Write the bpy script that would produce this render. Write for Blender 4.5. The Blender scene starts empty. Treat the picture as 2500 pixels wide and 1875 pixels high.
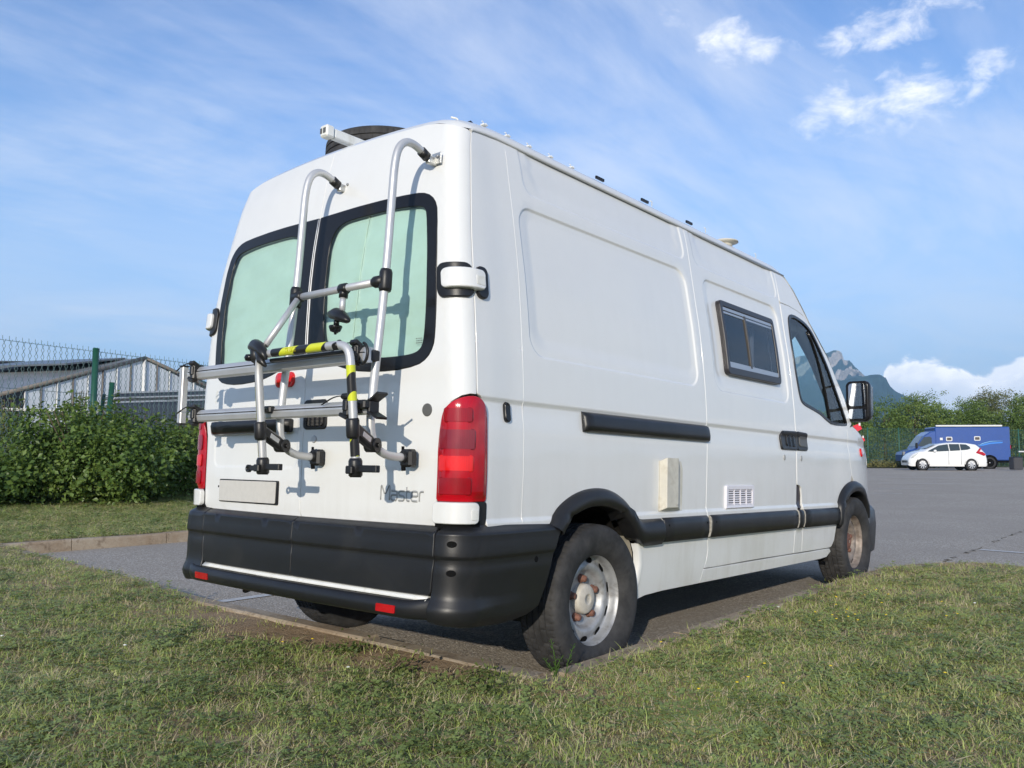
import bpy, bmesh, math, random
import numpy as np
from mathutils import Vector, Matrix
from mathutils.geometry import delaunay_2d_cdt
R = math.radians
PI = math.pi
sc = bpy.context.scene
COL = sc.collection

# ------------------------------------------------------------------ camera
def rot_cols(yaw, pitch, roll):
    cy, sy, cp, sp = math.cos(yaw), math.sin(yaw), math.cos(pitch), math.sin(pitch)
    F = np.array([cy*cp, sy*cp, sp]); Rt = np.array([sy, -cy, 0.]); U = np.cross(Rt, F)
    c, s = math.cos(roll), math.sin(roll)
    return c*Rt+s*U, -s*Rt+c*U, F
TILT = math.atan(.087/3.578)          # the van stands nose-down on the ground plane
PIV = np.array([.993, 0, 0])
MT = np.array([[math.cos(TILT), 0, math.sin(TILT)], [0, 1, 0], [-math.sin(TILT), 0, math.cos(TILT)]])
def to_world(P): return MT @ (np.array(P, float)-PIV)+PIV
CAMV = np.array([-2.33213949, -3.19697948, .93222391])
r_, u_, f_ = [MT @ v for v in rot_cols(R(40.02020273), R(5.89994116), R(1.08967978))]
CAM = to_world(CAMV)
cam_d = bpy.data.cameras.new('camera'); cam = bpy.data.objects.new('camera', cam_d); COL.objects.link(cam)
cam.matrix_world = Matrix(((r_[0], u_[0], -f_[0], CAM[0]), (r_[1], u_[1], -f_[1], CAM[1]), (r_[2], u_[2], -f_[2], CAM[2]), (0, 0, 0, 1)))
cam_d.sensor_width = 36; cam_d.lens = 2054.438/2500*36; cam_d.clip_end = 12000; cam_d.clip_start = .05
sc.camera = cam
sc.view_settings.view_transform = 'Standard'
sc.view_settings.look = 'None'
sc.view_settings.gamma = 1
sc.view_settings.use_curve_mapping = False
sc.view_settings.exposure = 0.40
sc.render.resolution_x = 1024; sc.render.resolution_y = 768

# ------------------------------------------------------------------ sun + sky
SUN = Vector((-1, -.53, .33)).normalized()
sl = bpy.data.lights.new('sun', 'SUN'); sl.energy = 3.8; sl.angle = R(.53); sl.color = (1, .92, .79)
so = bpy.data.objects.new('sun', sl); COL.objects.link(so)
so.rotation_euler = SUN.to_track_quat('Z', 'Y').to_euler()

class NT:
    """small node helper"""
    def __init__(s, tree): s.t = tree; s.n = tree.nodes; s.l = tree.links
    def add(s, typ, **kw):
        n = s.n.new(typ)
        for k, v in kw.items(): setattr(n, k, v)
        return n
    def put(s, sock, v):
        if v is None: return
        if hasattr(v, 'is_linked'): s.l.new(v, sock)
        else: sock.default_value = v
    def math(s, op, a, b=None, c=None, clamp=False):
        n = s.add('ShaderNodeMath', operation=op); n.use_clamp = clamp
        for i, v in enumerate((a, b, c)): s.put(n.inputs[i], v)
        return n.outputs[0]
    def vmath(s, op, a, b=None):
        n = s.add('ShaderNodeVectorMath', operation=op)
        s.put(n.inputs[0], a); s.put(n.inputs[1], b)
        return n.outputs['Value'] if op in ('DOT_PRODUCT', 'LENGTH') else n.outputs[0]
    def noise(s, vec, scale, detail=4, rough=.55, dist=0, out='Fac', lac=2.0):
        n = s.add('ShaderNodeTexNoise'); s.put(n.inputs['Vector'], vec); n.inputs['Scale'].default_value = scale
        n.inputs['Detail'].default_value = detail; n.inputs['Roughness'].default_value = rough; n.inputs['Distortion'].default_value = dist
        n.inputs['Lacunarity'].default_value = lac
        return n.outputs[out]
    def ramp(s, fac, stops, interp='LINEAR'):
        n = s.add('ShaderNodeValToRGB'); n.color_ramp.interpolation = interp
        while len(n.color_ramp.elements) < len(stops): n.color_ramp.elements.new(.5)
        for e, (p, c) in zip(n.color_ramp.elements, stops):
            e.position = p; e.color = (*c, 1) if len(c) == 3 else c
        s.put(n.inputs[0], fac); return n.outputs[0]
    def mrange(s, v, a, b, c=0, d=1, smooth=True):
        n = s.add('ShaderNodeMapRange', interpolation_type='SMOOTHSTEP' if smooth else 'LINEAR'); n.clamp = True
        s.put(n.inputs[0], v)
        for i, x in zip((1, 2, 3, 4), (a, b, c, d)): s.put(n.inputs[i], x)
        return n.outputs[0]
    def mix(s, f, a, b, blend='MIX'):
        n = s.add('ShaderNodeMix', data_type='RGBA', blend_type=blend)
        s.put(n.inputs[0], f)
        for i, v in ((6, a), (7, b)):
            if isinstance(v, tuple) and len(v) == 3: v = (*v, 1)
            s.put(n.inputs[i], v)
        return n.outputs[2]
    def scalev(s, vec, sx, sy, sz):
        n = s.add('ShaderNodeMapping'); s.put(n.inputs['Vector'], vec); n.inputs['Scale'].default_value = (sx, sy, sz); return n.outputs[0]

def px_dir(px, py):
    d = r_*(px-1250)/2054.438+u_*(937.5-py)/2054.438+f_
    return d/np.linalg.norm(d)

W = bpy.data.worlds.new('World'); sc.world = W; W.use_nodes = True
t = NT(W.node_tree); t.n.clear()
out = t.add('ShaderNodeOutputWorld'); bg = t.add('ShaderNodeBackground'); t.l.new(bg.outputs[0], out.inputs[0])
sky = t.add('ShaderNodeTexSky', sky_type='NISHITA'); sky.sun_disc = False
sky.sun_elevation = math.asin(SUN.z); sky.sun_rotation = math.atan2(SUN.x, SUN.y) % (2*PI)
sky.altitude = 300; sky.air_density = 1.0; sky.dust_density = .25; sky.ozone_density = 4.0
bg.inputs[1].default_value = .14
D = t.add('ShaderNodeTexCoord').outputs['Generated']
sep = t.add('ShaderNodeSeparateXYZ'); t.put(sep.inputs[0], D)
dx, dy, dz = sep.outputs
zz = t.math('MAXIMUM', dz, .02)
zc = t.math('ADD', zz, .10)
cu = t.add('ShaderNodeCombineXYZ'); t.put(cu.inputs[0], t.math('DIVIDE', dx, zc)); t.put(cu.inputs[1], t.math('DIVIDE', dy, zc))
P2 = cu.outputs[0]
rotm = t.add('ShaderNodeMapping'); t.put(rotm.inputs['Vector'], P2); rotm.inputs['Rotation'].default_value = (0, 0, R(-62)); rotm.inputs['Scale'].default_value = (.55, 1.05, 1)
n1 = t.noise(rotm.outputs[0], 1.5, 8, .60, .8)
rot2 = t.add('ShaderNodeMapping'); t.put(rot2.inputs['Vector'], P2); rot2.inputs['Rotation'].default_value = (0, 0, R(-50)); rot2.inputs['Scale'].default_value = (.8, 4.2, 1)
n2 = t.noise(rot2.outputs[0], 2.2, 6, .6, .3)
n3 = t.noise(P2, .62, 3, .5, .2)
cir = t.math('ADD', t.math('MULTIPLY', n1, .62), t.math('ADD', t.math('MULTIPLY', n2, .2), t.math('MULTIPLY', n3, .30)))
cir = t.mrange(cir, .42, .78, .04, .62)
# thin high veil gets denser towards the horizon
veil = t.math('MULTIPLY', t.mrange(dz, .42, .08), t.mrange(n1, .30, .68, .16, .50))
cir = t.math('MAXIMUM', cir, veil)
cir = t.math('MULTIPLY', cir, t.mrange(dz, .0, .08))
base = t.mix(1.0, sky.outputs[0], (.94, 1.02, 1.18), 'MULTIPLY')
base = t.mix(t.mrange(dz, .50, -.02, 0, .84), base, (2.6, 3.85, 5.5))
skc = t.mix(cir, base, (5.2, 5.5, 6.2))
# separate fair-weather puffs
puffs = [((1705, 62), .018, .6), ((1745, 85), .022, .8), ((1790, 100), .026, .9), ((1835, 108), .024, .8), ((1880, 118), .022, .7), ((1930, 130), .015, .5), ((1640, 45), .014, .45),
         ((2065, 90), .026, .9), ((2110, 75), .032, 1.0), ((2155, 70), .028, .9), ((2205, 62), .026, .8), ((2255, 45), .024, .7), ((2310, 22), .024, .6), ((2370, 5), .02, .5), ((2060, 130), .02, .5), ((2130, 145), .018, .5),
         ((2150, 195), .022, .6), ((2190, 215), .028, .8), ((2235, 235), .032, 1.0), ((2285, 240), .028, .9), ((2320, 262), .018, .6), ((2180, 258), .030, 1.0), ((2120, 262), .030, .9), ((2060, 268), .030, .9), ((2005, 290), .026, .9), ((1985, 325), .016, .6), ((2220, 280), .022, .6),
         ((2345, 208), .018, .6), ((2395, 190), .024, .8), ((2440, 172), .022, .7), ((2350, 310), .012, .4)]
acc = None
for (p, rad, am) in puffs:
    d = px_dir(*p)
    q = t.vmath('SUBTRACT', D, tuple(float(x) for x in d))
    ln = t.vmath('LENGTH', q)
    rad *= .84
    g = t.mrange(ln, rad*1.9, rad*.1, 0, am*.93)
    acc = g if acc is None else t.math('MAXIMUM', acc, g)
pn = t.noise(t.scalev(D, 1, 1, 1.9), 22, 9, .62, .3)
pf = t.math('MULTIPLY', t.mrange(t.math('ADD', acc, t.math('MULTIPLY', t.math('SUBTRACT', pn, .5), 3.0)), .25, 1.6), .85)
pf = t.math('MULTIPLY', pf, t.mrange(acc, .02, .25))
skc = t.mix(pf, skc, (7.8, 7.7, 7.6))
# cumulus bank low over the horizon
az = t.math('ARCTAN2', dy, dx)
def azof(px, py): d = px_dir(px, py); return math.atan2(d[1], d[0]), d[2]
zs = [(2105, 925), (2140, 900), (2165, 888), (2230, 885), (2300, 888), (2350, 900), (2385, 906), (2440, 880), (2500, 856), (2700, 840), (3000, 850), (3400, 900)]
prs = sorted([azof(*p) for p in zs])
amin, amax = prs[0][0], prs[-1][0]
azn = t.mrange(az, amin, amax, 0, 1, False)
fc = t.add('ShaderNodeFloatCurve'); t.put(fc.inputs['Value'], azn); cv = fc.mapping.curves[0]
while len(cv.points) < len(prs): cv.points.new(.5, .5)
for pt, (a, z) in zip(cv.points, prs): pt.location = ((a-amin)/(amax-amin), z*5)
fc.mapping.update()
hb = t.math('DIVIDE', fc.outputs[0], 5.0)
hb = t.math('MULTIPLY', hb, t.mrange(az, amax+.01, amax-.03))
sc2 = t.scalev(D, 1, 1, 1.6)
bn = t.noise(sc2, 34, 7, .6, .35); bn2 = t.noise(sc2, 11, 3, .5)
bill = t.add('ShaderNodeTexVoronoi', feature='SMOOTH_F1'); t.put(bill.inputs['Vector'], t.scalev(D, 1, 1, 1.25)); bill.inputs['Scale'].default_value = 46; bill.inputs['Smoothness'].default_value = .6
edge = t.math('ADD', t.math('ADD', t.math('MULTIPLY', t.math('SUBTRACT', bn, .5), .020), t.math('MULTIPLY', t.math('SUBTRACT', bn2, .5), .022)), t.math('MULTIPLY', t.math('SUBTRACT', .45, bill.outputs['Distance']), .014))
dd = t.math('SUBTRACT', t.math('ADD', hb, edge), dz)
bk = t.mrange(dd, -.001, .004)
bsn = t.mrange(bill.outputs['Distance'], .12, .50)
bsh = t.mrange(t.math('ADD', dd, t.math('MULTIPLY', t.math('SUBTRACT', bn2, .5), .06)), .0, .055)
bcol = t.mix(bsh, (12.5, 11.8, 11.0), (5.6, 6.2, 7.3))
bcol = t.mix(t.mrange(bn, .4, .65), t.mix(.4, bcol, (4.6, 5.2, 6.6)), bcol)
bcol = t.mix(t.math('MULTIPLY', bsn, t.mrange(dd, .0, .03, .15, .45)), bcol, (6.0, 6.3, 7.2))
bk = t.math('MULTIPLY', bk, t.mrange(dz, .005, .028, .35, .96))
skc = t.mix(bk, skc, bcol)
t.put(bg.inputs[0], skc)

# ------------------------------------------------------------------ materials
def mat(name, col, rough=.5, metal=0, coat=0, spec=.5, var=0, vscale=8, bump=0, bscale=200, dirt=None, dscale=3, emis=None, trans=0, coords='Object', rvar=0):
    m = bpy.data.materials.new(name); m.use_nodes = True; q = NT(m.node_tree)
    b = m.node_tree.nodes['Principled BSDF']
    b.inputs['Roughness'].default_value = rough; b.inputs['Metallic'].default_value = metal
    b.inputs['Coat Weight'].default_value = coat; b.inputs['Coat Roughness'].default_value = .06
    b.inputs['Specular IOR Level'].default_value = spec
    tc = q.add('ShaderNodeTexCoord').outputs[coords]
    c = (*col, 1)
    if var:
        n = q.noise(tc, vscale, 5, .6)
        c = q.mix(q.mrange(n, .3, .7), tuple(x*(1-var) for x in col), tuple(min(1, x*(1+var)) for x in col))
    if dirt:
        n = q.noise(tc, dscale, 7, .68, .6)
        c = q.mix(q.math('MULTIPLY', q.mrange(n, .48, .72), dirt[1]), c, dirt[0])
    q.put(b.inputs['Base Color'], c)
    if rvar:
        n = q.noise(tc, 5, 5, .6); q.put(b.inputs['Roughness'], q.mrange(n, .3, .7, rough-rvar, rough+rvar))
    if bump:
        n = q.noise(tc, bscale, 3, .6); bp = q.add('ShaderNodeBump'); bp.inputs['Strength'].default_value = bump; bp.inputs['Distance'].default_value = .002
        q.put(bp.inputs['Height'], n); q.put(b.inputs['Normal'], bp.outputs[0])
    return m
M = {}
def paint_mat():
    m = bpy.data.materials.new('white_paint'); m.use_nodes = True; q = NT(m.node_tree); b = m.node_tree.nodes['Principled BSDF']
    tc = q.add('ShaderNodeTexCoord').outputs['Object']
    sp = q.add('ShaderNodeSeparateXYZ'); q.put(sp.inputs[0], tc)
    st = q.noise(q.scalev(tc, 9, 9, .9), 1.6, 6, .62, .2)
    sm = q.noise(tc, 2.3, 6, .6)
    low = q.mrange(sp.outputs[2], 1.1, .35, .04, .30)
    f = q.math('MULTIPLY', q.mrange(q.math('ADD', q.math('MULTIPLY', st, .6), q.math('MULTIPLY', sm, .4)), .42, .66), low)
    c = q.mix(f, (.73, .73, .71), (.48, .45, .38))
    q.put(b.inputs['Base Color'], c)
    b.inputs['Roughness'].default_value = .38; b.inputs['Coat Roughness'].default_value = .05
    q.put(b.inputs['Coat Weight'], q.mrange(sm, .3, .7, .6, .95))
    w = q.noise(tc, 1.7, 2, .5); bp = q.add('ShaderNodeBump'); bp.inputs['Strength'].default_value = .10; bp.inputs['Distance'].default_value = .03
    q.put(bp.inputs['Height'], w); q.put(b.inputs['Coat Normal'], bp.outputs[0])
    return m
M['paint'] = paint_mat()
M['black'] = mat('black_plastic', (.0125, .0125, .0135), .38, spec=.42, var=.12, vscale=3, bump=.12, bscale=700, dirt=((.04, .037, .033), .25), dscale=3, rvar=.04)
M['gloss_black'] = mat('glossy_black', (.010, .010, .011), .20, spec=.32)
M['gap'] = mat('dark_void', (.006, .006, .006), .9, spec=.1)
M['rubber'] = mat('tyre_rubber', (.038, .037, .037), .75, spec=.3, var=.3, vscale=14, bump=.15, bscale=300, dirt=((.085, .08, .074), .4), dscale=7)
M['liner'] = mat('arch_liner', (.014, .013, .012), .8, spec=.15, dirt=((.09, .08, .065), .5), dscale=9)
M['beige'] = mat('beige_underseal', (.34, .31, .25), .8, var=.2, vscale=12, dirt=((.12, .10, .07), .7), dscale=10)
M['alu'] = mat('anodised_aluminium', (.58, .58, .58), .46, metal=.5, var=.05, rvar=.05)
M['alu2'] = mat('satin_aluminium', (.60, .60, .60), .46, metal=.65, var=.06)
M['steel'] = mat('silver_wheel_steel', (.36, .365, .37), .46, metal=.4, var=.14, vscale=20, dirt=((.11, .085, .06), .65), dscale=14)
M['dirty_steel'] = mat('dirty_wheel_steel', (.26, .22, .19), .6, metal=.3, var=.3, vscale=20, dirt=((.12, .07, .045), .7), dscale=12)
M['rust'] = mat('rusty_nut', (.17, .075, .05), .75, var=.35, vscale=60)
M['cream'] = mat('cream_hubcap', (.52, .48, .41), .55, var=.08, vscale=30, dirt=((.30, .24, .17), .35), dscale=22)
M['boxcover'] = mat('aged_cream_plastic', (.58, .55, .47), .5, var=.08, vscale=10, dirt=((.36, .31, .22), .6), dscale=9)
M['vent'] = mat('white_vent_plastic', (.72, .70, .74), .45)
M['plate'] = mat('blank_plate', (.55, .53, .49), .55, var=.03, vscale=40)
M['badge'] = mat('grey_badge', (.34, .34, .33), .4, metal=.2)
M['whiteplastic'] = mat('white_plastic', (.74, .74, .70), .45, var=.05, dirt=((.5, .46, .36), .4), dscale=12)
M['grey_plastic'] = mat('grey_plastic', (.10, .10, .095), .5)
M['inside'] = mat('cab_trim', (.03, .03, .034), .7)
M['curtain'] = mat('pale_curtain', (.55, .52, .45), .9)
M['mirror'] = mat('mirror_glass', (.8, .82, .84), .03, metal=1)
M['galv'] = mat('galvanised_bracket', (.55, .55, .53), .4, metal=.8, bump=.3, bscale=300)
M['silverblind'] = mat('silver_thermal_blind', (.62, .64, .63), .55, metal=.0, var=.04, vscale=6)

def lens_mat(name, col, seg=False):
    m = bpy.data.materials.new(name); m.use_nodes = True; q = NT(m.node_tree); b = m.node_tree.nodes['Principled BSDF']
    tc = q.add('ShaderNodeTexCoord').outputs['Object']
    n = q.noise(tc, 9, 2, .5, .3)
    wv = q.add('ShaderNodeTexWave', wave_type='BANDS', bands_direction='Y'); q.put(wv.inputs['Vector'], tc); wv.inputs['Scale'].default_value = 60
    f = q.math('ADD', q.math('MULTIPLY', q.mrange(n, .35, .7), .8), q.math('MULTIPLY', wv.outputs['Fac'], .2))
    q.put(b.inputs['Base Color'], q.mix(f, tuple(x*.8 for x in col), tuple(min(1, x*1.15) for x in col)))
    b.inputs['Roughness'].default_value = .16; b.inputs['Coat Weight'].default_value = .45; b.inputs['Coat Roughness'].default_value = .05
    b.inputs['Specular IOR Level'].default_value = .35
    bp = q.add('ShaderNodeBump'); bp.inputs['Strength'].default_value = .12; bp.inputs['Distance'].default_value = .001
    q.put(bp.inputs['Height'], wv.outputs['Fac']); q.put(b.inputs['Normal'], bp.outputs[0])
    return m
M['red'] = lens_mat('red_lens', (.42, .002, .010))
M['redbright'] = lens_mat('bright_red_lens', (.70, .012, .012))
M['pink'] = lens_mat('smoky_pink_lens', (.24, .015, .028))
M['darkred'] = lens_mat('dark_red_lens', (.28, .002, .008))
M['reflector'] = lens_mat('red_reflector', (.42, .008, .012))

def glass_mat(name, tint, refl=.06, rough=.02):
    m = bpy.data.materials.new(name); m.use_nodes = True; q = NT(m.node_tree); q.n.clear()
    o = q.add('ShaderNodeOutputMaterial'); tr = q.add('ShaderNodeBsdfTransparent'); gl = q.add('ShaderNodeBsdfGlossy'); mx = q.add('ShaderNodeMixShader')
    tr.inputs[0].default_value = (*tint, 1); gl.inputs['Roughness'].default_value = rough
    g = q.add('ShaderNodeNewGeometry'); c = q.math('ABSOLUTE', q.vmath('DOT_PRODUCT', g.outputs['Normal'], g.outputs['Incoming']))
    q.put(mx.inputs[0], q.math('ADD', q.math('MULTIPLY', q.math('POWER', q.math('SUBTRACT', 1, c, clamp=True), 5), .9), refl, clamp=True))
    q.l.new(tr.outputs[0], mx.inputs[1]); q.l.new(gl.outputs[0], mx.inputs[2]); q.l.new(mx.outputs[0], o.inputs[0])
    return m
M['greenglass'] = glass_mat('green_tinted_glass', (.80, .955, .885), .04)
M['cabglass'] = glass_mat('cab_glass', (.82, .92, .90), .04)
M['darkglass'] = glass_mat('smoked_glass', (.34, .38, .46), .10)

def tape_mat(s0, per, duty):
    m = bpy.data.materials.new('black_yellow_tape'); m.use_nodes = True; q = NT(m.node_tree); b = m.node_tree.nodes['Principled BSDF']
    tc = q.add('ShaderNodeTexCoord').outputs['Object']; sp = q.add('ShaderNodeSeparateXYZ'); q.put(sp.inputs[0], tc)
    v = q.math('DIVIDE', q.math('SUBTRACT', q.math('ADD', sp.outputs[1], sp.outputs[2]), s0), per)
    f = q.math('LESS_THAN', q.math('FRACT', q.math('ADD', v, 8.0)), duty)
    q.put(b.inputs['Base Color'], q.mix(f, (.62, .66, .03), (.015, .015, .016))); b.inputs['Roughness'].default_value = .35
    return m
M['tape'] = tape_mat(.864, .175, .457); M['tape_r'] = tape_mat(.43, .235, .30); M['tape_l'] = tape_mat(1.09, .235, .30)
M['yellow'] = mat('yellow_print', (.62, .66, .03), .35)

def asphalt_mat():
    m = bpy.data.materials.new('asphalt'); m.use_nodes = True; q = NT(m.node_tree); b = m.node_tree.nodes['Principled BSDF']
    P = q.add('ShaderNodeTexCoord').outputs['Object']
    v = q.add('ShaderNodeTexVoronoi'); q.put(v.inputs['Vector'], P); v.inputs['Scale'].default_value = 95
    w = q.add('ShaderNodeSeparateColor'); q.put(w.inputs[0], v.outputs['Color'])
    st = q.ramp(w.outputs[0], [(0, (.22, .188, .150)), (.45, (.35, .302, .245)), (.8, (.45, .39, .32)), (.93, (.58, .52, .44)), (1, (.68, .62, .54))])
    n = q.noise(P, .55, 6, .65, .3); n2 = q.noise(P, 4, 5, .6)
    c = q.mix(q.mrange(n, .35, .65, 0, .6), st, (.32, .275, .222))
    c = q.mix(q.math('MULTIPLY', q.mrange(n2, .5, .75), .35), c, (.34, .305, .26))
    q.put(b.inputs['Base Color'], c); b.inputs['Roughness'].default_value = .85
    bp = q.add('ShaderNodeBump'); bp.inputs['Strength'].default_value = .75; bp.inputs['Distance'].default_value = .006
    q.put(bp.inputs['Height'], q.math('SUBTRACT', 1, v.outputs['Distance'])); q.put(b.inputs['Normal'], bp.outputs[0])
    return m
M['asphalt'] = asphalt_mat()
def soil_mat():
    m = bpy.data.materials.new('lawn_soil'); m.use_nodes = True; q = NT(m.node_tree); b = m.node_tree.nodes['Principled BSDF']
    P = q.add('ShaderNodeTexCoord').outputs['Object']
    n = q.noise(P, 1.3, 6, .65, .4); n2 = q.noise(P, 18, 6, .7); n3 = q.noise(P, 90, 3, .6)
    br = q.mix(n2, (.24, .165, .098), (.50, .37, .24))
    gr = q.mix(n3, (.11, .115, .05), (.28, .25, .13))
    at = q.add('ShaderNodeAttribute'); at.attribute_name = 'bare'
    f = q.math('SUBTRACT', q.mrange(n, .38, .60), at.outputs['Fac'], clamp=True)
    q.put(b.inputs['Base Color'], q.mix(f, br, gr)); b.inputs['Roughness'].default_value = .95; b.inputs['Specular IOR Level'].default_value = .1
    bp = q.add('ShaderNodeBump'); bp.inputs['Strength'].default_value = .9; bp.inputs['Distance'].default_value = .02
    q.put(bp.inputs['Height'], q.math('ADD', n2, q.math('MULTIPLY', n3, .4))); q.put(b.inputs['Normal'], bp.outputs[0])
    return m
M['soil'] = soil_mat()
def kerb_mat():
    m = bpy.data.materials.new('kerb_concrete'); m.use_nodes = True; q = NT(m.node_tree); b = m.node_tree.nodes['Principled BSDF']
    P = q.add('ShaderNodeTexCoord').outputs['Generated']; P = q.add('ShaderNodeNewGeometry').outputs['Position']
    n = q.noise(P, 3, 7, .65, .3); n2 = q.noise(P, 60, 4, .65)
    c = q.mix(q.mrange(n, .35, .65), (.34, .25, .165), (.48, .40, .30)); c = q.mix(q.math('MULTIPLY', n2, .6), c, (.13, .10, .07)); n4 = q.noise(P, 9, 5, .7); c = q.mix(q.mrange(n4, .5, .66, 0, .7), c, (.15, .105, .065))
    q.put(b.inputs['Base Color'], c); b.inputs['Roughness'].default_value = .9
    bp = q.add('ShaderNodeBump'); bp.inputs['Strength'].default_value = .6; bp.inputs['Distance'].default_value = .005
    q.put(bp.inputs['Height'], n2); q.put(b.inputs['Normal'], bp.outputs[0])
    return m
M['kerb'] = kerb_mat()
M['line'] = mat('road_paint', (.55, .54, .52), .8, dirt=((.15, .14, .13), .75), dscale=25)

def leaf_mat(name, cols, scale=1.2, transl=.35, rough=.5, space='world'):
    """foliage with per-clump colour from world position and per-object random"""
    m = bpy.data.materials.new(name); m.use_nodes = True; q = NT(m.node_tree); b = m.node_tree.nodes['Principled BSDF']
    pos = q.add('ShaderNodeNewGeometry').outputs['Position']
    n = q.noise(pos, scale, 5, .7); isl = q.add('ShaderNodeNewGeometry').outputs['Random Per Island']
    oi = q.add('ShaderNodeObjectInfo').outputs['Random']
    f = q.math('ADD', q.math('MULTIPLY', q.mrange(n, .3, .7), .5), q.math('ADD', q.math('MULTIPLY', isl, .32), q.math('MULTIPLY', oi, .22)), clamp=True)
    k = len(cols)
    c = q.ramp(f, [(i/(k-1), cols[i]) for i in range(k)])
    q.put(b.inputs['Base Color'], c); b.inputs['Roughness'].default_value = rough; b.inputs['Specular IOR Level'].default_value = .35
    tl = q.add('ShaderNodeBsdfTranslucent'); q.put(tl.inputs[0], q.mix(.5, c, (.16, .22, .03)))
    mx = q.add('ShaderNodeMixShader'); mx.inputs[0].default_value = transl
    q.l.new(b.outputs[0], mx.inputs[1]); q.l.new(tl.outputs[0], mx.inputs[2])
    q.l.new(mx.outputs[0], m.node_tree.nodes['Material Output'].inputs[0])
    return m
M['bark'] = mat('bark', (.10, .075, .05), .9, var=.4, vscale=20)

# ------------------------------------------------------------------ object helpers
def link(name, me, m, parent=None, smooth=None):
    o = bpy.data.objects.new(name, me); COL.objects.link(o)
    if m is not None:
        if not me.materials:
            for x in (m if isinstance(m, (list, tuple)) else [m]): me.materials.append(x)
    if parent is not None: o.parent = parent
    return o
def tag(o, label, cat, group=None, kind=None):
    if label: o['label'] = label
    if cat: o['category'] = cat
    if group: o['group'] = group
    if kind: o['kind'] = kind
    return o
def thing(name, label, cat, loc=(0, 0, 0), rz=0, group=None):
    o = bpy.data.objects.new(name, None); COL.objects.link(o); o.location = loc; o.rotation_euler = (0, 0, rz)
    o.empty_display_size = .1
    return tag(o, label, cat, group)
def mesh_from(name, V, F, smooth=False):
    me = bpy.data.meshes.new(name); me.from_pydata([tuple(map(float, v)) for v in V], [], [tuple(map(int, f)) for f in F]); me.update()
    if smooth: me.polygons.foreach_set('use_smooth', [True]*len(me.polygons))
    return me
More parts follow.
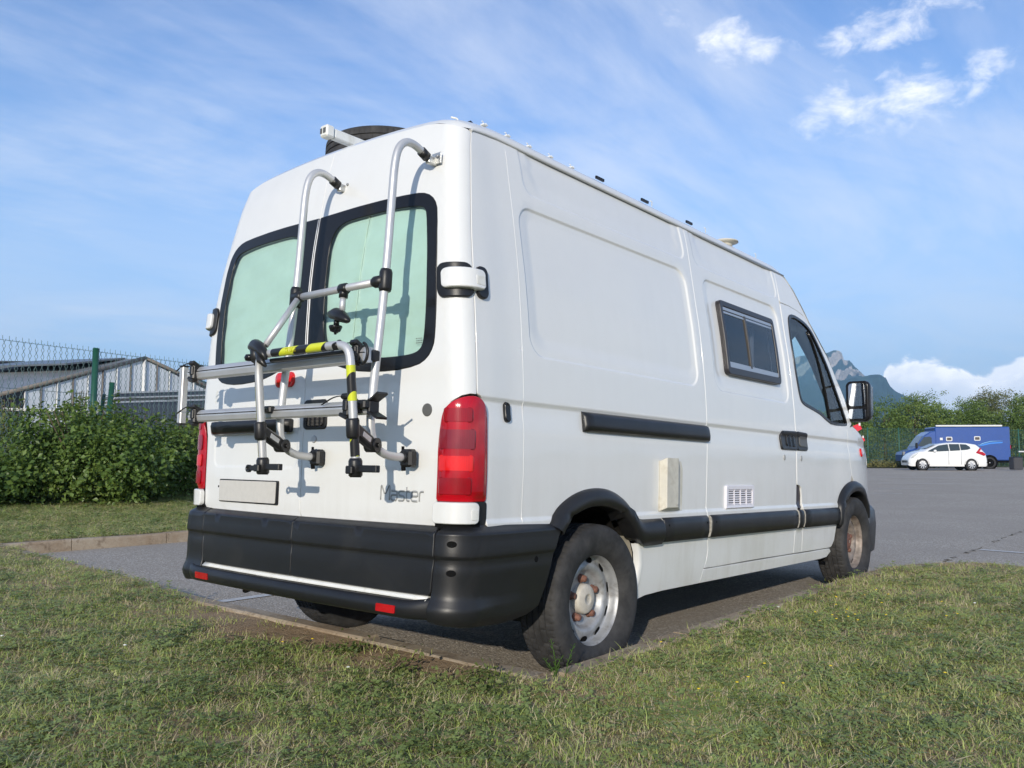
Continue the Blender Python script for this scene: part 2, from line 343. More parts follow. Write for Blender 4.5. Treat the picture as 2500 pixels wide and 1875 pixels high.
class MB:
    """collects shapes into one mesh"""
    def __init__(s): s.V = []; s.F = []; s.sm = []; s.mi = []; s.cur = 0
    def addm(s, V, F, sm=False):
        n = len(s.V); s.V += [tuple(map(float, v)) for v in V]; s.F += [tuple(i+n for i in f) for f in F]; s.sm += [sm]*len(F); s.mi += [s.cur]*len(F); return s
    def box(s, c, size, rot=None, bev=0):
        hx, hy, hz = [x/2 for x in size]; c = Vector(c)
        if bev:
            b = min(bev, hx*.9, hy*.9, hz*.9)
            V = []; idx = {}
            for sx in (-1, 1):
                for sy in (-1, 1):
                    for sz in (-1, 1):
                        for ax in range(3):
                            p = [sx*(hx-b), sy*(hy-b), sz*(hz-b)]; p[ax] = (sx*hx, sy*hy, sz*hz)[ax]
                            idx[sx, sy, sz, ax] = len(V); V.append(Vector(p))
            F = []
            for ax in range(3):
                o1, o2 = [a for a in range(3) if a != ax]
                for sg in (-1, 1):
                    q = []
                    for a, bb in ((-1, -1), (1, -1), (1, 1), (-1, 1)):
                        k = [0, 0, 0]; k[ax] = sg; k[o1] = a; k[o2] = bb; q.append(idx[(*k, ax)])
                    F.append(q if (sg == 1) == (ax != 1) else q[::-1])
            for ax in range(3):
                o1, o2 = [a for a in range(3) if a != ax]
                for a in (-1, 1):
                    for bb in (-1, 1):
                        q = []
                        for sg, w in ((-1, o1), (1, o1), (1, o2), (-1, o2)):
                            k = [0, 0, 0]; k[ax] = sg; k[o1] = a; k[o2] = bb; q.append(idx[(*k, w)])
                        F.append(q)
            for sx in (-1, 1):
                for sy in (-1, 1):
                    for sz in (-1, 1): F.append([idx[sx, sy, sz, a] for a in range(3)])
        else:
            V = [Vector((sx*hx, sy*hy, sz*hz)) for sx in (-1, 1) for sy in (-1, 1) for sz in (-1, 1)]
            F = [(0, 1, 3, 2), (4, 6, 7, 5), (0, 4, 5, 1), (2, 3, 7, 6), (0, 2, 6, 4), (1, 5, 7, 3)]
        if rot is not None: V = [rot @ v for v in V]
        return s.addm([v+c for v in V], F)
    def tube(s, pts, r, n=12, caps=True, flat=None):
        pts = [Vector(p) for p in pts]; rs = r if isinstance(r, (list, tuple)) else [r]*len(pts)
        V = []; up = None
        for i, p in enumerate(pts):
            a = pts[max(i-1, 0)]; b = pts[min(i+1, len(pts)-1)]; d = (b-a).normalized()
            if up is None:
                up = d.cross(Vector((0, 0, 1)))
                if up.length < .1: up = d.cross(Vector((1, 0, 0)))
                up.normalize()
            up = (up-d*up.dot(d)).normalized(); w = d.cross(up)
            for k in range(n):
                an = 2*PI*k/n; V.append(p+(up*math.cos(an)+w*math.sin(an)*(flat or 1))*rs[i])
        F = []
        for i in range(len(pts)-1):
            for k in range(n): F.append((i*n+k, i*n+(k+1) % n, (i+1)*n+(k+1) % n, (i+1)*n+k))
        s.addm(V, F, True)
        if caps:
            base = len(s.V)-len(V)
            s.F.append(tuple(base+k for k in range(n))[::-1]); s.F.append(tuple(base+(len(pts)-1)*n+k for k in range(n))); s.sm += [False]*2; s.mi += [s.cur]*2
        return s
    def lathe(s, prof, c=(0, 0, 0), axis='Z', n=24, sm=True, close=False):
        V = []; c = Vector(c)
        for k in range(n):
            a = 2*PI*k/n
            for (r, h) in prof:
                p = {'Z': (r*math.cos(a), r*math.sin(a), h), 'Y': (r*math.cos(a), h, r*math.sin(a)), 'X': (h, r*math.cos(a), r*math.sin(a))}[axis]
                V.append(c+Vector(p))
        m = len(prof); F = []
        for k in range(n):
            for j in range(m-(0 if close else 1)):
                a, b = k*m+j, k*m+(j+1) % m; c2, d = ((k+1) % n)*m+(j+1) % m, ((k+1) % n)*m+j
                F.append((a, b, c2, d))
        return s.addm(V, F, sm)
    def prism(s, poly, h0, h1, axis='Y'):
        """polygon extruded along an axis; poly in the other two coordinates"""
        def P(u, v, h): return {'Y': (u, h, v), 'X': (h, u, v), 'Z': (u, v, h)}[axis]
        n = len(poly); V = [P(u, v, h0) for u, v in poly]+[P(u, v, h1) for u, v in poly]
        F = [tuple(range(n))[::-1], tuple(range(n, 2*n))]+[(i, (i+1) % n, n+(i+1) % n, n+i) for i in range(n)]
        return s.addm(V, F)
    def build(s, name, m, parent=None, fix=True):
        me = bpy.data.meshes.new(name); me.from_pydata(s.V, [], s.F)
        me.polygons.foreach_set('use_smooth', s.sm); me.polygons.foreach_set('material_index', s.mi); me.update()
        if fix:
            b = bmesh.new(); b.from_mesh(me); bmesh.ops.recalc_face_normals(b, faces=b.faces); b.to_mesh(me); b.free()
        return link(name, me, m, parent)
def smoothpath(pts, it=3):
    pts = [Vector(p) for p in pts]
    for _ in range(it):
        q = [pts[0]]
        for a, b in zip(pts[:-1], pts[1:]): q += [a*.75+b*.25, a*.25+b*.75]
        q.append(pts[-1]); pts = q
    return pts

# ------------------------------------------------------------------ van body surface (van frame: x forward from the rear, y left, z up)
ZT = [0, .25, .30, .45, .6, .9, 1.1, 1.25, 1.4, 1.6, 1.78, 2.0, 2.1, 2.25, 2.33, 2.41, 2.45]
WTt = [.90, .925, .94, .955, .965, .972, .972, .968, .96, .942, .92, .884, .866, .838, .822, .80, .79]
XT = [0, 1.3, 1.55, 1.76, 1.93, 2.1, 2.31, 2.45, 2.5]; X0 = [0, 0, .001, .006, .020, .044, .078, .116, .135]
def smooth_table(xs, ys):
    g = np.arange(-.4, 3.0, .005); v = np.interp(g, xs, ys); k = np.hanning(25); k /= k.sum()
    v2 = np.convolve(np.pad(v, 12, mode='edge'), k, mode='valid'); return g, v2
gW = smooth_table(ZT, WTt); gX = smooth_table(XT, X0)
def w_(z): return np.interp(z, *gW)
def x0_(z): return np.interp(z, *gX)
def taper(x): return .2*np.maximum(0, x-4.5)**2
RC, BOW, A1 = .085, .025, .885
A2 = A1+RC*PI/2
def S_rear(a, z):
    a = np.asarray(a, float); z = np.asarray(z, float); s = np.sign(a)+(a == 0); b = np.abs(a)
    W_ = w_(z); L = W_-RC; xx = x0_(z)
    t = np.clip((b-A1)/RC, 0, PI/2)
    x = np.where(b <= A1, xx+BOW*(b/A1)**2, xx+BOW+RC*(1-np.cos(t))+np.maximum(0, b-A2))
    y = np.where(b <= A1, b*L/A1, L+RC*np.sin(t))
    return np.stack([x, y*s, z], -1)
def S_side(sgn):
    def f(x, z):
        x = np.asarray(x, float); z = np.asarray(z, float)
        return np.stack([x, sgn*(w_(z)-taper(x)), z], -1)
    return f
def frame(S, u, v, inside, e=.0015):
    """positions and outward normals of S at (u,v)"""
    P = S(u, v); du = S(u+e, v)-S(u-e, v); dv = S(u, v+e)-S(u, v-e)
    N = np.cross(du, dv); N /= np.linalg.norm(N, axis=-1, keepdims=True)+1e-12
    sg = 1.0 if np.sum(np.sign(((P-inside(P))*N).sum(-1))) >= 0 else -1.0
    return P, N*sg
def in_rear(P): q = P.copy(); q[..., 0] += .30; q[..., 1] *= .6; return q
def in_side(P): q = P.copy(); q[..., 1] = 0; return q
def S_off(S, inside, off):
    """surface displaced along its normal by off(u,v) (+ outwards)"""
    def f(u, v):
        P, N = frame(S, u, v, inside); return P+N*np.asarray(off(u, v), float)[..., None]
    return f
def ss(x, a, b):
    t = np.clip((x-a)/(b-a), 0, 1); return t*t*(3-2*t)
def rbox(u, v, x0, x1, z0, z1, r):
    """inside distance (positive inside) to a rounded box"""
    cx, cz, hx, hz = (x0+x1)/2, (z0+z1)/2, (x1-x0)/2, (z1-z0)/2
    qx = np.abs(u-cx)-hx+r; qz = np.abs(v-cz)-hz+r
    return -(np.sqrt(np.maximum(qx, 0)**2+np.maximum(qz, 0)**2)+np.minimum(np.maximum(qx, qz), 0)-r)
def rring(x0, x1, z0, z1, r, k=8):
    pts = []
    for (cx, cz, a0) in ((x1-r, z1-r, 0), (x0+r, z1-r, 90), (x0+r, z0+r, 180), (x1-r, z0+r, 270)):
        for i in range(k+1):
            a = R(a0+90*i/k); pts.append((cx+r*math.cos(a), cz+r*math.sin(a)))
    return pts
def densify(poly, h):
    out = []; n = len(poly)
    for i in range(n):
        a = np.array(poly[i], float); b = np.array(poly[(i+1) % n], float); L = np.linalg.norm(b-a)
        k = max(1, int(math.ceil(L/h)))
        for j in range(k): out.append(a+(b-a)*j/k)
    return np.array(out)
def chaikin(poly, it=2):
    P = [np.array(p, float) for p in poly]
    for _ in range(it):
        q = []
        for i in range(len(P)):
            a, b = P[i], P[(i+1) % len(P)]; q += [a*.75+b*.25, a*.25+b*.75]
        P = q
    return [tuple(p) for p in P]
def fillet(poly, r, k=5):
    out = []; n = len(poly)
    for i in range(n):
        a, b, c = [np.array(poly[j % n], float) for j in (i-1, i, i+1)]
        d1, d2 = a-b, c-b; l1, l2 = np.linalg.norm(d1), np.linalg.norm(d2); rr = min(r, l1*.45, l2*.45)
        p0, p2 = b+d1/l1*rr, b+d2/l2*rr
        for j in range(k+1):
            t = j/k; out.append(tuple((1-t)**2*p0+2*t*(1-t)*b+t*t*p2))
    return out
def area(P): x, y = P[:, 0], P[:, 1]; return .5*np.sum(x*np.roll(y, -1)-np.roll(x, -1)*y)
def inside_poly(Q, P):
    x, y = Q[:, 0], Q[:, 1]; c = np.zeros(len(Q), bool)
    for i in range(len(P)):
        x1, y1 = P[i]; x2, y2 = P[(i+1) % len(P)]
        if y1 == y2: continue
        m = ((y1 > y) != (y2 > y)) & (x < (x2-x1)*(y-y1)/(y2-y1)+x1); c ^= m
    return c
def panel(name, poly, S, inside, m, parent, holes=(), feats=(), h=.045, depth=.02, rnd=.0035, edge=True, label=None):
    """sheet-metal panel: a polygon of the surface domain meshed finely, with rolled edges turned inwards"""
    loops = [densify(poly, h*.5)]+[densify(q, h*.5) for q in holes]
    for i, L in enumerate(loops):
        if (area(L) > 0) != (i == 0): loops[i] = L[::-1]
    allb = np.concatenate(loops)
    lo, hi = loops[0].min(0), loops[0].max(0)
    gx, gy = np.meshgrid(np.arange(lo[0]+h/2, hi[0], h), np.arange(lo[1]+h/2, hi[1], h)); gx[::2] += h/2
    G = np.stack([gx.ravel(), gy.ravel()], -1)
    fl = [np.array(f) for f in feats if len(f)]
    G2 = np.concatenate(fl) if fl else np.zeros((0, 2))
    def filt(Q, other, d):
        if not len(Q) or not len(other): return Q
        keep = np.ones(len(Q), bool)
        for i in range(0, len(Q), 2000):
            dd = ((Q[i:i+2000, None]-other[None])**2).sum(-1).min(1); keep[i:i+2000] = dd > d*d
        return Q[keep]
    G2 = filt(G2, allb, .004); G = filt(filt(G, allb, h*.35), G2, h*.3)
    Q = np.concatenate([G2, G]); keep = inside_poly(Q, loops[0])
    for L in loops[1:]: keep &= ~inside_poly(Q, L)
    Q = Q[keep]; V2 = np.concatenate([allb, Q])
    E = []; o = 0
    for L in loops: E += [(o+i, o+(i+1) % len(L)) for i in range(len(L))]; o += len(L)
    r = delaunay_2d_cdt([Vector(p) for p in V2.tolist()], E, [], 0, 1e-6)
    v2 = np.array([tuple(p) for p in r[0]]); F = np.array([f for f in r[2] if len(f) == 3])
    cen = v2[F].mean(1); ok = inside_poly(cen, loops[0])
    for L in loops[1:]: ok &= ~inside_poly(cen, L)
    F = F[ok]
    P, N = frame(S, v2[:, 0], v2[:, 1], inside)
    fn = np.cross(P[F[:, 1]]-P[F[:, 0]], P[F[:, 2]]-P[F[:, 0]])
    fl_ = (fn*N[F[:, 0]]).sum(1) < 0; F[fl_] = F[fl_][:, ::-1]
    Vs = [P]; Ns = [N]; Fs = [tuple(f) for f in F]; base = len(P)
    if edge:
        for L in loops:
            n = len(L); tg = np.roll(L, -1, 0)-np.roll(L, 1, 0); tg /= np.linalg.norm(tg, axis=1, keepdims=True)+1e-9
            on = np.stack([tg[:, 1], -tg[:, 0]], -1)
            P0, N0 = frame(S, L[:, 0], L[:, 1], inside); e = .004
            O = S(L[:, 0]+on[:, 0]*e, L[:, 1]+on[:, 1]*e)-P0; O /= np.linalg.norm(O, axis=1, keepdims=True)+1e-9
            rings = [(0, 0, 0), (.6, -.35, .6), (1, -1, 1), (1, -1-depth/rnd, 1)]
            idx = []
            for (a, b, c) in rings:
                Vs.append(P0+O*rnd*a+N0*rnd*b); nn = N0*(1-c)+O*c; nn /= np.linalg.norm(nn, axis=1, keepdims=True)+1e-9
                Ns.append(nn); idx.append(base); base += n
            Ns[-4] = N0
            r1_, r2_ = Vs[-3], Vs[-2]
            nrm = np.cross(np.roll(r1_, -1, 0)-r1_, r2_-r1_); flip = ((nrm*(N0+O)).sum(1) < 0).mean() > .5
            for a, b in zip(idx[:-1], idx[1:]):
                for i in range(n):
                    j = (i+1) % n; f = (a+i, a+j, b+j, b+i); Fs.append(f[::-1] if flip else f)
    V = np.concatenate(Vs); Nn = np.concatenate(Ns)
    me = bpy.data.meshes.new(name); me.from_pydata(V.tolist(), [], Fs)
    me.polygons.foreach_set('use_smooth', [True]*len(me.polygons)); me.update()
    me.normals_split_custom_set_from_vertices(Nn.tolist())
    ob = link(name, me, m, parent)
    if label: ob['label'] = label
    return ob
def decal(name, me_or_mb, S, inside, m, parent, c, flip=False, base=.002, su=1):
    """map a mesh built in (u,v,h) onto a surface around domain point c"""
    mb = me_or_mb; V = np.array(mb.V)
    P, N = frame(S, c[0]+V[:, 0]*su, c[1]+V[:, 1], inside)
    mb.V = (P+N*(V[:, 2:3]+base)).tolist()
    return mb.build(name, m, parent)
def rows_mesh(name, rows, m, parent=None, close_u=False, smooth=True, cap=False):
    n = len(rows[0]); V = [p for r in rows for p in r]; F = []
    for i in range(len(rows)-1):
        for j in range(n-(0 if close_u else 1)):
            F.append((i*n+j, i*n+(j+1) % n, (i+1)*n+(j+1) % n, (i+1)*n+j))
    sm = [smooth]*len(F)
    if cap:
        F += [tuple(range(n))[::-1], tuple((len(rows)-1)*n+j for j in range(n))]; sm += [False, False]
    me = bpy.data.meshes.new(name); me.from_pydata([tuple(map(float, v)) for v in V], [], F); me.polygons.foreach_set('use_smooth', sm); me.update()
    b = bmesh.new(); b.from_mesh(me); bmesh.ops.recalc_face_normals(b, faces=b.faces); b.to_mesh(me); b.free()
    return link(name, me, m, parent)
def profile_sweep(name, us, prof, S, inside, m, parent, cap=True, scale=None):
    """closed profile of (v, out) points swept along surface parameter u"""
    rows = []
    for i, u in enumerate(us):
        s = 1 if scale is None else scale(u)
        vv = np.array([p[0] for p in prof]); oo = np.array([p[1] for p in prof])*s
        P, N = frame(S, np.full(len(prof), u), vv, inside)
        rows.append(P+N*oo[:, None])
    return rows_mesh(name, rows, m, parent, close_u=True, cap=cap)


# ================================================================== THE VAN
van = thing('camper_van', 'large white high-roof panel van converted to a camper, parked in the bay in front', 'van')
van.matrix_world = Matrix.Translation(Vector(PIV)) @ Matrix(MT.tolist()).to_4x4() @ Matrix.Translation(-Vector(PIV))
SR = S_side(-1); SL = S_side(1)
XJ = BOW+RC
def xj(z): return float(x0_(z))+XJ
zj = np.linspace(2.384, .715, 22)
GUT = [(.46, 2.4055), (.38, 2.4045), (.31, 2.400), (.25, 2.391)]

# --- displaced side skins -------------------------------------------------
def d_side(x, z):
    d = np.zeros_like(np.asarray(x, float))
    for (x0, x1) in ((.464, 2.006), (2.205, 3.328)):
        s = rbox(x, z, x0, x1, 1.425, 2.122, .10)
        d -= .0075*ss(s, -.002, .013)
        s2 = rbox(x, z, x0+.088, x1-.055, 1.527, 2.078, .05)
        d -= .009*ss(s2, -.085, .0)
    for (x0, x1) in ((.53, 2.043), (2.15, 3.40)):
        s = rbox(x, z, x0, x1, 2.185, 2.47, .07)
        d -= .006*ss(s, -.002, .014)*np.clip((x-x0)/.5+.45, 0, 1)
        d -= .004*ss(rbox(x, z, x0+.1, x1-.1, 2.26, 2.6, .05), -.05, 0)
    d -= .009*ss(z, 1.230, 1.206)*ss(z, 1.09, 1.20)
    d += .010*ss(z, .742, .722)
    d -= .012*ss(z, .60, .585)*ss(z, .30, .44)
    d -= .016*ss(z, .43, .30)
    # pressed shoulder behind the rear pillar
    d -= .007*ss(x, .17, .36)*ss(x, 4.4, 4.1)
    return d
SRd = S_off(SR, in_side, d_side); SLd = S_off(SL, in_side, d_side)
def ringpts(x0, x1, z0, z1, r, offs):
    out = []
    for o in offs: out += rring(x0+o, x1-o, z0+o, z1-o, max(.01, r-o), 7)
    L = []
    for o in offs:
        L.append(densify(rring(x0+o, x1-o, z0+o, z1-o, max(.012, r-o), 7), .015))
    return np.concatenate(L)
def hlines(x0, x1, zs, h=.015): return np.array([(x, z) for z in zs for x in np.arange(x0, x1, h)])
FE_REC = [ringpts(.464, 2.006, 1.425, 2.122, .10, (-.003, .002, .007, .013, .018)), ringpts(2.205, 3.328, 1.425, 2.122, .10, (-.003, .002, .007, .013, .018)),
          ringpts(.552, 1.951, 1.527, 2.078, .05, (-.03, -.01, .0, .008)), ringpts(2.293, 3.273, 1.527, 2.078, .05, (-.03, -.01, .0, .008))]
FE_UP = [ringpts(.53, 2.043, 2.185, 2.47, .07, (-.003, .003, .009, .014)), ringpts(2.15, 3.40, 2.185, 2.47, .07, (-.003, .003, .009, .014))]
FE_BELT = [hlines(.12, 4.7, (1.230, 1.221, 1.212, 1.203, 1.18, 1.14, 1.10, .744, .732, .720, .60, .585, .45, .42, .39, .36))]
FE_P = [np.array([(x, z) for x in (.232, .24, .248, .256, .264) for z in np.arange(.73, 2.4, .04)])]
ARCH_R = [(.50, .33), (.551, .45), (.606, .60), (.666, .700), (.75, .768), (.88, .800), (.984, .804), (1.09, .788), (1.175, .752), (1.26, .692), (1.328, .61), (1.358, .545), (1.366, .475), (1.35, .40), (1.322, .345), (1.30, .305)]
zlt = [(xj(z)+.004, z) for z in zj]
quarter = [p for p in zlt if p[1] > 1.25]+[(xj(1)+.004, 1.237), (xj(1)+.022, 1.229), (xj(1)+.040, 1.212), (xj(1)+.055, 1.178), (xj(1)+.062, 1.12), (xj(1)+.064, 1.0), (xj(1)+.064, .80), (xj(.9)+.067, .725), (.18, .712)]
quarter += [(.45, .708), (.62, .706)]+ARCH_R[4:]+[(1.36, .302), (1.45, .318), (1.62, .325), (2.03, .328), (2.055, .40)]
door_r = [(2.058, .41), (2.088, .457), (2.094, .515), (2.072, .594), (2.050, .70), (2.055, .90), (2.066, 1.15), (2.070, 1.42), (2.074, 1.73), (2.076, 1.96), (2.082, 2.10), (2.09, 2.25), (2.098, 2.4035)]
quarter += door_r[1:]+[(1.2, 2.4055)]+GUT
panel('rear_side_panel', quarter, SRd, in_side, M['paint'], van, feats=[FE_REC[0], FE_REC[2], FE_UP[0]]+FE_BELT+FE_P, h=.04)
# small pillar seam as a shallow recessed weld line
sm = MB()
for zz0 in np.arange(.73, 2.39, .03):
    pass
seam_x = np.interp(np.arange(.72, 2.395, .03), [.7, .93, 1.44, 1.60, 1.94, 2.24, 2.4], [.406, .411, .409, .412, .424, .43, .44])
seam_z = np.arange(.72, 2.395, .03)
P, N = frame(SRd, seam_x, seam_z, in_side)
sm.tube([tuple(p) for p in smoothpath([tuple(q) for q in P-N*.0002], 2)], .0014, 6)
sm.build('pillar_seam', M['paint'], van)

gp = .007
slide = [(x+gp, z) for x, z in door_r]
slide[-1] = (slide[-1][0], 2.4035)
sdf = [(3.445, 2.4035), (3.425, 2.25), (3.405, 2.10), (3.392, 1.96), (3.386, 1.60), (3.384, 1.30), (3.382, .88), (3.378, .705), (3.372, .59), (3.36, .412)]
slide += sdf+[(2.7, .413), (2.2, .408)]
WINH = fillet([(2.392, 1.552), (3.168, 1.556), (3.186, 1.994), (2.395, 1.997)], .035, 4)
panel('sliding_door', slide, SRd, in_side, M['paint'], van, holes=[WINH], feats=[FE_REC[1], FE_REC[3], FE_UP[1]]+FE_BELT, h=.04)
# rocker below the sliding door and front door
sill = [(2.035, .328), (2.06, .398), (3.35, .400), (3.5, .398), (4.06, .400), (4.09, .38), (4.02, .345), (3.9, .338), (3.0, .333)]
panel('side_sill', sill, SRd, in_side, M['paint'], van, h=.05)
panel('pillar_foot', [(3.368, .412), (3.380, .588), (3.506, .592), (3.508, .412)], SRd, in_side, M['paint'], van, h=.05)
mb = MB(); mb.tube([(.205, -.806, 2.380), (.215, -.804, 2.388), (.26, -.800, 2.396), (.31, -.797, 2.402), (.38, -.7945, 2.4075), (.47, -.7935, 2.4085), (1.8, -.7935, 2.4085), (3.62, -.7935, 2.405)], .0085, 8); mb.build('gutter_seal', mat('gutter_seal', (.62, .62, .61), .6), van)
# pillar between the doors
bpill = [(3.366, .41), (3.379, .59), (3.385, .705), (3.389, .87), (3.391, .88), (3.391, 1.30), (3.393, 1.60), (3.399, 1.96), (3.412, 2.10), (3.43, 2.25), (3.45, 2.4035), (3.63, 2.392), (3.735, 2.32), (3.85, 2.20), (3.945, 2.098), (3.86, 2.142), (3.74, 2.162), (3.60, 2.174), (3.452, 2.174)]
bpill += [(3.428, 2.155), (3.408, 1.96), (3.398, 1.75), (3.396, 1.39), (3.397, 1.03), (3.398, .88), (3.40, .87)]
step_top = [(3.404, .40)]
cabside = [(3.452, 2.4035), (3.60, 2.4055), (3.655, 2.385), (3.735, 2.32), (3.85, 2.20), (3.948, 2.098), (3.86, 2.142), (3.74, 2.161), (3.60, 2.174), (3.436, 2.174), (3.436, 2.25)]
panel('cab_upper_side', cabside, SRd, in_side, M['paint'], van, h=.04)
bstrip = [(3.392, 1.30), (3.393, 1.60), (3.399, 1.96), (3.412, 2.10), (3.43, 2.25), (3.4325, 2.25), (3.4325, 2.17), (3.415, 2.05)]
# front door with its window opening
fd = [(3.398, 1.03), (3.397, 1.39), (3.400, 1.60), (3.404, 1.76), (3.412, 1.96), (3.432, 2.163), (3.598, 2.166), (3.738, 2.154), (3.861, 2.133), (3.955, 2.088), (4.062, 1.988), (4.195, 1.868), (4.32, 1.69), (4.445, 1.545), (4.545, 1.355), (4.50, 1.325), (4.433, 1.311), (4.443, 1.208), (4.466, 1.05), (4.50, .95),
      (4.46, .885), (4.41, .87), (4.31, .82), (4.23, .74), (4.185, .66), (4.183, .585), (4.144, .459), (4.10, .42), (4.067, .412), (3.515, .412), (3.515, .59), (3.495, .60), (3.484, .79), (3.467, .86), (3.43, .875), (3.398, .878)]
glassp = [(3.514, 2.055), (3.553, 2.095), (3.623, 2.112), (3.746, 2.104), (3.87, 2.080), (3.96, 2.035), (4.03, 1.965), (4.11, 1.875), (4.185, 1.775), (4.255, 1.665), (4.345, 1.535), (4.40, 1.46), (4.47, 1.36), (4.45, 1.325), (4.12, 1.325), (4.001, 1.353), (3.887, 1.390), (3.734, 1.414), (3.560, 1.440), (3.512, 1.485), (3.482, 1.66), (3.485, 1.90)]
glassp = chaikin(glassp, 2)
panel('front_door', fd, SRd, in_side, M['paint'], van, holes=[glassp], feats=FE_BELT, h=.04)
def shrink(poly, d):
    P = np.array(poly, float)
    if area(P) < 0: P = P[::-1]
    tg = np.roll(P, -1, 0)-np.roll(P, 1, 0); tg /= np.linalg.norm(tg, axis=1, keepdims=True)
    return [tuple(p) for p in P-np.stack([tg[:, 1], -tg[:, 0]], -1)*d]
S1 = S_off(SR, in_side, lambda x, z: x*0-.002)
panel('door_window_frame', shrink(glassp, .002), S1, in_side, M['gloss_black'], van, holes=[shrink(glassp, .022)], h=.05, depth=.035)
S2 = S_off(SR, in_side, lambda x, z: x*0-.012)
panel('door_glass', shrink(glassp, .018), S2, in_side, M['cabglass'], van, h=.08, edge=False)
# quarter-light bar inside the door glass
mb = MB(); S3 = S_off(SR, in_side, lambda x, z: x*0-.016)
zb = np.linspace(1.33, 2.02, 12); xb = np.interp(zb, [1.33, 1.5, 1.7, 1.85, 1.96, 2.05], [4.10, 4.075, 4.03, 3.985, 3.93, 3.86])
mb.tube([tuple(p) for p in S3(xb, zb)], .017, 8, flat=.5); mb.build('quarter_light_bar', M['gloss_black'], van)

# door window of the left side and plain left body (never seen in detail)
leftp = [(xj(z)+.004, z) for z in zj]+[(.50, .706)]+ARCH_R[3:]+[(2.0, .328), (4.09, .345), (4.144, .459), (4.183, .6), (4.23, .74), (4.31, .82), (4.41, .87), (4.545, .89), (4.70, .875), (4.82, .82), (4.90, .74), (4.93, .6), (5.2, .55), (5.22, 1.0), (5.08, 1.15), (4.85, 1.28), (4.58, 1.34), (4.46, 1.54), (4.33, 1.685), (4.2, 1.865), (4.065, 1.985), (3.94, 2.075), (3.855, 2.195), (3.74, 2.315), (3.63, 2.4035), (3.4, 2.4055)]+GUT
panel('left_body_side', leftp, S_off(SL, in_side, lambda x, z: np.asarray(x)*0), in_side, M['paint'], van, holes=[glassp], h=.09)
panel('door_glass', shrink(glassp, .004), S_off(SL, in_side, lambda x, z: x*0-.012), in_side, M['cabglass'], van, h=.1, edge=False)
# front wing
wing = [(4.441, 1.311), (4.451, 1.208), (4.474, 1.05), (4.508, .95), (4.56, .899), (4.66, .889), (4.75, .863), (4.825, .821), (4.90, .74), (4.93, .62), (5.0, .60), (5.2, .60), (5.235, .80), (5.20, 1.0), (5.08, 1.155), (4.95, 1.235), (4.85, 1.272), (4.58, 1.335)]
panel('front_wing', wing, SRd, in_side, M['paint'], van, h=.04, feats=FE_BELT)

# --- roof, windscreen, bonnet loft ----------------------------------------
def zt(a): return 2.449-.030*abs(a)**2.2-.036*float(ss(abs(a), .78, 1.03))
def crown(v): return (np.maximum(0, 1-np.abs(v)**9))**.5
def roof_pt(x, v, side_w=None):
    """v in -1..1 across"""
    y = v*.800; a = v*1.0
    xr = float(S_rear(abs(v)*1.0, zt(v))[0])+.010; z1 = zt(v)+.002
    zr = 2.412+.078*crown(v)+.022*(1-v*v)
    k = np.clip((x-xr)/.30, 0, 1); g = math.sqrt(max(0, 1-(1-k)**2))
    k2 = ss(abs(v), .9, 1.0)
    return (x, y*(1+.016*(1-g)), z1*(1-g)+zr*g)
rows = []
vs = np.array(sorted(set(np.round(np.concatenate([np.linspace(-1, 1, 25), np.array([.93, .95, .965, .975, .985, .993, .998]), -np.array([.93, .95, .965, .975, .985, .993, .998])]), 4))))
XE = 3.46
for k in np.concatenate([np.linspace(0, .03, 6)**1.0, np.linspace(.04, .12, 6), np.linspace(.15, 1, 22)]):
    row = []
    for v in vs:
        xr = float(S_rear(abs(v)*1.0, zt(v))[0])+.010
        x = xr+(XE-xr)*k; row.append(roof_pt(x, v))
    rows.append(row)
EDG = [(3.46, 2.412, .80), (3.55, 2.405, None), (3.63, 2.395, None), (3.74, 2.318, None), (3.855, 2.20, None), (3.95, 2.09, None), (4.065, 1.99, None), (4.2, 1.87, None), (4.33, 1.69, None), (4.46, 1.55, None), (4.58, 1.345, None), (4.85, 1.28, None), (5.08, 1.165, None), (5.21, 1.0, None), (5.245, .80, None), (5.235, .62, None)]
EP = []
for i, (x, z, y) in enumerate(EDG):
    yy = float(w_(z)-taper(x)) if y is None else y
    EP.append(Vector((x, yy-.002, z)))
#       bulge in x and z, superellipse power
BZ = [.10, .095, .085, .07, .055, .05, .045, .04, .03, .02, .015, .03, .04, .03, .0, .0]
BX = [.0, .02, .05, .14, .22, .28, .32, .34, .36, .38, .36, .30, .24, .19, .16, .15]
def frow(t):
    i = min(int(t), len(EP)-2); f = t-i
    f = f
    e = EP[i].lerp(EP[i+1], f); bz = BZ[i]*(1-f)+BZ[i+1]*f; bx = BX[i]*(1-f)+BX[i+1]*f
    out = []
    for v in vs:
        c = crown(v) if t < 1 else None
        pw = 9-min(t, 1.5)*3.6 if t < 1.5 else 3.6
        s = max(0, 1-abs(v)**pw)**.5 if t < 1.5 else (1-abs(v)**2.4)
        q = .78*s+.22*(1-v*v)
        out.append((e.x+bx*(.8*(1-v*v)+.2*(1-abs(v)**6)), v*e.y, e.z+bz*q))
    return out
rf = [frow(t) for t in np.linspace(0, 4, 17)]
rows_mesh('roof', rows+rf[1:], M['paint'], van)
rows_mesh('bonnet', [frow(t) for t in np.linspace(10.25, 13, 12)], M['paint'], van)
rows_mesh('front_end', [frow(t) for t in np.linspace(13, 15, 7)], M['black'], van)
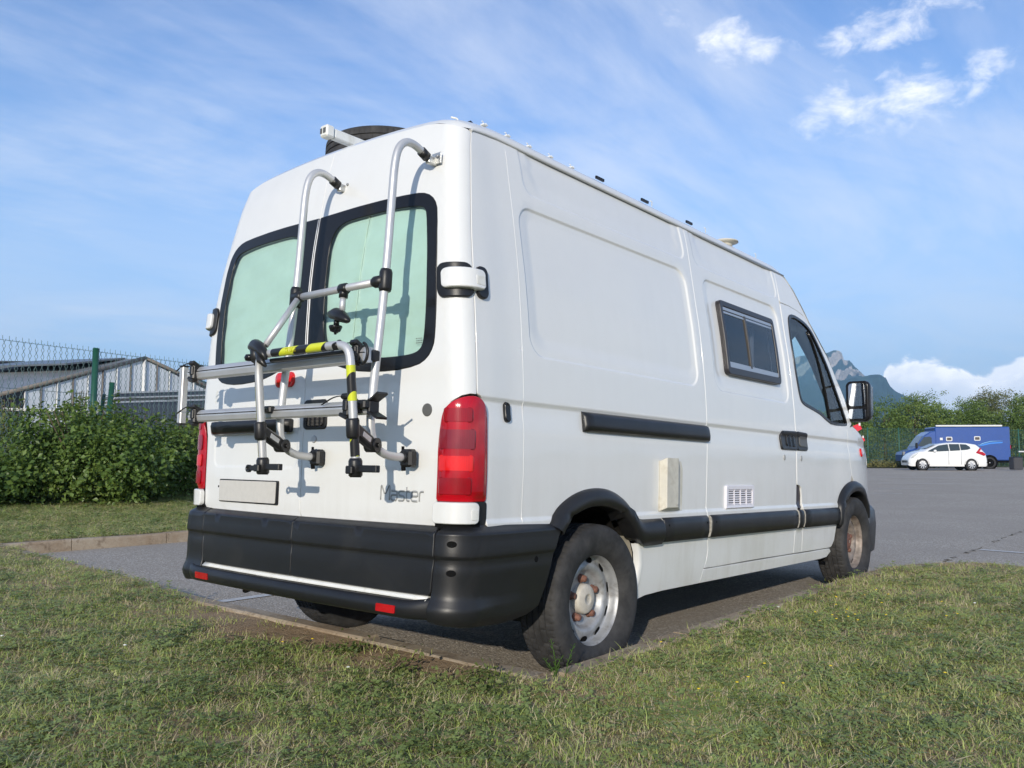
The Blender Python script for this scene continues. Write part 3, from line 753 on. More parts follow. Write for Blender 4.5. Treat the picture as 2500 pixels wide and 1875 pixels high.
# windscreen in the opening, black surround
def vcut(rs, lo, hi):
    out = []
    for r in rs:
        xs = [p for p, v in zip(r, vs) if lo <= v <= hi]; out.append(xs)
    return out
wrs = [frow(t) for t in np.linspace(4, 10.25, 26)]
rows_mesh('windscreen', vcut(wrs, -.955, .955), M['cabglass'], van)
for sgn in (-1, 1):
    rows_mesh('windscreen_pillar', vcut(wrs, .93, 1.0) if sgn > 0 else vcut(wrs, -1.0, -.93), M['paint'], van)
# interior trims: pillars, headlining, dashboard, seats' bulkhead
for sgn in (-1, 1):
    mb = MB(); pts = []
    for t_ in np.linspace(2.6, 10.0, 22):
        i = int(t_); e = EP[i].lerp(EP[i+1], t_-i); pts.append((e.x-.045, sgn*(e.y-.065), e.z-.03))
    mb.tube(pts, .060, 10); mb.build('pillar_trim', M['inside'], van)
mb = MB()
for sx in np.linspace(-1, 1, 2): pass
mb.box((3.66, 0, 2.06), (.50, 1.62, .20), bev=.05); mb.build('headlining', M['inside'], van)
mb = MB(); mb.box((4.62, 0, 1.20), (.36, 1.74, .30), bev=.08); mb.box((4.52, 0, .95), (.3, 1.7, .5), bev=.05)
mb.build('dashboard', M['inside'], van)
mb = MB(); mb.box((3.36, 0, 1.33), (.02, 1.66, 1.5)); mb.build('bulkhead', M['inside'], van)
mb = MB()
for yy in (-.5, .5):
    mb.box((3.72, yy, .95), (.5, .5, .16), bev=.05); mb.box((3.52, yy, 1.2), (.14, .48, .5), bev=.05); mb.build('seat', M['inside'], van); mb = MB()
mb = MB(); mb.box((2.75, 0, .42), (2.6, 1.74, .12)); mb.box((2.6, 0, .45), (4.6, 1.10, .14)); mb.box((.32, 0, .47), (.5, 1.5, .12)); mb.build('underbody', M['gap'], van)
# inner dark shell seen in the gaps (rear and right flank), with holes where there is glass
shS = S_off(S_rear, in_rear, lambda a, z: a*0-.024)
RWIN = [(-.008, 2.06), (-.008, 2.094), (-.0082, 2.1), (-.014, 2.1), (-.05, 2.101), (-.4, 2.107), (-.715, 2.100), (-.793, 2.086), (-.84, 2.050), (-.858, 1.995), (-.850, 1.8), (-.838, 1.6), (-.826, 1.472), (-.815, 1.424), (-.782, 1.380), (-.724, 1.352), (-.579, 1.338), (-.395, 1.346), (-.30, 1.362), (-.2, 1.39), (-.10, 1.413), (-.05, 1.418), (-.014, 1.419), (-.0082, 1.42), (-.008, 1.426), (-.008, 1.46)]
panel('inner_shell', [(-1.2, .72), (1.2, .72), (1.2, 2.36), (-1.2, 2.36)], shS, in_rear, M['gap'], van, holes=[[(-.78, 1.42), (-.1, 1.42), (-.1, 2.03), (-.78, 2.03)], [(.78, 1.42), (.1, 1.42), (.1, 2.03), (.78, 2.03)]], h=.09, edge=False)
SRin = S_off(SR, in_side, lambda x, z: x*0-.035)
panel('inner_shell', [(.22, .62), (.22, 2.37), (3.44, 2.37), (3.47, 2.13), (3.47, .42), (1.8, .36), (1.42, .36), (1.42, .55), (1.3, .72), (1.1, .82), (.85, .83), (.6, .74)], SRin, in_side, M['gap'], van, holes=[[(2.41, 1.57), (3.15, 1.57), (3.16, 1.975), (2.41, 1.975)]], h=.15, edge=False)

# --- rear doors -----------------------------------------------------------
def d_rear(a, z):
    a = np.asarray(a, float); d = np.zeros_like(a)
    d -= .010*ss(z, .735, .715)
    s = rbox(a, z, .03, .775, .918, 1.20, .05)
    d -= .0035*ss(s, 0, .02)
    return d
SRR = S_off(S_rear, in_rear, d_rear)
topr = [(-a, zt(a)-.003) for a in np.linspace(.004, 1.0, 14)]
rdoor = topr+[(-1.013, 2.374), (-1.013, 1.232), (-.985, 1.233), (-.949, 1.224), (-.905, 1.200), (-.866, 1.155), (-.846, 1.085), (-.842, .998), (-.842, .81), (-.838, .715), (-.004, .712)]
lw = [(a, z) for a, z in shrink(chaikin(RWIN, 1), .010)]
panel('rear_door', rdoor, SRR, in_rear, M['paint'], van, holes=[lw], h=.045)
mir = lambda P: [(-a, z) for a, z in P]
panel('rear_door', mir(rdoor), SRR, in_rear, M['paint'], van, holes=[mir(lw)], h=.045, feats=[ringpts(.03, .775, .918, 1.20, .05, (0, .007, .014, .02))])
RGL = [(-.26, 2.053), (-.19, 2.040), (-.148, 2.015), (-.122, 1.96), (-.114, 1.88), (-.114, 1.6), (-.122, 1.517), (-.152, 1.462), (-.22, 1.42), (-.40, 1.40), (-.56, 1.392), (-.70, 1.396), (-.75, 1.417), (-.768, 1.458), (-.783, 1.577), (-.800, 1.826), (-.797, 1.995), (-.776, 2.030), (-.719, 2.043), (-.56, 2.053)]
RGL = chaikin(RGL, 2)
Sf = S_off(S_rear, in_rear, lambda a, z: a*0+.003); Sg = S_off(S_rear, in_rear, lambda a, z: a*0-.001)
Sb = S_off(S_rear, in_rear, lambda a, z: a*0-.0175+.0022*np.sin(z*38+np.sin(a*9)*1.5)*np.sin(a*5+1)+.0009*np.sin(z*90+a*23))
for mm in (lambda P: P, mir):
    Fo = mm(chaikin(RWIN, 1)); Fi = mm(RGL)
    panel('window_frame', Fo, Sf, in_rear, M['gloss_black'], van, holes=[Fi], h=.05, depth=.01, rnd=.004)
    panel('window_glass', mm(shrink(RGL, -.002)), Sg, in_rear, M['greenglass'], van, h=.09, edge=False)
    bl = mm([(-.09, 1.385), (-.83, 1.385), (-.83, 2.07), (-.09, 2.07)])
    o = panel('thermal_blind', bl, Sb, in_rear, M['silverblind'], van, h=.022, edge=False)
# crease wire in the right blind
mb = MB(); zs_ = np.linspace(1.42, 2.05, 14); as_ = np.interp(zs_, [1.42, 2.05], [-.30, -.385])
P, N = frame(S_off(S_rear, in_rear, lambda a, z: a*0-.0145), as_, zs_, in_rear); mb.tube([tuple(p) for p in P], .0022, 6); mb.build('blind_seam', M['whiteplastic'], van)
# rubber seals of the split and worn white edges
for s_ in (-1, 1):
    mb = MB(); zs_ = np.linspace(1.43, 2.095, 12); P, N = frame(S_rear, np.full(12, s_*.0075), zs_, in_rear)
    mb.tube([tuple(p) for p in P+N*.0035], .0022, 6); mb.build('window_edge_trim', M['alu2'], van)

# --- tail lamps -------------------------------------------------------------
lampP = [(-.850, .998), (-.855, 1.085), (-.873, 1.147), (-.908, 1.190), (-.950, 1.213), (-1.000, 1.221), (-1.040, 1.210), (-1.066, 1.168), (-1.074, 1.085), (-1.076, .944)]
lampP = [tuple(p[:2]) for p in smoothpath([(a, z, 0) for a, z in lampP], 2)]
lampP = [(-.850, .820), (-.850, .90)]+lampP+[(-1.076, .88), (-1.075, .820), (-1.071, .813), (-.856, .813)]
def even(poly, st):
    P = np.array(list(poly)+[poly[0]], float); s = np.concatenate([[0], np.cumsum(np.linalg.norm(np.diff(P, axis=0), axis=1))]); u = np.linspace(0, s[-1], int(s[-1]/st)+1)[:-1]
    return [tuple(p) for p in np.stack([np.interp(u, s, P[:, 0]), np.interp(u, s, P[:, 1])], -1)]
lampP = even(lampP, .009)
lampG = even(shrink(lampP, -.0035), .012)
for mm in (lambda P: P, mir):
    g_ = 1
    panel('tail_lamp_gasket', mm(lampG), S_off(S_rear, in_rear, lambda a, z: a*0+.001), in_rear, M['gap'], van, h=.03, depth=.03)
    def bul(a, z): return .006+.010*ss(rbox(np.abs(a), z, .850, 1.079, .812, 1.30, .03), 0, .035)*ss(rbox(np.abs(a), z, .80, 1.13, .70, 1.235, .12), -.01, .06)
    o = panel('tail_lamp', mm(lampP), S_off(S_rear, in_rear, bul), in_rear, M['red'], van, h=.011, depth=.012, rnd=.004)
    def bul2(a, z): return .0175+a*0
    S5 = S_off(S_rear, in_rear, bul2)
    for (a0, a1, z0, z1, r_s, mn) in ((.866, 1.0, 1.010, 1.092, .014, 'pink'), (.885, .99, 1.115, 1.175, .014, 'darkred'), (.866, .995, .925, .990, .012, 'redbright'), (.868, .990, .835, .905, .012, 'darkred')):
        mb = MB(); q = rring(a0, a1, z0, z1, r_s, 4)
        P = mm([(-a, z) for a, z in q]); n = len(P)
        PP, NN = frame(S5, np.array([p[0] for p in P]), np.array([p[1] for p in P]), in_rear)
        PP2 = PP+NN*.0022; q2 = shrink(P, .004); PQ, NQ = frame(S5, np.array([p[0] for p in q2]), np.array([p[1] for p in q2]), in_rear)
        if area(np.array(P)) < 0: PP = PP[::-1]
        V = list(PP)+list(PQ+NQ*.0025)
        mb.addm(V, [(i, (i+1) % n, n+(i+1) % n, n+i) for i in range(n)], True)
        # inner fan subdivided along the corner
        k = 10
        av = np.linspace(a0+.005, a1-.005, k); rows_ = []
        for zq in (z0+.004, (z0+z1)/2, z1-.004):
            A = np.array([(-x if mm is not mir else x) for x in av]); Pn, Nq = frame(S5, A, np.full(k, zq), in_rear); rows_.append(Pn+Nq*.0022)
        V = [p for r in rows_ for p in r]
        mb.addm(V, [(i*k+j, i*k+j+1, (i+1)*k+j+1, (i+1)*k+j) for i in range(2) for j in range(k-1)], True)
        mb.build('lens_segment', M[mn], o)
# lower hinge covers and black pad under the lamps
for s_ in (-1, 1):
    for (nm, a0, a1, z0, z1, off, mm_, r_s) in (('lower_hinge_pad', .848, 1.082, .722, .806, .004, 'black', .01), ('lower_hinge_cover', .852, 1.016, .730, .803, .026, 'paint', .014)):
        P = [(s_*a, z) for a, z in rring(a0, a1, z0, z1, r_s, 4)]
        panel(nm, P, S_off(S_rear, in_rear, lambda a, z, o=off: a*0+o), in_rear, M[mm_], van, h=.03, depth=off+.003, rnd=.006)
    P = [(s_*a, z) for a, z in rring(.990, 1.0145, .742, .781, .003, 2)]
    panel('hinge_cap', P, S_off(S_rear, in_rear, lambda a, z: a*0+.0275), in_rear, M['whiteplastic'], van, h=.02, depth=.003, rnd=.001)
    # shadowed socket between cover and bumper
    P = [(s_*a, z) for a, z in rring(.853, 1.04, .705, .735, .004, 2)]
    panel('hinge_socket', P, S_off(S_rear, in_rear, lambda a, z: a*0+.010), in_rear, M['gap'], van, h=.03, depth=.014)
# upper hinges
for s_ in (-1, 1):
    mb = [(s_*a, z) for a, z in rring(.858, 1.006, 1.622, 1.756, .03, 5)]
    panel('hinge_plate', mb, S_off(S_rear, in_rear, lambda a, z: a*0+.012), in_rear, M['black'], van, h=.03, depth=.012, rnd=.006)
    mb = [(s_*a, z) for a, z in rring(1.034, 1.088, 1.628, 1.752, .022, 5)]
    panel('hinge_plate', mb, S_off(S_rear, in_rear, lambda a, z: a*0+.016), in_rear, M['black'], van, h=.02, depth=.016, rnd=.006)
    mb = [(s_*a, z) for a, z in rring(.893, 1.050, 1.657, 1.726, .014, 5)]
    panel('hinge_cover', mb, S_off(S_rear, in_rear, lambda a, z: .036-.010*ss(np.abs(a), .93, .89)), in_rear, M['paint'], van, h=.025, depth=.034, rnd=.008)
    mb = [(s_*a, z) for a, z in rring(1.006, 1.0475, 1.668, 1.704, .002, 2)]
    panel('hinge_cap', mb, S_off(S_rear, in_rear, lambda a, z: a*0+.0372), in_rear, M['whiteplastic'], van, h=.02, depth=.002, rnd=.0012)

# --- small rear items -------------------------------------------------------
def disc(a, z, r, m, name, off, parent=van, el=1, n=20):
    P = [(a+r*math.cos(2*PI*k/n)*el, z+r*math.sin(2*PI*k/n)) for k in range(n)]
    return panel(name, P, S_off(S_rear, in_rear, lambda u, v: u*0+off), in_rear, m, parent, h=r*.8, depth=off+.002, rnd=min(.003, off))
disc(-.783, 1.1685, .0235, M['grey_plastic'], 'round_cap', .004)
disc(-.085, 1.0575, .014, M['alu2'], 'door_lock', .006)
disc(.707, .827, .004, M['gap'], 'screw', .002, n=8)
P = rring(.083, .226, 1.306, 1.371, .025, 5)
panel('high_brake_light', P, S_off(S_rear, in_rear, lambda a, z: .010+.012*ss(rbox(a, z, .083, .226, 1.306, 1.371, .025), 0, .03)), in_rear, M['redbright'], van, h=.015, depth=.01)
P = rring(-.168, -.006, 1.105, 1.232, .02, 5)
o = panel('rear_handle_recess', P, S_off(S_rear, in_rear, lambda a, z: a*0+.006), in_rear, M['black'], van, h=.03, depth=.006, rnd=.004)
P = rring(-.152, -.020, 1.118, 1.190, .012, 4)
panel('rear_handle', P, S_off(S_rear, in_rear, lambda a, z: .012+.006*np.sin(np.abs(a)*190)), in_rear, M['gloss_black'], o, h=.008, depth=.006, rnd=.002)
rowsL = []
for a in np.linspace(.078, .783, 16):
    P, N = frame(S_rear, np.full(8, a), np.array([1.150, 1.154, 1.15, 1.13, 1.10, 1.09, 1.092, 1.11]), in_rear)
    e = ss(abs(a-.43), .36, .33)
    rowsL.append(P+N*(np.array([0, .02, .040, .046, .036, .028, .006, 0])*(.35+.65*e)+.001)[:, None])
o = rows_mesh('plate_lamp_handle', rowsL, M['black'], van, close_u=True, cap=True)
mb = MB(); P, N = frame(S_rear, np.linspace(.10, .76, 8), np.full(8, 1.088), in_rear); mb.tube([tuple(p) for p in P+N*.020], .004, 6); mb.build('chrome_edge', M['alu2'], o)
# blank number plate
P = fillet([(.168, .7545), (.688, .7545), (.688, .8635), (.168, .8635)], .006, 2)
o = panel('number_plate', P, S_off(S_rear, in_rear, lambda a, z: a*0+.006), in_rear, M['gloss_black'], van, h=.1, depth=.006, rnd=.002)
P = fillet([(.185, .7605), (.682, .7585), (.682, .8585), (.182, .8595)], .004, 2)
panel('plate_face', P, S_off(S_rear, in_rear, lambda a, z: a*0+.009), in_rear, M['plate'], o, h=.1, depth=.003, rnd=.001)
# lettering
def text_mb(txt, size, extr, shear=0, xs=1, offset=0):
    c = bpy.data.curves.new('lettering', 'FONT'); c.body = txt; c.size = size; c.extrude = extr; c.align_x = 'CENTER'; c.align_y = 'CENTER'; c.shear = shear; c.resolution_u = 3; c.offset = offset
    o = bpy.data.objects.new('lettering', c); COL.objects.link(o); dg = bpy.context.evaluated_depsgraph_get(); dg.update()
    me = bpy.data.meshes.new_from_object(o.evaluated_get(dg)); mb = MB(); mb.addm([(v.co.x*xs, v.co.y, v.co.z) for v in me.vertices], [tuple(p.vertices) for p in me.polygons])
    bpy.data.objects.remove(o); bpy.data.curves.remove(c); bpy.data.meshes.remove(me); return mb
def text_strokes(word, h, wr, sp):
    """outlined lettering from rounded strokes: list of polylines per letter in unit boxes"""
    G = {'M': (1.15, [[(0, 0), (0, .92), (.07, 1), (.16, .93), (.55, .32), (.98, .93), (1.07, 1), (1.15, .92), (1.15, 0)]]),
         'a': (.78, [[(.05, .66), (.6, .66), (.72, .6), (.76, .48), (.76, 0), (.18, 0), (.06, .04), (0, .15), (0, .24), (.06, .34), (.18, .38), (.76, .38)]]),
         's': (.72, [[(.70, .66), (.16, .66), (.04, .6), (.0, .5), (.06, .38), (.18, .35), (.54, .33), (.68, .28), (.72, .16), (.66, .04), (.52, 0), (.02, 0)]]),
         't': (.46, [[(.06, .95), (.06, .15), (.12, .04), (.22, 0), (.46, 0)], [(.06, .66), (.44, .66)]]),
         'e': (.80, [[(.10, .33), (.8, .33), (.78, .55), (.66, .66), (.18, .66), (.05, .6), (0, .46), (0, .2), (.05, .06), (.18, 0), (.76, 0)]]),
         'r': (.50, [[(0, 0), (0, .46), (.05, .6), (.18, .66), (.5, .66)]])}
    mb = MB(); x = 0
    for ch in word:
        w, st = G[ch]
        for s in st:
            s = [tuple(p) for p in smoothpath([(px, py, 0) for px, py in s], 1)]
            mb.tube([((x+p[0]*h), p[1]*h, 0) for p in s], wr, 6)
        x += (w+sp)*h
    xc = (x-sp*h)/2; mb.V = [(v[0]-xc, v[1]-.4*h, v[2]*.5) for v in mb.V]
    return mb
mb = text_strokes('Master', .052, .0036, .20)
wmb = max(v[0] for v in mb.V)-min(v[0] for v in mb.V); k = .245/wmb
mb.V = [(-v[0]*k, v[1]*1.12, v[2]) for v in mb.V]
decal('model_lettering', mb, SRR, in_rear, M['badge'], van, (-.657, .828), base=.0015)
mb = MB()
for i, w in enumerate((.030, .022, .034)):
    for j in range(4): mb.box(((j-1.5)*.0095, -.009*i, 0), (.007*(.6+.4*((i+j) % 2)), .004, .0004))
decal('glass_marking', mb, Sg, in_rear, M['grey_plastic'], van, (-.738, 1.462), base=.001)
mb = MB()
for i in range(9): mb.box((0.004*((i*7) % 3), -.0075*i, 0), (.012+.006*(i % 2), .0022, .0003))
decal('sticker', mb, SRR, in_rear, mat('faded_print', (.60, .58, .45), .6), van, (.775, 1.315), base=.0008)

# --- rear bumper ------------------------------------------------------------
def bump_off(a, z):
    a = np.abs(a)
    o = .048*ss(z, .724, .685)+.004*ss(z, .68, .61)-.007*ss(z, .604, .590)+.004*ss(z, .585, .54)
    return o
def corner_off(a, z):
    o = bump_off(a, z)
    o = o+.008*ss(z, .455, .40)*ss(np.abs(a), 1.5, 1.0)-.020*ss(z, .375, .315)+.014*np.exp(-((z-.400)/.042)**2)*ss(np.abs(a), 1.16, .93)
    o = o*(1-.35*ss(np.abs(a), 1.15, 1.55))
    return o
Sbp = S_off(S_rear, in_rear, bump_off)
hz = lambda a0, a1: [hlines(a0, a1, (.712, .703, .694, .608, .602, .596, .590, .46, .44, .42, .40, .38, .36, .34), .012)]
for P in ([(-.022, .712), (-.022, .458), (-.60, .456), (-.878, .458), (-.882, .60), (-.878, .712)], [(-.012, .712), (-.012, .458), (.60, .456), (.748, .458), (.752, .60), (.752, .712)]):
    panel('door_lower_cladding', fillet(P, .012, 3), Sbp, in_rear, M['black'], van, h=.035, depth=.05, rnd=.007, feats=hz(-.87, .75))
Sco = S_off(S_rear, in_rear, corner_off)
cP = [(-.892, .698), (-.90, .715), (-.96, .722), (-1.05, .722), (-1.2, .716), (-1.50, .708), (-1.565, .706), (-1.53, .66), (-1.497, .59), (-1.45, .46), (-1.41, .385), (-1.34, .354), (-1.24, .340), (-1.12, .338), (-1.0, .345), (-.93, .352), (-.892, .36)]
o = panel('bumper_corner', cP, Sco, in_rear, M['black'], van, h=.03, depth=.06, rnd=.010, feats=hz(-1.5, -.9))
cL = [(.762, .698), (.77, .715), (.96, .722), (1.2, .716), (1.50, .708), (1.45, .46), (1.405, .36), (1.24, .305), (1.0, .345), (.85, .36), (.762, .37)]
o2 = panel('bumper_corner', cL, Sco, in_rear, M['black'], van, h=.035, depth=.06, rnd=.010, feats=hz(.77, 1.5))
for (a, z) in ((-.936, .652), (-.938, .545), (-1.372, .572)):
    rws = []
    for rr, hh in ((.0125, -.0008), (.0115, .0006), (.0095, .0002), (.005, -.0003)):
        th = np.linspace(0, 2*PI, 17)[:-1]; P, N = frame(Sco, a+rr*np.cos(th), z+rr*np.sin(th), in_rear); rws.append(P+N*(hh+.0012))
    rws.append([tuple(np.mean(rws[-1], 0))]*16)
    rows_mesh('bumper_screw', rws, M['gap'], o, close_u=True)
# white door sill strip above the step
rows_ = []
for a in np.linspace(-.868, .745, 26):
    P, N = frame(S_rear, np.full(4, a), np.array([.452, .449, .434, .428]), in_rear); rows_.append(P+N*np.array([.02, .040, .056, .03])[:, None])
rows_mesh('door_sill_strip', rows_, M['whiteplastic'], van, close_u=True, cap=True)
# step bar: rounded section following the rear, swept round into the corners
prof = []
for k in range(16):
    an = 2*PI*k/16; prof.append((.3975+.034*math.sin(an)*(1 if math.sin(an) > 0 else 1.15), .058+.034*np.sign(math.cos(an))*abs(math.cos(an))**.8))
aa = np.concatenate([np.linspace(-.96, -.87, 10), np.linspace(-.85, .85, 40), np.linspace(.86, .90, 5)])
rws = []
for a in aa:
    k = ss(abs(a), .93, .78); vv = np.array([p[0] for p in prof]); oo = np.array([p[1] for p in prof])
    vv = (vv-.3975)*(1+.25*(1-k))+.3975+.012*(1-k); oo = (oo-.058)*(.60+.40*k)+.058-.034*(1-k)
    P, N = frame(S_rear, np.full(16, a), vv, in_rear); rws.append(P+N*oo[:, None])
step = rows_mesh('rear_step', rws, M['black'], van, close_u=True, cap=True)
# groove on the step top
for (a0, a1) in ((.615, .738), (-.746, -.640)):
    q = rring(a0, a1, .378, .408, .004, 2); n = len(q)
    P, N = frame(S_rear, np.array([p[0] for p in q]), np.array([p[1] for p in q]), in_rear)
    mb = MB(); V = list(P+N*.082)+list(P+N*.0945); mb.addm(V, [(i, (i+1) % n, n+(i+1) % n, n+i) for i in range(n)]+[tuple(range(n, 2*n))])
    mb.build('reflector', M['reflector'], step)
mb = MB(); mb.tube(smoothpath([(.02, .335, .375), (-.03, .335, .345), (-.03, .375, .345), (.02, .375, .375)], 2), .008, 8); mb.build('towing_eye', M['gap'], van)

# --- side mouldings ---------------------------------------------------------
stp = [(.592, -.004), (.590, .014), (.597, .022), (.62, .026), (.67, .026), (.694, .020), (.704, .010), (.707, -.004)]
M['worn'] = mat('worn_strip_end', (.34, .32, .28), .8, var=.3, vscale=60)
for (x0, x1) in ((1.545, 2.038), (2.080, 3.345), (3.382, 3.452), (3.487, 4.172)):
    n = max(2, int((x1-x0)/.08)); us = np.concatenate([[x0, x0+.003], np.linspace(x0+.008, x1-.008, n), [x1-.003, x1]])
    o = profile_sweep('side_moulding', us, stp, SRd, in_side, M['black'], van, scale=lambda u, a=x0, b=x1: .55+.45*min(1, (u-a)/.008, (b-u)/.008) if min(u-a, b-u) < .008 else 1)
    us = [x0-.011, x0-.003]
    if x0 > 1.5: profile_sweep('moulding_end', us, [(v, q*.8-.002) for v, q in stp], SRd, in_side, M['worn'], o)
    if x1-x0 > .3:
        for xs_ in ((x0+.035, x1-.03) if x1-x0 < .6 else (x0+.035, x1-.035)):
            th = np.linspace(0, 2*PI, 9)[:-1]; P, N = frame(SRd, xs_+.006*np.cos(th), .668+.006*np.sin(th), in_side)
            rows_mesh('moulding_screw', [P+N*.0268, [tuple(np.mean(P+N*.0275, 0))]*8], M['gap'], o, close_u=True)
# wheel arch flares
def flare(outer, inner, name, tail=None, S=SRd):
    A = [Vector((p[0], p[1], 0)) for p in outer]; B = [Vector((p[0], p[1], 0)) for p in inner]
    A = [tuple(p[:2]) for p in smoothpath(A, 2)]; B = [tuple(p[:2]) for p in smoothpath(B, 2)]
    def resample(P, n):
        P = np.array(P); s = np.concatenate([[0], np.cumsum(np.linalg.norm(np.diff(P, axis=0), axis=1))]); t_ = np.linspace(0, s[-1], n)
        return np.stack([np.interp(t_, s, P[:, 0]), np.interp(t_, s, P[:, 1])], -1)
    A = resample(A, 44); B = resample(B, 44); rws = []
    for k, (t_, of) in enumerate([(0, -.002), (.0, .004), (.12, .022), (.32, .036), (.6, .040), (.86, .036), (.97, .028), (1.0, .014), (1.0, -.06)]):
        Q = A*(1-t_)+B*t_; P, N = frame(S, Q[:, 0], Q[:, 1], in_side); rws.append(P+N*of)
    return rows_mesh(name, rws, M['black'], van)
flare([(.585, .705), (.62, .745), (.662, .785), (.756, .830), (.855, .855), (.959, .862), (1.046, .855), (1.148, .826), (1.232, .773), (1.288, .722), (1.32, .704), (1.42, .704), (1.525, .704)],
      [(.660, .66), (.68, .690), (.731, .732), (.789, .755), (.879, .776), (.984, .778), (1.094, .762), (1.175, .723), (1.236, .672), (1.275, .62), (1.315, .592), (1.42, .590), (1.525, .592)], 'rear_arch_flare')
profile_sweep('moulding_end', [1.528, 1.542], [(v, q*.8-.002) for v, q in stp], SRd, in_side, M['worn'], van)
flare([(4.165, .60), (4.168, .66), (4.175, .73), (4.224, .806), (4.307, .86), (4.408, .894), (4.53, .908), (4.656, .897), (4.755, .866), (4.835, .82), (4.90, .75), (4.93, .66)],
      [(4.20, .56), (4.205, .60), (4.225, .665), (4.30, .745), (4.38, .795), (4.45, .815), (4.531, .823), (4.62, .820), (4.70, .805), (4.78, .765), (4.84, .69), (4.865, .60)], 'front_arch_flare')
# wheel housings
for (cx, x0, x1, ztp) in ((.98, .50, 1.37, .76), (4.54, 4.15, 4.93, .80)):
    for s_ in (-1, 1):
        rws = []
        for y in (.925, .80, .66, .58):
            rw = []
            for k in range(25):
                an = PI*k/24; r1 = (x1-x0)/2+.012
                x = (x0+x1)/2-r1*math.cos(an); z = .38+(ztp-.38+.03)*math.sin(an)**.75
                if k in (0,): z = .30
                if k == 24: z = .30
                rw.append((x, s_*(y-.02), z))
            rws.append(rw)
        mbm = rows_mesh('wheel_housing', rws, M['liner'], van)
        V = rws[-1]; mb = MB(); mb.addm([(p[0], p[1], p[2]) for p in V], [tuple(range(len(V)))]); mb.build('housing_wall', M['gap'], van)
# beige underseal on the front face of the rear housing
rws = []
for y in (.918, .86, .78, .72):
    rws.append([(x-.012+.0*y, -y, z) for x, z in [(1.305, .62), (1.335, .585), (1.352, .54), (1.362, .475), (1.346, .40), (1.312, .335), (1.29, .305)]])
rows_mesh('housing_underseal', rws, M['beige'], van)
rws = []
for k, (x, z) in enumerate([(1.325, .585), (1.35, .54), (1.363, .475), (1.348, .40), (1.318, .345), (1.296, .303)]):
    y = float(w_(z)); rws.append([(x-.012, -(y-.035), z), (x-.006, -(y-.012), z), (x+.004, -(y-.004), z), (x+.03, -(y-.006), z)])
rows_mesh('arch_lip', rws, M['paint'], van)

# sliding-door rail cover
rp = [(1.120, -.002), (1.117, .016), (1.124, .030), (1.145, .036), (1.185, .034), (1.203, .026), (1.211, .012), (1.212, -.002)]
us = np.concatenate([[.838, .842, .85, .862], np.linspace(.9, 2.0, 20), [2.045, 2.058, 2.066, 2.07]])
def rsc(u): return min(1, .25+.75*math.sqrt(max(0, min(1, (u-.838)/.022))), .5+.5*math.sqrt(max(0, min(1, (2.07-u)/.02))))
rl = profile_sweep('sliding_door_rail', us, rp, SRd, in_side, M['black'], van, scale=rsc)
mb = [(x, z) for x, z in rring(.285, .312, 1.134, 1.210, .013, 5)]
panel('rubber_pad', mb, S_off(SRd, in_side, lambda x, z: x*0+.014), in_side, M['gloss_black'], van, h=.02, depth=.016, rnd=.005)
# heater outlet cover (cream plastic wedge box)
bx = MB()
P, N = frame(SRd, np.array([1.528, 1.528, 1.537, 1.537, 1.655, 1.655, 1.752, 1.752]), np.array([.738, .998, .738, .998, .738, .998, .738, .965]), in_side)
n0 = N[0]
b0, b1 = P[0], P[1]; f0, f1 = P[2]+n0*.048, P[3]+n0*.048; g0, g1 = P[4]+n0*.048, P[5]+n0*.048; k0, k1 = P[6], P[7]
V = [b0, b1, f0, f1, g0, g1, k0, k1]
bx.addm([tuple(v) for v in V], [(0, 2, 3, 1), (2, 4, 5, 3), (4, 6, 7, 5), (1, 3, 5, 7), (0, 6, 4, 2)])
bm_ = bx.build('outlet_cover', M['boxcover'], van)
md = bm_.modifiers.new('bevel', 'BEVEL'); md.width = .004; md.segments = 2
panel('outlet_cover_flange', [(1.524, .737), (1.768, .737), (1.772, .96), (1.755, 1.0), (1.524, 1.0)], S_off(SRd, in_side, lambda x, z: x*0+.003), in_side, M['boxcover'], van, h=.1, depth=.003, rnd=.001)
mb = MB(); 
for (u, v) in ((1.536, .760), (1.64, .775)):
    P, N = frame(SRd, np.array([u]), np.array([v]), in_side); q = P[0]+N[0]*(.012 if u < 1.6 else .048); mb.lathe([(0, -.004), (.004, -.004), (.004, 0), (0, .001)], tuple(q), 'Y', 10); mb.build('cover_screw', M['badge'], van); mb = MB()

# fridge vent grille
vg = MB()
def onS(u, v, o):
    P, N = frame(SRd, np.array([u]), np.array([v]), in_side); return P[0]+N[0]*o
vx0, vx1, vz0, vz1 = 2.288, 2.668, .735, .868
fr = panel('vent_frame', fillet([(vx0, vz0), (vx1, vz0), (vx1, vz1), (vx0, vz1)], .008, 2), S_off(SRd, in_side, lambda x, z: x*0+.014), in_side, M['vent'], van, holes=[[(vx0+.022, vz0+.02), (vx1-.022, vz0+.02), (vx1-.022, vz1-.018), (vx0+.022, vz1-.018)]], h=.05, depth=.014, rnd=.003)
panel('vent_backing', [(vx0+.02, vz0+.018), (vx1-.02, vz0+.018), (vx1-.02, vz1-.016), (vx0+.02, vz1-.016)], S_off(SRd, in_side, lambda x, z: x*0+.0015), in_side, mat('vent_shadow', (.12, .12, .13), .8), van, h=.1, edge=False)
for k in range(7):
    z = vz0+.026+k*.0135; mb = MB(); a, b = onS(vx0+.02, z, .011), onS(vx1-.02, z, .011); c, d = onS(vx1-.02, z+.006, .004), onS(vx0+.02, z+.006, .004)
    a2, b2 = onS(vx0+.02, z-.002, .011), onS(vx1-.02, z-.002, .011)
    mb.addm([a, b, c, d, a2, b2], [(0, 1, 2, 3), (4, 5, 1, 0)]); mb.build('slat', M['vent'], fr)
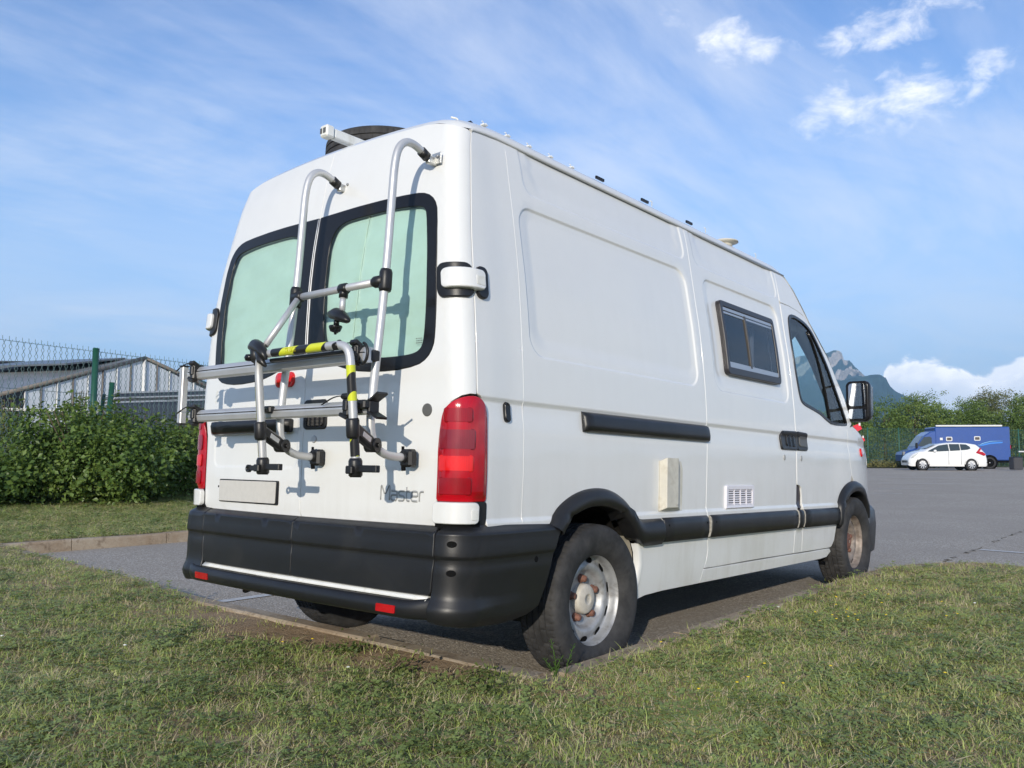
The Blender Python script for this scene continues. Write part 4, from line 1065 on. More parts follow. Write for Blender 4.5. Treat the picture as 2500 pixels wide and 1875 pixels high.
for k in range(3):
    x = vx0+.022+(vx1-vx0-.044)*(k+1)/4; mb = MB(); mb.box(tuple(onS(x, (vz0+vz1)/2, .009)), (.006, .008, vz1-vz0-.036)); mb.build('vent_bar', M['vent'], fr)

# sliding-door window: frame, two sliding panes, rails
Sw = S_off(SR, in_side, lambda x, z: x*0+.008)
wfo = fillet([(2.380, 1.546), (3.178, 1.552), (3.190, 2.000), (2.385, 2.003)], .03, 4)
wfi = fillet([(2.406, 1.582), (3.154, 1.588), (3.164, 1.972), (2.410, 1.975)], .012, 2)
wf = panel('sliding_window_frame', wfo, Sw, in_side, mat('window_frame_rubber', (.022, .019, .021), .35), van, holes=[wfi], h=.06, depth=.03, rnd=.006)
for (z0, z1, o_) in ((1.588, 1.620, .004), (1.948, 1.966, .004), (1.928, 1.940, .002)):
    panel('window_track', [(2.414, z0), (3.152, z0), (3.154, z1), (2.416, z1)], S_off(SR, in_side, lambda x, z, q=o_: x*0+q), in_side, mat('track_aluminium', (.42, .44, .47), .35, metal=.6), wf, h=.1, depth=.008, rnd=.002)
panel('window_pane', [(2.414, 1.60), (2.735, 1.60), (2.735, 1.965), (2.416, 1.965)], S_off(SR, in_side, lambda x, z: x*0-.002), in_side, M['darkglass'], wf, h=.1, edge=False)
panel('window_pane', [(2.715, 1.60), (3.150, 1.60), (3.155, 1.965), (2.715, 1.965)], S_off(SR, in_side, lambda x, z: x*0+.002), in_side, M['darkglass'], wf, h=.1, edge=False)
panel('window_stile', [(2.716, 1.61), (2.736, 1.61), (2.736, 1.95), (2.716, 1.95)], S_off(SR, in_side, lambda x, z: x*0+.006), in_side, mat('bronze_stile', (.07, .062, .055), .4, metal=.3), wf, h=.05, depth=.006, rnd=.002)
mb = MB(); mb.box(tuple(onS(3.09, 1.79, .006)), (.022, .012, .05), bev=.004); mb.build('window_catch', M['grey_plastic'], wf)
# what is behind the smoked panes
mb = MB(); mb.box((2.75, -.40, 1.75), (1.1, .02, .9)); mb.build('interior_wall', mat('camper_interior', (.30, .33, .40), .8), van)
mb = MB(); mb.addm([(2.98, -.80, 1.60), (3.16, -.80, 1.60), (3.02, -.81, 1.72)], [(0, 1, 2)]); mb.box((3.05, -.80, 1.78), (.02, .02, .30)); mb.build('curtain', M['curtain'], van)
# side handles, slot, locks
hp = fillet([(3.128, 1.114), (3.385, 1.115), (3.385, 1.236), (3.145, 1.230), (3.122, 1.190)], .014, 3)
hd = panel('side_door_handle', hp, S_off(SRd, in_side, lambda x, z: x*0+.014), in_side, M['black'], van, h=.03, depth=.016, rnd=.006)
mb = [(x, z) for x, z in rring(3.20, 3.355, 1.135, 1.212, .01, 3)]
panel('handle_grip', mb, S_off(SRd, in_side, lambda x, z: .0185+.004*np.sin(x*95)), in_side, M['gloss_black'], hd, h=.01, depth=.006, rnd=.003)
hd = panel('side_door_handle', fillet([(3.397, 1.115), (3.578, 1.118), (3.582, 1.232), (3.397, 1.237)], .02, 3), S_off(SRd, in_side, lambda x, z: x*0+.014), in_side, M['black'], van, h=.03, depth=.016, rnd=.006)
panel('handle_grip', rring(3.43, 3.555, 1.138, 1.213, .012, 3), S_off(SRd, in_side, lambda x, z: x*0+.019), in_side, M['grey_plastic'], hd, h=.03, depth=.006, rnd=.003)
for x in (3.178, 3.474):
    panel('door_lock', [(x+.012*math.cos(a), 1.057+.017*math.sin(a)) for a in np.linspace(0, 2*PI, 13)[:-1]], S_off(SRd, in_side, lambda u, v: u*0+.005), in_side, M['badge'], van, h=.02, depth=.006, rnd=.002)
panel('fuel_flap_recess', [(3.387, .716), (3.391, .868), (3.43, .873), (3.462, .858), (3.478, .80), (3.474, .74), (3.462, .712)], S_off(SRd, in_side, lambda x, z: x*0-.010), in_side, mat('recess_dark', (.02, .012, .018), .4), van, h=.04, depth=.02)
# small side lamp on the wing
panel('side_indicator', [(4.80+.022*math.cos(a), 1.135+.03*math.sin(a)) for a in np.linspace(0, 2*PI, 15)[:-1]], S_off(SRd, in_side, lambda u, v: u*0+.012), in_side, M['redbright'], van, h=.02, depth=.012, rnd=.005)
# front bumper wrap
rws = []
for x in np.linspace(4.90, 5.26, 9):
    y = .965-.25*max(0, x-4.92)**1.6-.9*max(0, x-5.12)**2
    rws.append([(x, -y+.05, .30), (x, -y+.01, .33), (x, -y, .40), (x+.01, -y-.008, .55), (x+.005, -y, .66), (x, -y+.03, .70), (x, -y+.08, .70)])
rows_mesh('front_bumper', rws, M['black'], van)
mb = MB(); mb.box((5.28, 0, .52), (.10, 1.6, .34), bev=.04); mb.build('front_bumper_beam', M['black'], van)
# torn arch liner pieces inside the front arch
mb = MB(); mb.addm([(4.80, -.90, .72), (4.93, -.90, .68), (4.97, -.91, .55), (4.84, -.88, .56)], [(0, 1, 2, 3)]); mb.addm([(4.86, -.90, .53), (4.95, -.91, .50), (5.0, -.91, .36), (4.93, -.88, .40)], [(0, 1, 2, 3)]); mb.build('liner_flap', M['grey_plastic'], van)

# --- door mirror ------------------------------------------------------------
mr = MB()
def rr3(cx, cy, cz, hy, hz, r, x): return [(x, cy+p[0], cz+p[1]) for p in rring(-hy, hy, -hz, hz, r, 5)]
rws = [rr3(0, -1.022, 1.535, .078, .150, .035, 4.515), rr3(0, -1.022, 1.535, .088, .160, .04, 4.52), rr3(0, -1.022, 1.535, .092, .164, .045, 4.56), rr3(0, -1.022, 1.537, .084, .152, .05, 4.64), rr3(0, -1.022, 1.54, .055, .11, .05, 4.69)]
mh = rows_mesh('door_mirror', rws, M['gloss_black'], van, close_u=True, cap=True)
mb = MB(); mb.prism([(p[0]-1.022, p[1]+1.58) for p in rring(-.064, .064, -.085, .095, .025, 4)], 4.506, 4.513, 'X'); mb.build('mirror_glass', M['mirror'], mh)
mb = MB(); mb.prism([(p[0]-1.022, p[1]+1.435) for p in rring(-.064, .064, -.040, .036, .015, 4)], 4.506, 4.513, 'X'); mb.build('mirror_glass', M['mirror'], mh)
mb = MB()
for z0, z1 in ((1.50, 1.485), (1.43, 1.40)): mb.tube([(4.56, -.95, z0), (4.50, -.90, z1)], .016, 8)
mb.tube([(4.545, -.885, 1.35), (4.50, -.90, 1.52)], .030, 8); mb.box((4.50, -.915, 1.40), (.16, .035, .14), bev=.012); mb.build('mirror_arm', M['gloss_black'], van)

# --- wheels -----------------------------------------------------------------
def make_wheel(loc, rusty, parent):
    w = bpy.data.objects.new('wheel', None); COL.objects.link(w); w.parent = parent; w.location = loc
    # tyre: axis along y, outside towards -y
    n = 330; Ro = .350; hw = .108
    prof = [(.205, .075), (.222, .092), (.25, .106), (.285, .1105), (.312, .109), (.330, .104), (.340, .097), (.3465, .088), (.3485, .080), (.3495, .062), (.3495, .056), (.3425, .054), (.3425, .050), (.350, .048), (.350, .022), (.343, .020), (.343, .016), (.350, .014), (.350, 0)]
    full = [(r, -h) for r, h in prof]+[(r, h) for r, h in prof[::-1][1:]]
    V = []; m = len(full)
    for k in range(n):
        a = 2*PI*k/n
        for r, h in full:
            g = 0
            ah = abs(h)
            ph = k % 5
            if r > .345 and ah > .058 and ph == 0: g = .0045
            if r > .348 and .02 < ah < .05 and (k+(2 if h > 0 else 0)) % 10 == 0: g = .004
            if r > .348 and ah < .014 and (k+5) % 11 == 0: g = .004
            rr = r-g
            V.append((rr*math.cos(a), h, rr*math.sin(a)))
    F = [(k*m+j, k*m+j+1, ((k+1) % n)*m+j+1, ((k+1) % n)*m+j) for k in range(n) for j in range(m-1)]
    # flatten at the contact
    V = [(x, y*(1+.07*max(0, min(1, (-z-.27)/.07))), max(z, -.3425)) for x, y, z in V]
    sm = [True]*len(F); me = mesh_from('tyre', V, F, True)
    ty = link('tyre', me, M['rubber'], w)
    me.set_sharp_from_angle(angle=R(35))
    mb = MB(); mb.lathe([(.222, -.088), (.2255, -.090), (.226, -.086), (.219, -.080), (.212, -.076), (.205, -.070), (.200, -.052), (.198, -.030), (.192, -.022), (.178, -.026), (.165, -.034), (.150, -.037), (.138, -.032), (.130, -.018), (.124, -.004), (.116, .002), (.05, .004), (0, .004)], (0, 0, 0), 'Y', 60)
    mb.lathe([(.198, -.03), (.198, .09)], (0, 0, 0), 'Y', 48)
    rim = mb.build('rim', M['steel'] if not rusty else M['dirty_steel'], w)
    for k in range(10):
        a = 2*PI*(k+.35)/10; mb = MB(); q = []
        V = [(0, 0, 0)]
        for j in range(12):
            b = 2*PI*j/12; V.append((.017*math.cos(b), 0, .026*math.sin(b)))
        rt = Matrix.Rotation(-a, 3, 'Y'); tl = Matrix.Rotation(R(20), 3, 'Z')
        mb.addm([rt @ (tl @ Vector(v)+Vector((.182, -.0285, 0))) for v in V], [(0, j+1, (j+1) % 12+1) for j in range(12)])
        mb.build('vent_hole', M['gap'], rim)
    mb = MB(); mb.lathe([(.070, .004), (.070, -.020), (.066, -.030), (.058, -.034), (.030, -.040), (.022, -.0405), (.021, -.038), (0, -.038)], (0, 0, 0), 'Y', 36)
    hub = mb.build('hub_cap', M['cream'] if not rusty else M['rust'], w)
    # small embossed diamond on the cap
    mb = MB(); q = [(0, .014), (.0085, 0), (0, -.014), (-.0085, 0)]; qi = [(x*.5, z*.55) for x, z in q]
    mb.addm([(x, -.0405, z) for x, z in q]+[(x, -.0405, z) for x, z in qi], [(i, (i+1) % 4, 4+(i+1) % 4, 4+i) for i in range(4)]); mb.build('emblem', M['boxcover'], hub)
    for k in range(5):
        a = 2*PI*k/5+R(90)+R(4); c = (.094*math.cos(a), 0, .094*math.sin(a)); mb = MB()
        mb.lathe([(.022, .004), (.021, -.004), (.0165, -.008), (.0160, -.026), (.012, -.031), (0, -.032)], c, 'Y', 12); mb.build('wheel_nut', M['rust'], w)
    return w
def copy_tree(o, parent=None, loc=None):
    c = o.copy(); COL.objects.link(c); c.parent = parent
    if loc is not None: c.location = loc
    for ch in list(o.children): copy_tree(ch, c)
    return c
wr = make_wheel((.985, -.862, .342), False, van)
wl = copy_tree(wr, van, (.985, .862, .342)); wl.rotation_euler = (0, 0, PI)
wf_ = make_wheel((4.585, -.875, .427), True, van)
wfl = copy_tree(wf_, van, (4.585, .875, .427)); wfl.rotation_euler = (0, 0, PI)
mb = MB(); mb.tube([(.985, -.8, .342), (.985, .8, .342)], .06, 10); mb.tube([(4.585, -.8, .427), (4.585, .8, .427)], .05, 10); mb.build('axle', M['gap'], van)
mb = MB(); mb.tube([(1.6, .35, .36), (.30, .35, .34)], .03, 10); mb.build('exhaust_pipe', M['gap'], van)

# ================================================================== ROOF LOAD
zroof = 2.50
def vt(P): return Vector(to_world(P))
def on_van(o, P):
    """place an object built around its own origin at van-frame point P with the van's tilt"""
    o.matrix_world = Matrix.Translation(vt(P)) @ Matrix(MT.tolist()).to_4x4(); return o
sp = thing('spare_tyre', 'black spare tyre lying flat on the van roof', 'tyre')
c = bpy.data.objects.new('tread', bpy.data.objects['tyre'].data); COL.objects.link(c); c.parent = sp; c.rotation_euler = (PI/2, 0, .1); c.name = 'tyre_tread'
mb = MB(); mb.lathe([(.226, .088), (.20, .07), (.195, -.03), (.15, -.03), (.05, -.01), (0, -.01)], (0, 0, 0), 'Z', 40); mb.build('rim', M['steel'], sp)
on_van(sp, (.80, .41, 2.675))
rb = thing('roof_bar', 'white aluminium roof bar sticking out over the rear doors beside the spare tyre', 'roof bar')
mb = MB(); mb.box((1.1, 0, .012), (2.16, .042, .050), bev=.006); mb.build('bar', M['whiteplastic'], rb)
mb = MB(); mb.box((-.01, 0, .012), (.05, .056, .062), bev=.008); ec = mb.build('end_cap', M['whiteplastic'], rb)
mb = MB(); mb.box((-.0355, -.010, .012), (.003, .020, .026)); mb.box((-.0355, .016, .012), (.003, .014, .026)); mb.build('cap_slot', M['grey_plastic'], ec)
for x in (.35, 1.1, 1.9):
    mb = MB(); mb.box((x, 0, -.035), (.05, .05, .06)); mb.build('foot', M['whiteplastic'], rb)
on_van(rb, (.135, .082, 2.560))
# solar panels with edge clamps along the right roof edge
for i, (x0, x1) in enumerate(((1.20, 1.62), (1.66, 2.15), (2.19, 2.70))):
    s = thing('solar_panel', ['rear one of three flat solar panels on the van roof', 'middle one of three flat solar panels on the van roof', 'front one of three flat solar panels on the van roof, nearest the mushroom vent'][i], 'solar panel', group='solar panels on the van roof')
    mb = MB(); mb.box(((x1-x0)/2, .30, 0), (x1-x0, .62, .012)); mb.build('cells', mat('solar_cells', (.015, .02, .05), .2), s)
    mb = MB(); mb.box((.09, -.180, -.020), (.075, .012, .016), bev=.002); mb.build('bracket', M['gloss_black'], s)
    mb = MB(); mb.box(((x1-x0)/2, -.02, .0), (x1-x0, .02, .024)); mb.box(((x1-x0)/2, .62, .0), (x1-x0, .02, .024)); mb.build('frame', M['black'], s)
    on_van(s, (x0, -.56, 2.512))
for i, x in enumerate((.37, .53, .69, .86, 1.04)):
    o = thing('roof_clip', 'small white cable clip on the roof edge, %s of five from the rear doors' % ['first', 'second', 'third', 'fourth', 'fifth'][i], 'clip', group='white clips along the right roof edge')
    mb = MB(); mb.box((0, 0, .0), (.040, .03, .010), bev=.003); mb.box((.012, 0, .008), (.010, .016, .014), bev=.003); mb.build('base', M['whiteplastic'], o)
    mb = MB(); mb.tube([(-.01, 0, .0), (-.01, 0, .018), (-.022, 0, .018)], .003, 6); mb.build('hook', M['whiteplastic'], o)
    on_van(o, (x, -.735, 2.480)); o.scale = (.75, .75, .75)
for i, (x, z) in enumerate(((1.83, 2.49), (2.50, 2.49), (3.27, 2.485))):
    o = thing('roof_hook', 'thin white wire hook on the roof edge %s' % ['between the solar panels', 'just behind the mushroom vent', 'furthest forward above the cab'][i], 'hook', group='white wire hooks on the roof edge')
    mb = MB(); mb.tube([(0, 0, -.01), (0, 0, .018), (-.02, 0, .018)], .003, 6); mb.build('wire', M['whiteplastic'], o); on_van(o, (x, -.74, z))
o = thing('roof_hook', 'bent white hook standing at the rear right corner of the roof', 'hook')
mb = MB(); mb.tube([(0, 0, -.02), (0, 0, .036), (-.004, .004, .040), (-.026, .016, .041)], .0045, 8); mb.build('wire', M['whiteplastic'], o)
mb = MB(); mb.box((-.03, .03, -.005), (.05, .05, .014), bev=.004); mb.build('base', M['whiteplastic'], o); on_van(o, (.265, -.67, 2.452))
o = thing('aerial', 'black fin aerial on the rear right corner of the van roof', 'aerial')
mb = MB(); mb.addm([(0, 0, 0), (.14, 0, 0), (.02, 0, .05), (0, .03, 0), (.14, .03, 0), (.02, .03, .05)], [(0, 1, 2), (3, 5, 4), (0, 2, 5, 3), (1, 4, 5, 2), (0, 3, 4, 1)]); mb.build('fin', M['black'], o); on_van(o, (.31, -.69, 2.450))
o = thing('roof_vent', 'cream mushroom vent on the van roof above the side window', 'vent')
mb = MB(); mb.lathe([(0, -.03), (.05, -.03), (.05, .0), (.06, .006), (.09, .010), (.088, .018), (.055, .028), (0, .031)], (0, 0, 0), 'Z', 24); mb.build('cap', M['boxcover'], o); on_van(o, (2.86, -.70, 2.490))

# ================================================================== BIKE CARRIER (stands in the van frame, bolted to the right rear door)
rk = thing('bike_carrier', 'silver tube bike carrier with black and yellow hoop mounted on the right rear door', 'bike carrier')
rk.matrix_world = van.matrix_world.copy()
def rtube(name, pts, r, m=M['alu'], parent=rk, it=3, n=16, straight=False):
    mb = MB(); mb.tube(pts if straight else smoothpath(pts, it), r, n); return mb.build(name, m, parent)
YL, YR = -.137, -.722
for Y in (YR, YL):
    zz_ = .0
    pts = [(.010, Y, 2.243), (-.035, Y, 2.262), (-.085, Y, 2.262), (-.125, Y, 2.225), (-.143, Y, 2.15), (-.150, Y, 2.03), (-.165, Y, 1.735), (-.190, Y, 1.45), (-.206, Y, 1.31), (-.218, Y, 1.17)]
    rtube('upright_tube', pts+[(-.221, Y, 1.11), (-.212, Y, 1.05), (-.185, Y, 1.008), (-.14, Y, .985), (-.09, Y, .979), (-.04, Y, .977)], .0165)
    # upper bracket
    mb = MB(); mb.tube([(.000, Y, 2.247), (.035, Y, 2.230)], .021, 14); mb.build('clamp_sleeve', M['black'], rk)
    mb = MB(); mb.box((.058, Y-.002, 2.222), (.05, .026, .034), bev=.004); mb.box((.074, Y-.018, 2.232), (.006, .055, .05), bev=.002); o = mb.build('upper_bracket', M['galv'], rk)
    mb = MB(); mb.lathe([(0, -.004), (.007, -.004), (.007, 0), (0, 0)], (.066, Y-.03, 2.238), 'X', 6); mb.build('bolt', M['steel'], o)
    # lower bracket pad
    mb = MB(); mb.box((-.022, Y-.005, .975), (.044, .066, .072), bev=.010); mb.tube([(-.055, Y, .978), (-.03, Y, .977)], .022, 12); o = mb.build('lower_bracket', M['black'], rk)
    mb = MB(); mb.tube([(-.03, Y+.020, 1.005), (-.03, Y+.020, 1.022)], .006, 8); mb.tube([(-.03, Y+.015, .945), (-.03, Y+.012, .925)], .009, 8); mb.build('bolt', M['gap'], o)
# cross bar with T joints and a clamp arm
rtube('cross_bar', [(-.178, YR, 1.665), (-.178, YL, 1.663)], .0155, straight=True)
for Y, s in ((YR, 1), (YL, -1)):
    mb = MB(); mb.tube([(-.170, Y, 1.622), (-.170, Y, 1.635), (-.168, Y, 1.70), (-.167, Y, 1.712)], [.022, .026, .026, .022], 14); mb.tube([(-.172, Y, 1.665), (-.178, Y+s*.05, 1.665), (-.178, Y+s*.062, 1.665)], [.026, .024, .018], 12); mb.build('tee_joint', M['black'], rk)
mb = MB(); mb.tube([(-.178, -.505, 1.663), (-.178, -.495, 1.663), (-.178, -.462, 1.663), (-.178, -.452, 1.663)], [.017, .023, .023, .017], 12); mb.tube([(-.178, -.478, 1.66), (-.180, -.478, 1.625)], .019, 12); mb.build('tee_joint', M['black'], rk)
rtube('clamp_arm', [(-.180, -.478, 1.64), (-.184, -.478, 1.555)], .013, straight=True)
mb = MB()
mb.tube([(-.195, -.425, 1.545), (-.205, -.44, 1.555), (-.21, -.48, 1.553), (-.225, -.53, 1.535), (-.235, -.575, 1.515), (-.235, -.592, 1.508)], [.006, .022, .032, .030, .018, .004], 14, flat=.8); kn = mb.build('frame_clamp', M['black'], rk)
mb = MB(); mb.tube([(-.215, -.485, 1.525), (-.215, -.485, 1.505)], .012, 10); mb.tube([(-.215, -.50, 1.498), (-.215, -.485, 1.487), (-.215, -.455, 1.496)], [.010, .016, .010], 10)
mb.lathe([(0, .006), (.026, .006), (.028, 0), (.020, -.018), (.006, -.022), (.005, -.030), (0, -.03)], (-.215, -.48, 1.498), 'Z', 16); mb.build('clamp_knob', M['gloss_black'], kn)
# diagonal arm down to the big frame clamp on the hoop
rtube('diagonal_arm', [(-.195, -.185, 1.648), (-.345, -.190, 1.43)], .0135, straight=True)
mb = MB()
mb.tube([(-.335, -.080, 1.418), (-.345, -.098, 1.430), (-.36, -.145, 1.434), (-.375, -.195, 1.418), (-.388, -.240, 1.392), (-.39, -.268, 1.362)], [.008, .022, .029, .027, .020, .006], 14, flat=.85)
mb.tube([(-.35, -.130, 1.425), (-.355, -.14, 1.395), (-.362, -.15, 1.365)], [.026, .024, .018], 12); mb.tube([(-.37, -.19, 1.40), (-.388, -.225, 1.362), (-.388, -.262, 1.335)], [.022, .017, .007], 10)
bc = mb.build('frame_clamp', M['black'], rk)
mb = MB(); mb.lathe([(0, .012), (.020, .012), (.026, 0), (.020, -.014), (0, -.016)], (-.355, -.10, 1.385), 'Z', 10); mb.lathe([(0, -.014), (.018, -.014), (.018, .012), (0, .014)], (-.33, -.125, 1.365), 'X', 10); mb.build('clamp_knob', M['gloss_black'], bc)
# the two wheel rails: channel sections with a slot
def rail(name, y0, y1, z0, z1, X):
    xf = X-.022; xb = X+.022; mid = (z0+z1)/2+.006
    prof = [(xb, z0), (xf+.006, z0-.002), (xf, z0+.004), (xf-.004, mid-.010), (xf-.004, mid-.003), (xf+.008, mid-.002), (xf+.008, mid+.001), (xf-.002, mid+.002), (xf, mid+.008), (xf+.010, z1-.003), (xf+.016, z1), (xb, z1)]
    rws = [[(p[0], y, p[1]) for p in prof] for y in (y0, y1)]
    o = rows_mesh(name, rws, M['alu2'], rk, close_u=True, smooth=False, cap=True)
    return o
r1 = rail('wheel_rail', .545, -.735, 1.334, 1.392, -.255)
r2 = rail('wheel_rail', .500, -.775, 1.133, 1.186, -.262)
for r_o, y0, y1, z in ((r1, .545, -.735, 1.369), (r2, .500, -.775, 1.1655)):
    mb = MB(); mb.box((-.270, (y0+y1)/2, z), (.012, y0-y1-.004, .005)); mb.build('rail_slot', M['gap'], r_o)
mb = MB(); mb.box((-.275, .578, 1.262), (.030, .028, .272), bev=.003); mb.box((-.292, .578, 1.262), (.005, .018, .262)); ep = mb.build('end_plate', M['alu2'], rk)
mb = MB(); mb.box((-.275, .578, 1.401), (.034, .034, .006)); mb.box((-.275, .578, 1.124), (.034, .034, .006)); mb.tube([(-.295, .60, 1.36), (-.255, .60, 1.36)], .009, 8); mb.tube([(-.295, .60, 1.16), (-.255, .60, 1.16)], .009, 8); mb.build('end_plate_cap', M['black'], ep)
mb = MB(); mb.box((-.262, -.783, 1.160), (.05, .016, .060), bev=.003)
mb.addm([(-.29, -.79, 1.188), (-.24, -.79, 1.188), (-.24, -.835, 1.214), (-.29, -.835, 1.214), (-.29, -.79, 1.180), (-.24, -.79, 1.180), (-.24, -.84, 1.206), (-.29, -.84, 1.206)], [(0, 1, 2, 3), (7, 6, 5, 4), (0, 3, 7, 4), (1, 5, 6, 2), (3, 2, 6, 7)])
mb.addm([(-.29, -.79, 1.135), (-.24, -.79, 1.135), (-.24, -.835, 1.112), (-.29, -.835, 1.112), (-.29, -.79, 1.143), (-.24, -.79, 1.143), (-.24, -.84, 1.120), (-.29, -.84, 1.120)], [(3, 2, 1, 0), (4, 5, 6, 7), (4, 7, 3, 0), (2, 6, 5, 1), (7, 6, 2, 3)])
mb.build('rail_end_cap', M['black'], rk)
# hoop
HX0, HX1 = -.365, -.322
hoop = [(HX1, -.176, .962), (-.338, -.176, 1.11), (-.355, -.176, 1.26), (-.362, -.176, 1.33), (-.366, -.185, 1.372), (-.367, -.225, 1.388), (-.367, -.30, 1.389), (-.367, -.64, 1.389), (-.367, -.72, 1.387), (-.365, -.755, 1.366), (-.362, -.765, 1.325), (-.355, -.765, 1.25), (-.338, -.765, 1.11), (HX1, -.765, .962)]
hp_ = rtube('folding_hoop', hoop, .0165, it=2)
def sleeve(pts, name='tape_band', r=.0175, m=None):
    mb = MB(); mb.tube(pts, r, 16, caps=False); return mb.build(name, m or M['tape'], hp_)
sleeve([(-.367, -.285, 1.389), (-.367, -.635, 1.389)])
sleeve([(-.3605, -.765, 1.308), (-.355, -.765, 1.25), (-.346, -.765, 1.178)], m=M['tape_r']); sleeve([(-.336, -.765, 1.092), (-.3235, -.765, .975)], m=M['tape_r'])
def halfsleeve(z0, z1):
    mb = MB(); V = []; k = 8
    for z in (z0, z1):
        x = np.interp(z, [.962, 1.11, 1.26, 1.33], [HX1, -.338, -.355, -.362])
        for j in range(k+1):
            a = R(20+100*j/k); V.append((x-.0178*math.sin(a)*.0+ -.0178*math.cos(a)*.3, -.176+.0178*math.sin(a), z) if False else (x-.0178*math.cos(a), -.176+.0178*math.sin(a), z))
    mb.addm(V, [(j, j+1, k+1+j+1, k+1+j) for j in range(k)], True); mb.build('tape_band', M['tape_l'], hp_)
halfsleeve(1.12, 1.29); halfsleeve(.97, 1.06)
# lettering on the tape
tm = text_mb('THULE', .026, .0004, xs=.95)
V = []
for v in tm.V:
    an = v[1]/.0185; V.append((-.367-(.0184+v[2])*math.cos(an), -.42-v[0], 1.389+(.0184+v[2])*math.sin(an)))
tm.V = V; tm.build('tape_lettering', mat('amber_print', (.42, .36, .02), .4), hp_)
mb = MB(); mb.tube([(-.385, -.695, 1.378), (-.36, -.695, 1.39), (-.34, -.695, 1.385)], [.014, .020, .012], 10); mb.box((-.33, -.46, 1.366), (.03, .48, .014), bev=.004); mb.build('hoop_catch', M['black'], hp_)
# elbow levers joining the hoop to the bent foot of the uprights
for (yh, yt) in ((-.176, YL), (-.765, YR)):
    mb = MB(); mb.tube([(-.336, yh, 1.040), (-.337, yh, 1.05), (-.342, yh, 1.106), (-.343, yh, 1.114)], [.021, .025, .025, .021], 14)
    a = Vector((-.338, yh, 1.078)); b = Vector((-.205, yt, .995+.025)); d = (b-a).normalized(); up = Vector((0, 0, 1)); sd = d.cross(up).normalized(); up = sd.cross(d)
    rotm_ = Matrix((d, sd, up)).transposed(); L = (b-a).length
    mb.box(tuple(a+(b-a)*.5), (L+.02, .036, .052), rot=rotm_, bev=.010); mb.tube([tuple(b-sd*.024), tuple(b+sd*.024)], .028, 14); ob = mb.build('lever', M['black'], rk)
    mb = MB(); mb.box(tuple(a+(b-a)*.50-sd*.0175*(1 if sd.dot(Vector((0, -1, 0))) < 0 else -1)), (.060, .003, .020), rot=rotm_, bev=.001); mb.build('lever_window', M['alu2'], ob)
    mb = MB(); mb.tube([tuple(b-sd*.026*(1 if sd.dot(Vector((0, -1, 0))) < 0 else -1)), tuple(b-sd*.032*(1 if sd.dot(Vector((0, -1, 0))) < 0 else -1))], .010, 10); mb.build('pivot_bolt', M['gloss_black'], ob)
# feet of the hoop
for yh, s in ((-.176, 0), (-.765, 1)):
    mb = MB(); mb.tube([(-.318, yh, .898), (-.318, yh, .905), (-.3215, yh, .958), (-.322, yh, .968)], [.020, .026, .026, .021], 12)
    mb.box((-.345, yh, .925), (.02, .036, .03), bev=.004)
    o = mb.build('hoop_foot', M['black'], rk)
    mb = MB()
    mb.box((-.322, yh-.075, .930), (.022, .105, .026), bev=.003)
    if not s:
        mb.box((-.322, yh+.055, .924), (.012, .075, .022), bev=.003); mb.lathe([(.008, -.006), (.016, -.006), (.016, .006), (.008, .006)], (-.322, yh+.098, .922), 'X', 16, close=True)
    mb.build('foot_strap', M['black'], o)
# ratchet straps and buckles on the rails
def buckle(X, Y, Z, strap=True, s=1.0, ring=False):
    mb = MB(); mb.box((X-.006, Y, Z), (.058, .034, .070), bev=.006); mb.box((X-.024, Y, Z+.036*s), (.040, .040, .022), bev=.005, rot=Matrix.Rotation(.5, 3, 'Y')); mb.box((X-.02, Y+.014, Z-.034), (.030, .05, .016), bev=.004, rot=Matrix.Rotation(.35, 3, 'X'))
    mb.box((X-.036, Y-.004, Z+.006), (.012, .024, .04), bev=.003)
    b = mb.build('strap_buckle', M['black'], rk)
    if strap:
        mb = MB(); pts = smoothpath([(X-.02, Y-.004, Z+.034), (X-.025, Y+.03, Z+.045), (X-.03, Y+.08, Z+.040), (X-.03, Y+.15, Z+.012)], 2); 
        mb.tube([tuple(p) for p in pts], [.0045]*(len(pts)-1)+[.002], 8, flat=.5); mb.build('strap', M['black'], b)
    if ring:
        mb = MB(); th = np.linspace(R(80), R(-120), 18); mb.tube([(X-.02, Y-.034-.030*math.cos(a), Z-.002+.040*math.sin(a)) for a in th], .006, 8, flat=1); mb.build('strap', M['black'], b)
buckle(-.262, .475, 1.366); buckle(-.266, .440, 1.160); buckle(-.262, -.700, 1.366, ring=True); buckle(-.266, -.665, 1.162)
mb = MB(); mb.box((-.292, -.19+.03, 1.168), (.03, .05, .03), bev=.006); mb.box((-.292, -.765, 1.168), (.04, .05, .034), bev=.006); mb.box((-.292, -.73, 1.16), (.02, .04, .05), bev=.006); mb.build('rail_clamp', M['black'], rk)
mb = MB(); mb.tube([(-.355, -.758, 1.160), (-.285, -.752, 1.166)], .010, 8); mb.tube([(-.35, -.180, 1.16), (-.285, -.165, 1.166)], .010, 8)
for Y in (YL, YR):
    for z, x in ((1.362, -.20), (1.16, -.219)): mb.box((x-.018, Y, z), (.045, .036, .046), bev=.006)
mb.build('tube_clamp', M['black'], rk)

# ================================================================== GROUND
def gz(x, y):
    """asphalt height (world)"""
    x = np.asarray(x, float); y = np.asarray(y, float)
    d = np.sqrt((x-1)**2+(y)**2); return .27*ss(d, 9, 48)
def struct(o): o['kind'] = 'structure'; return o
KX = .60     # kerb behind the van: back edge of the bay (runs along y)
KY = -1.00   # kerb right of the van (runs along x)
def kx(y): return .56+.012*max(0, y)+.05*max(0, y-1.2)*.9 if y > -1 else .5
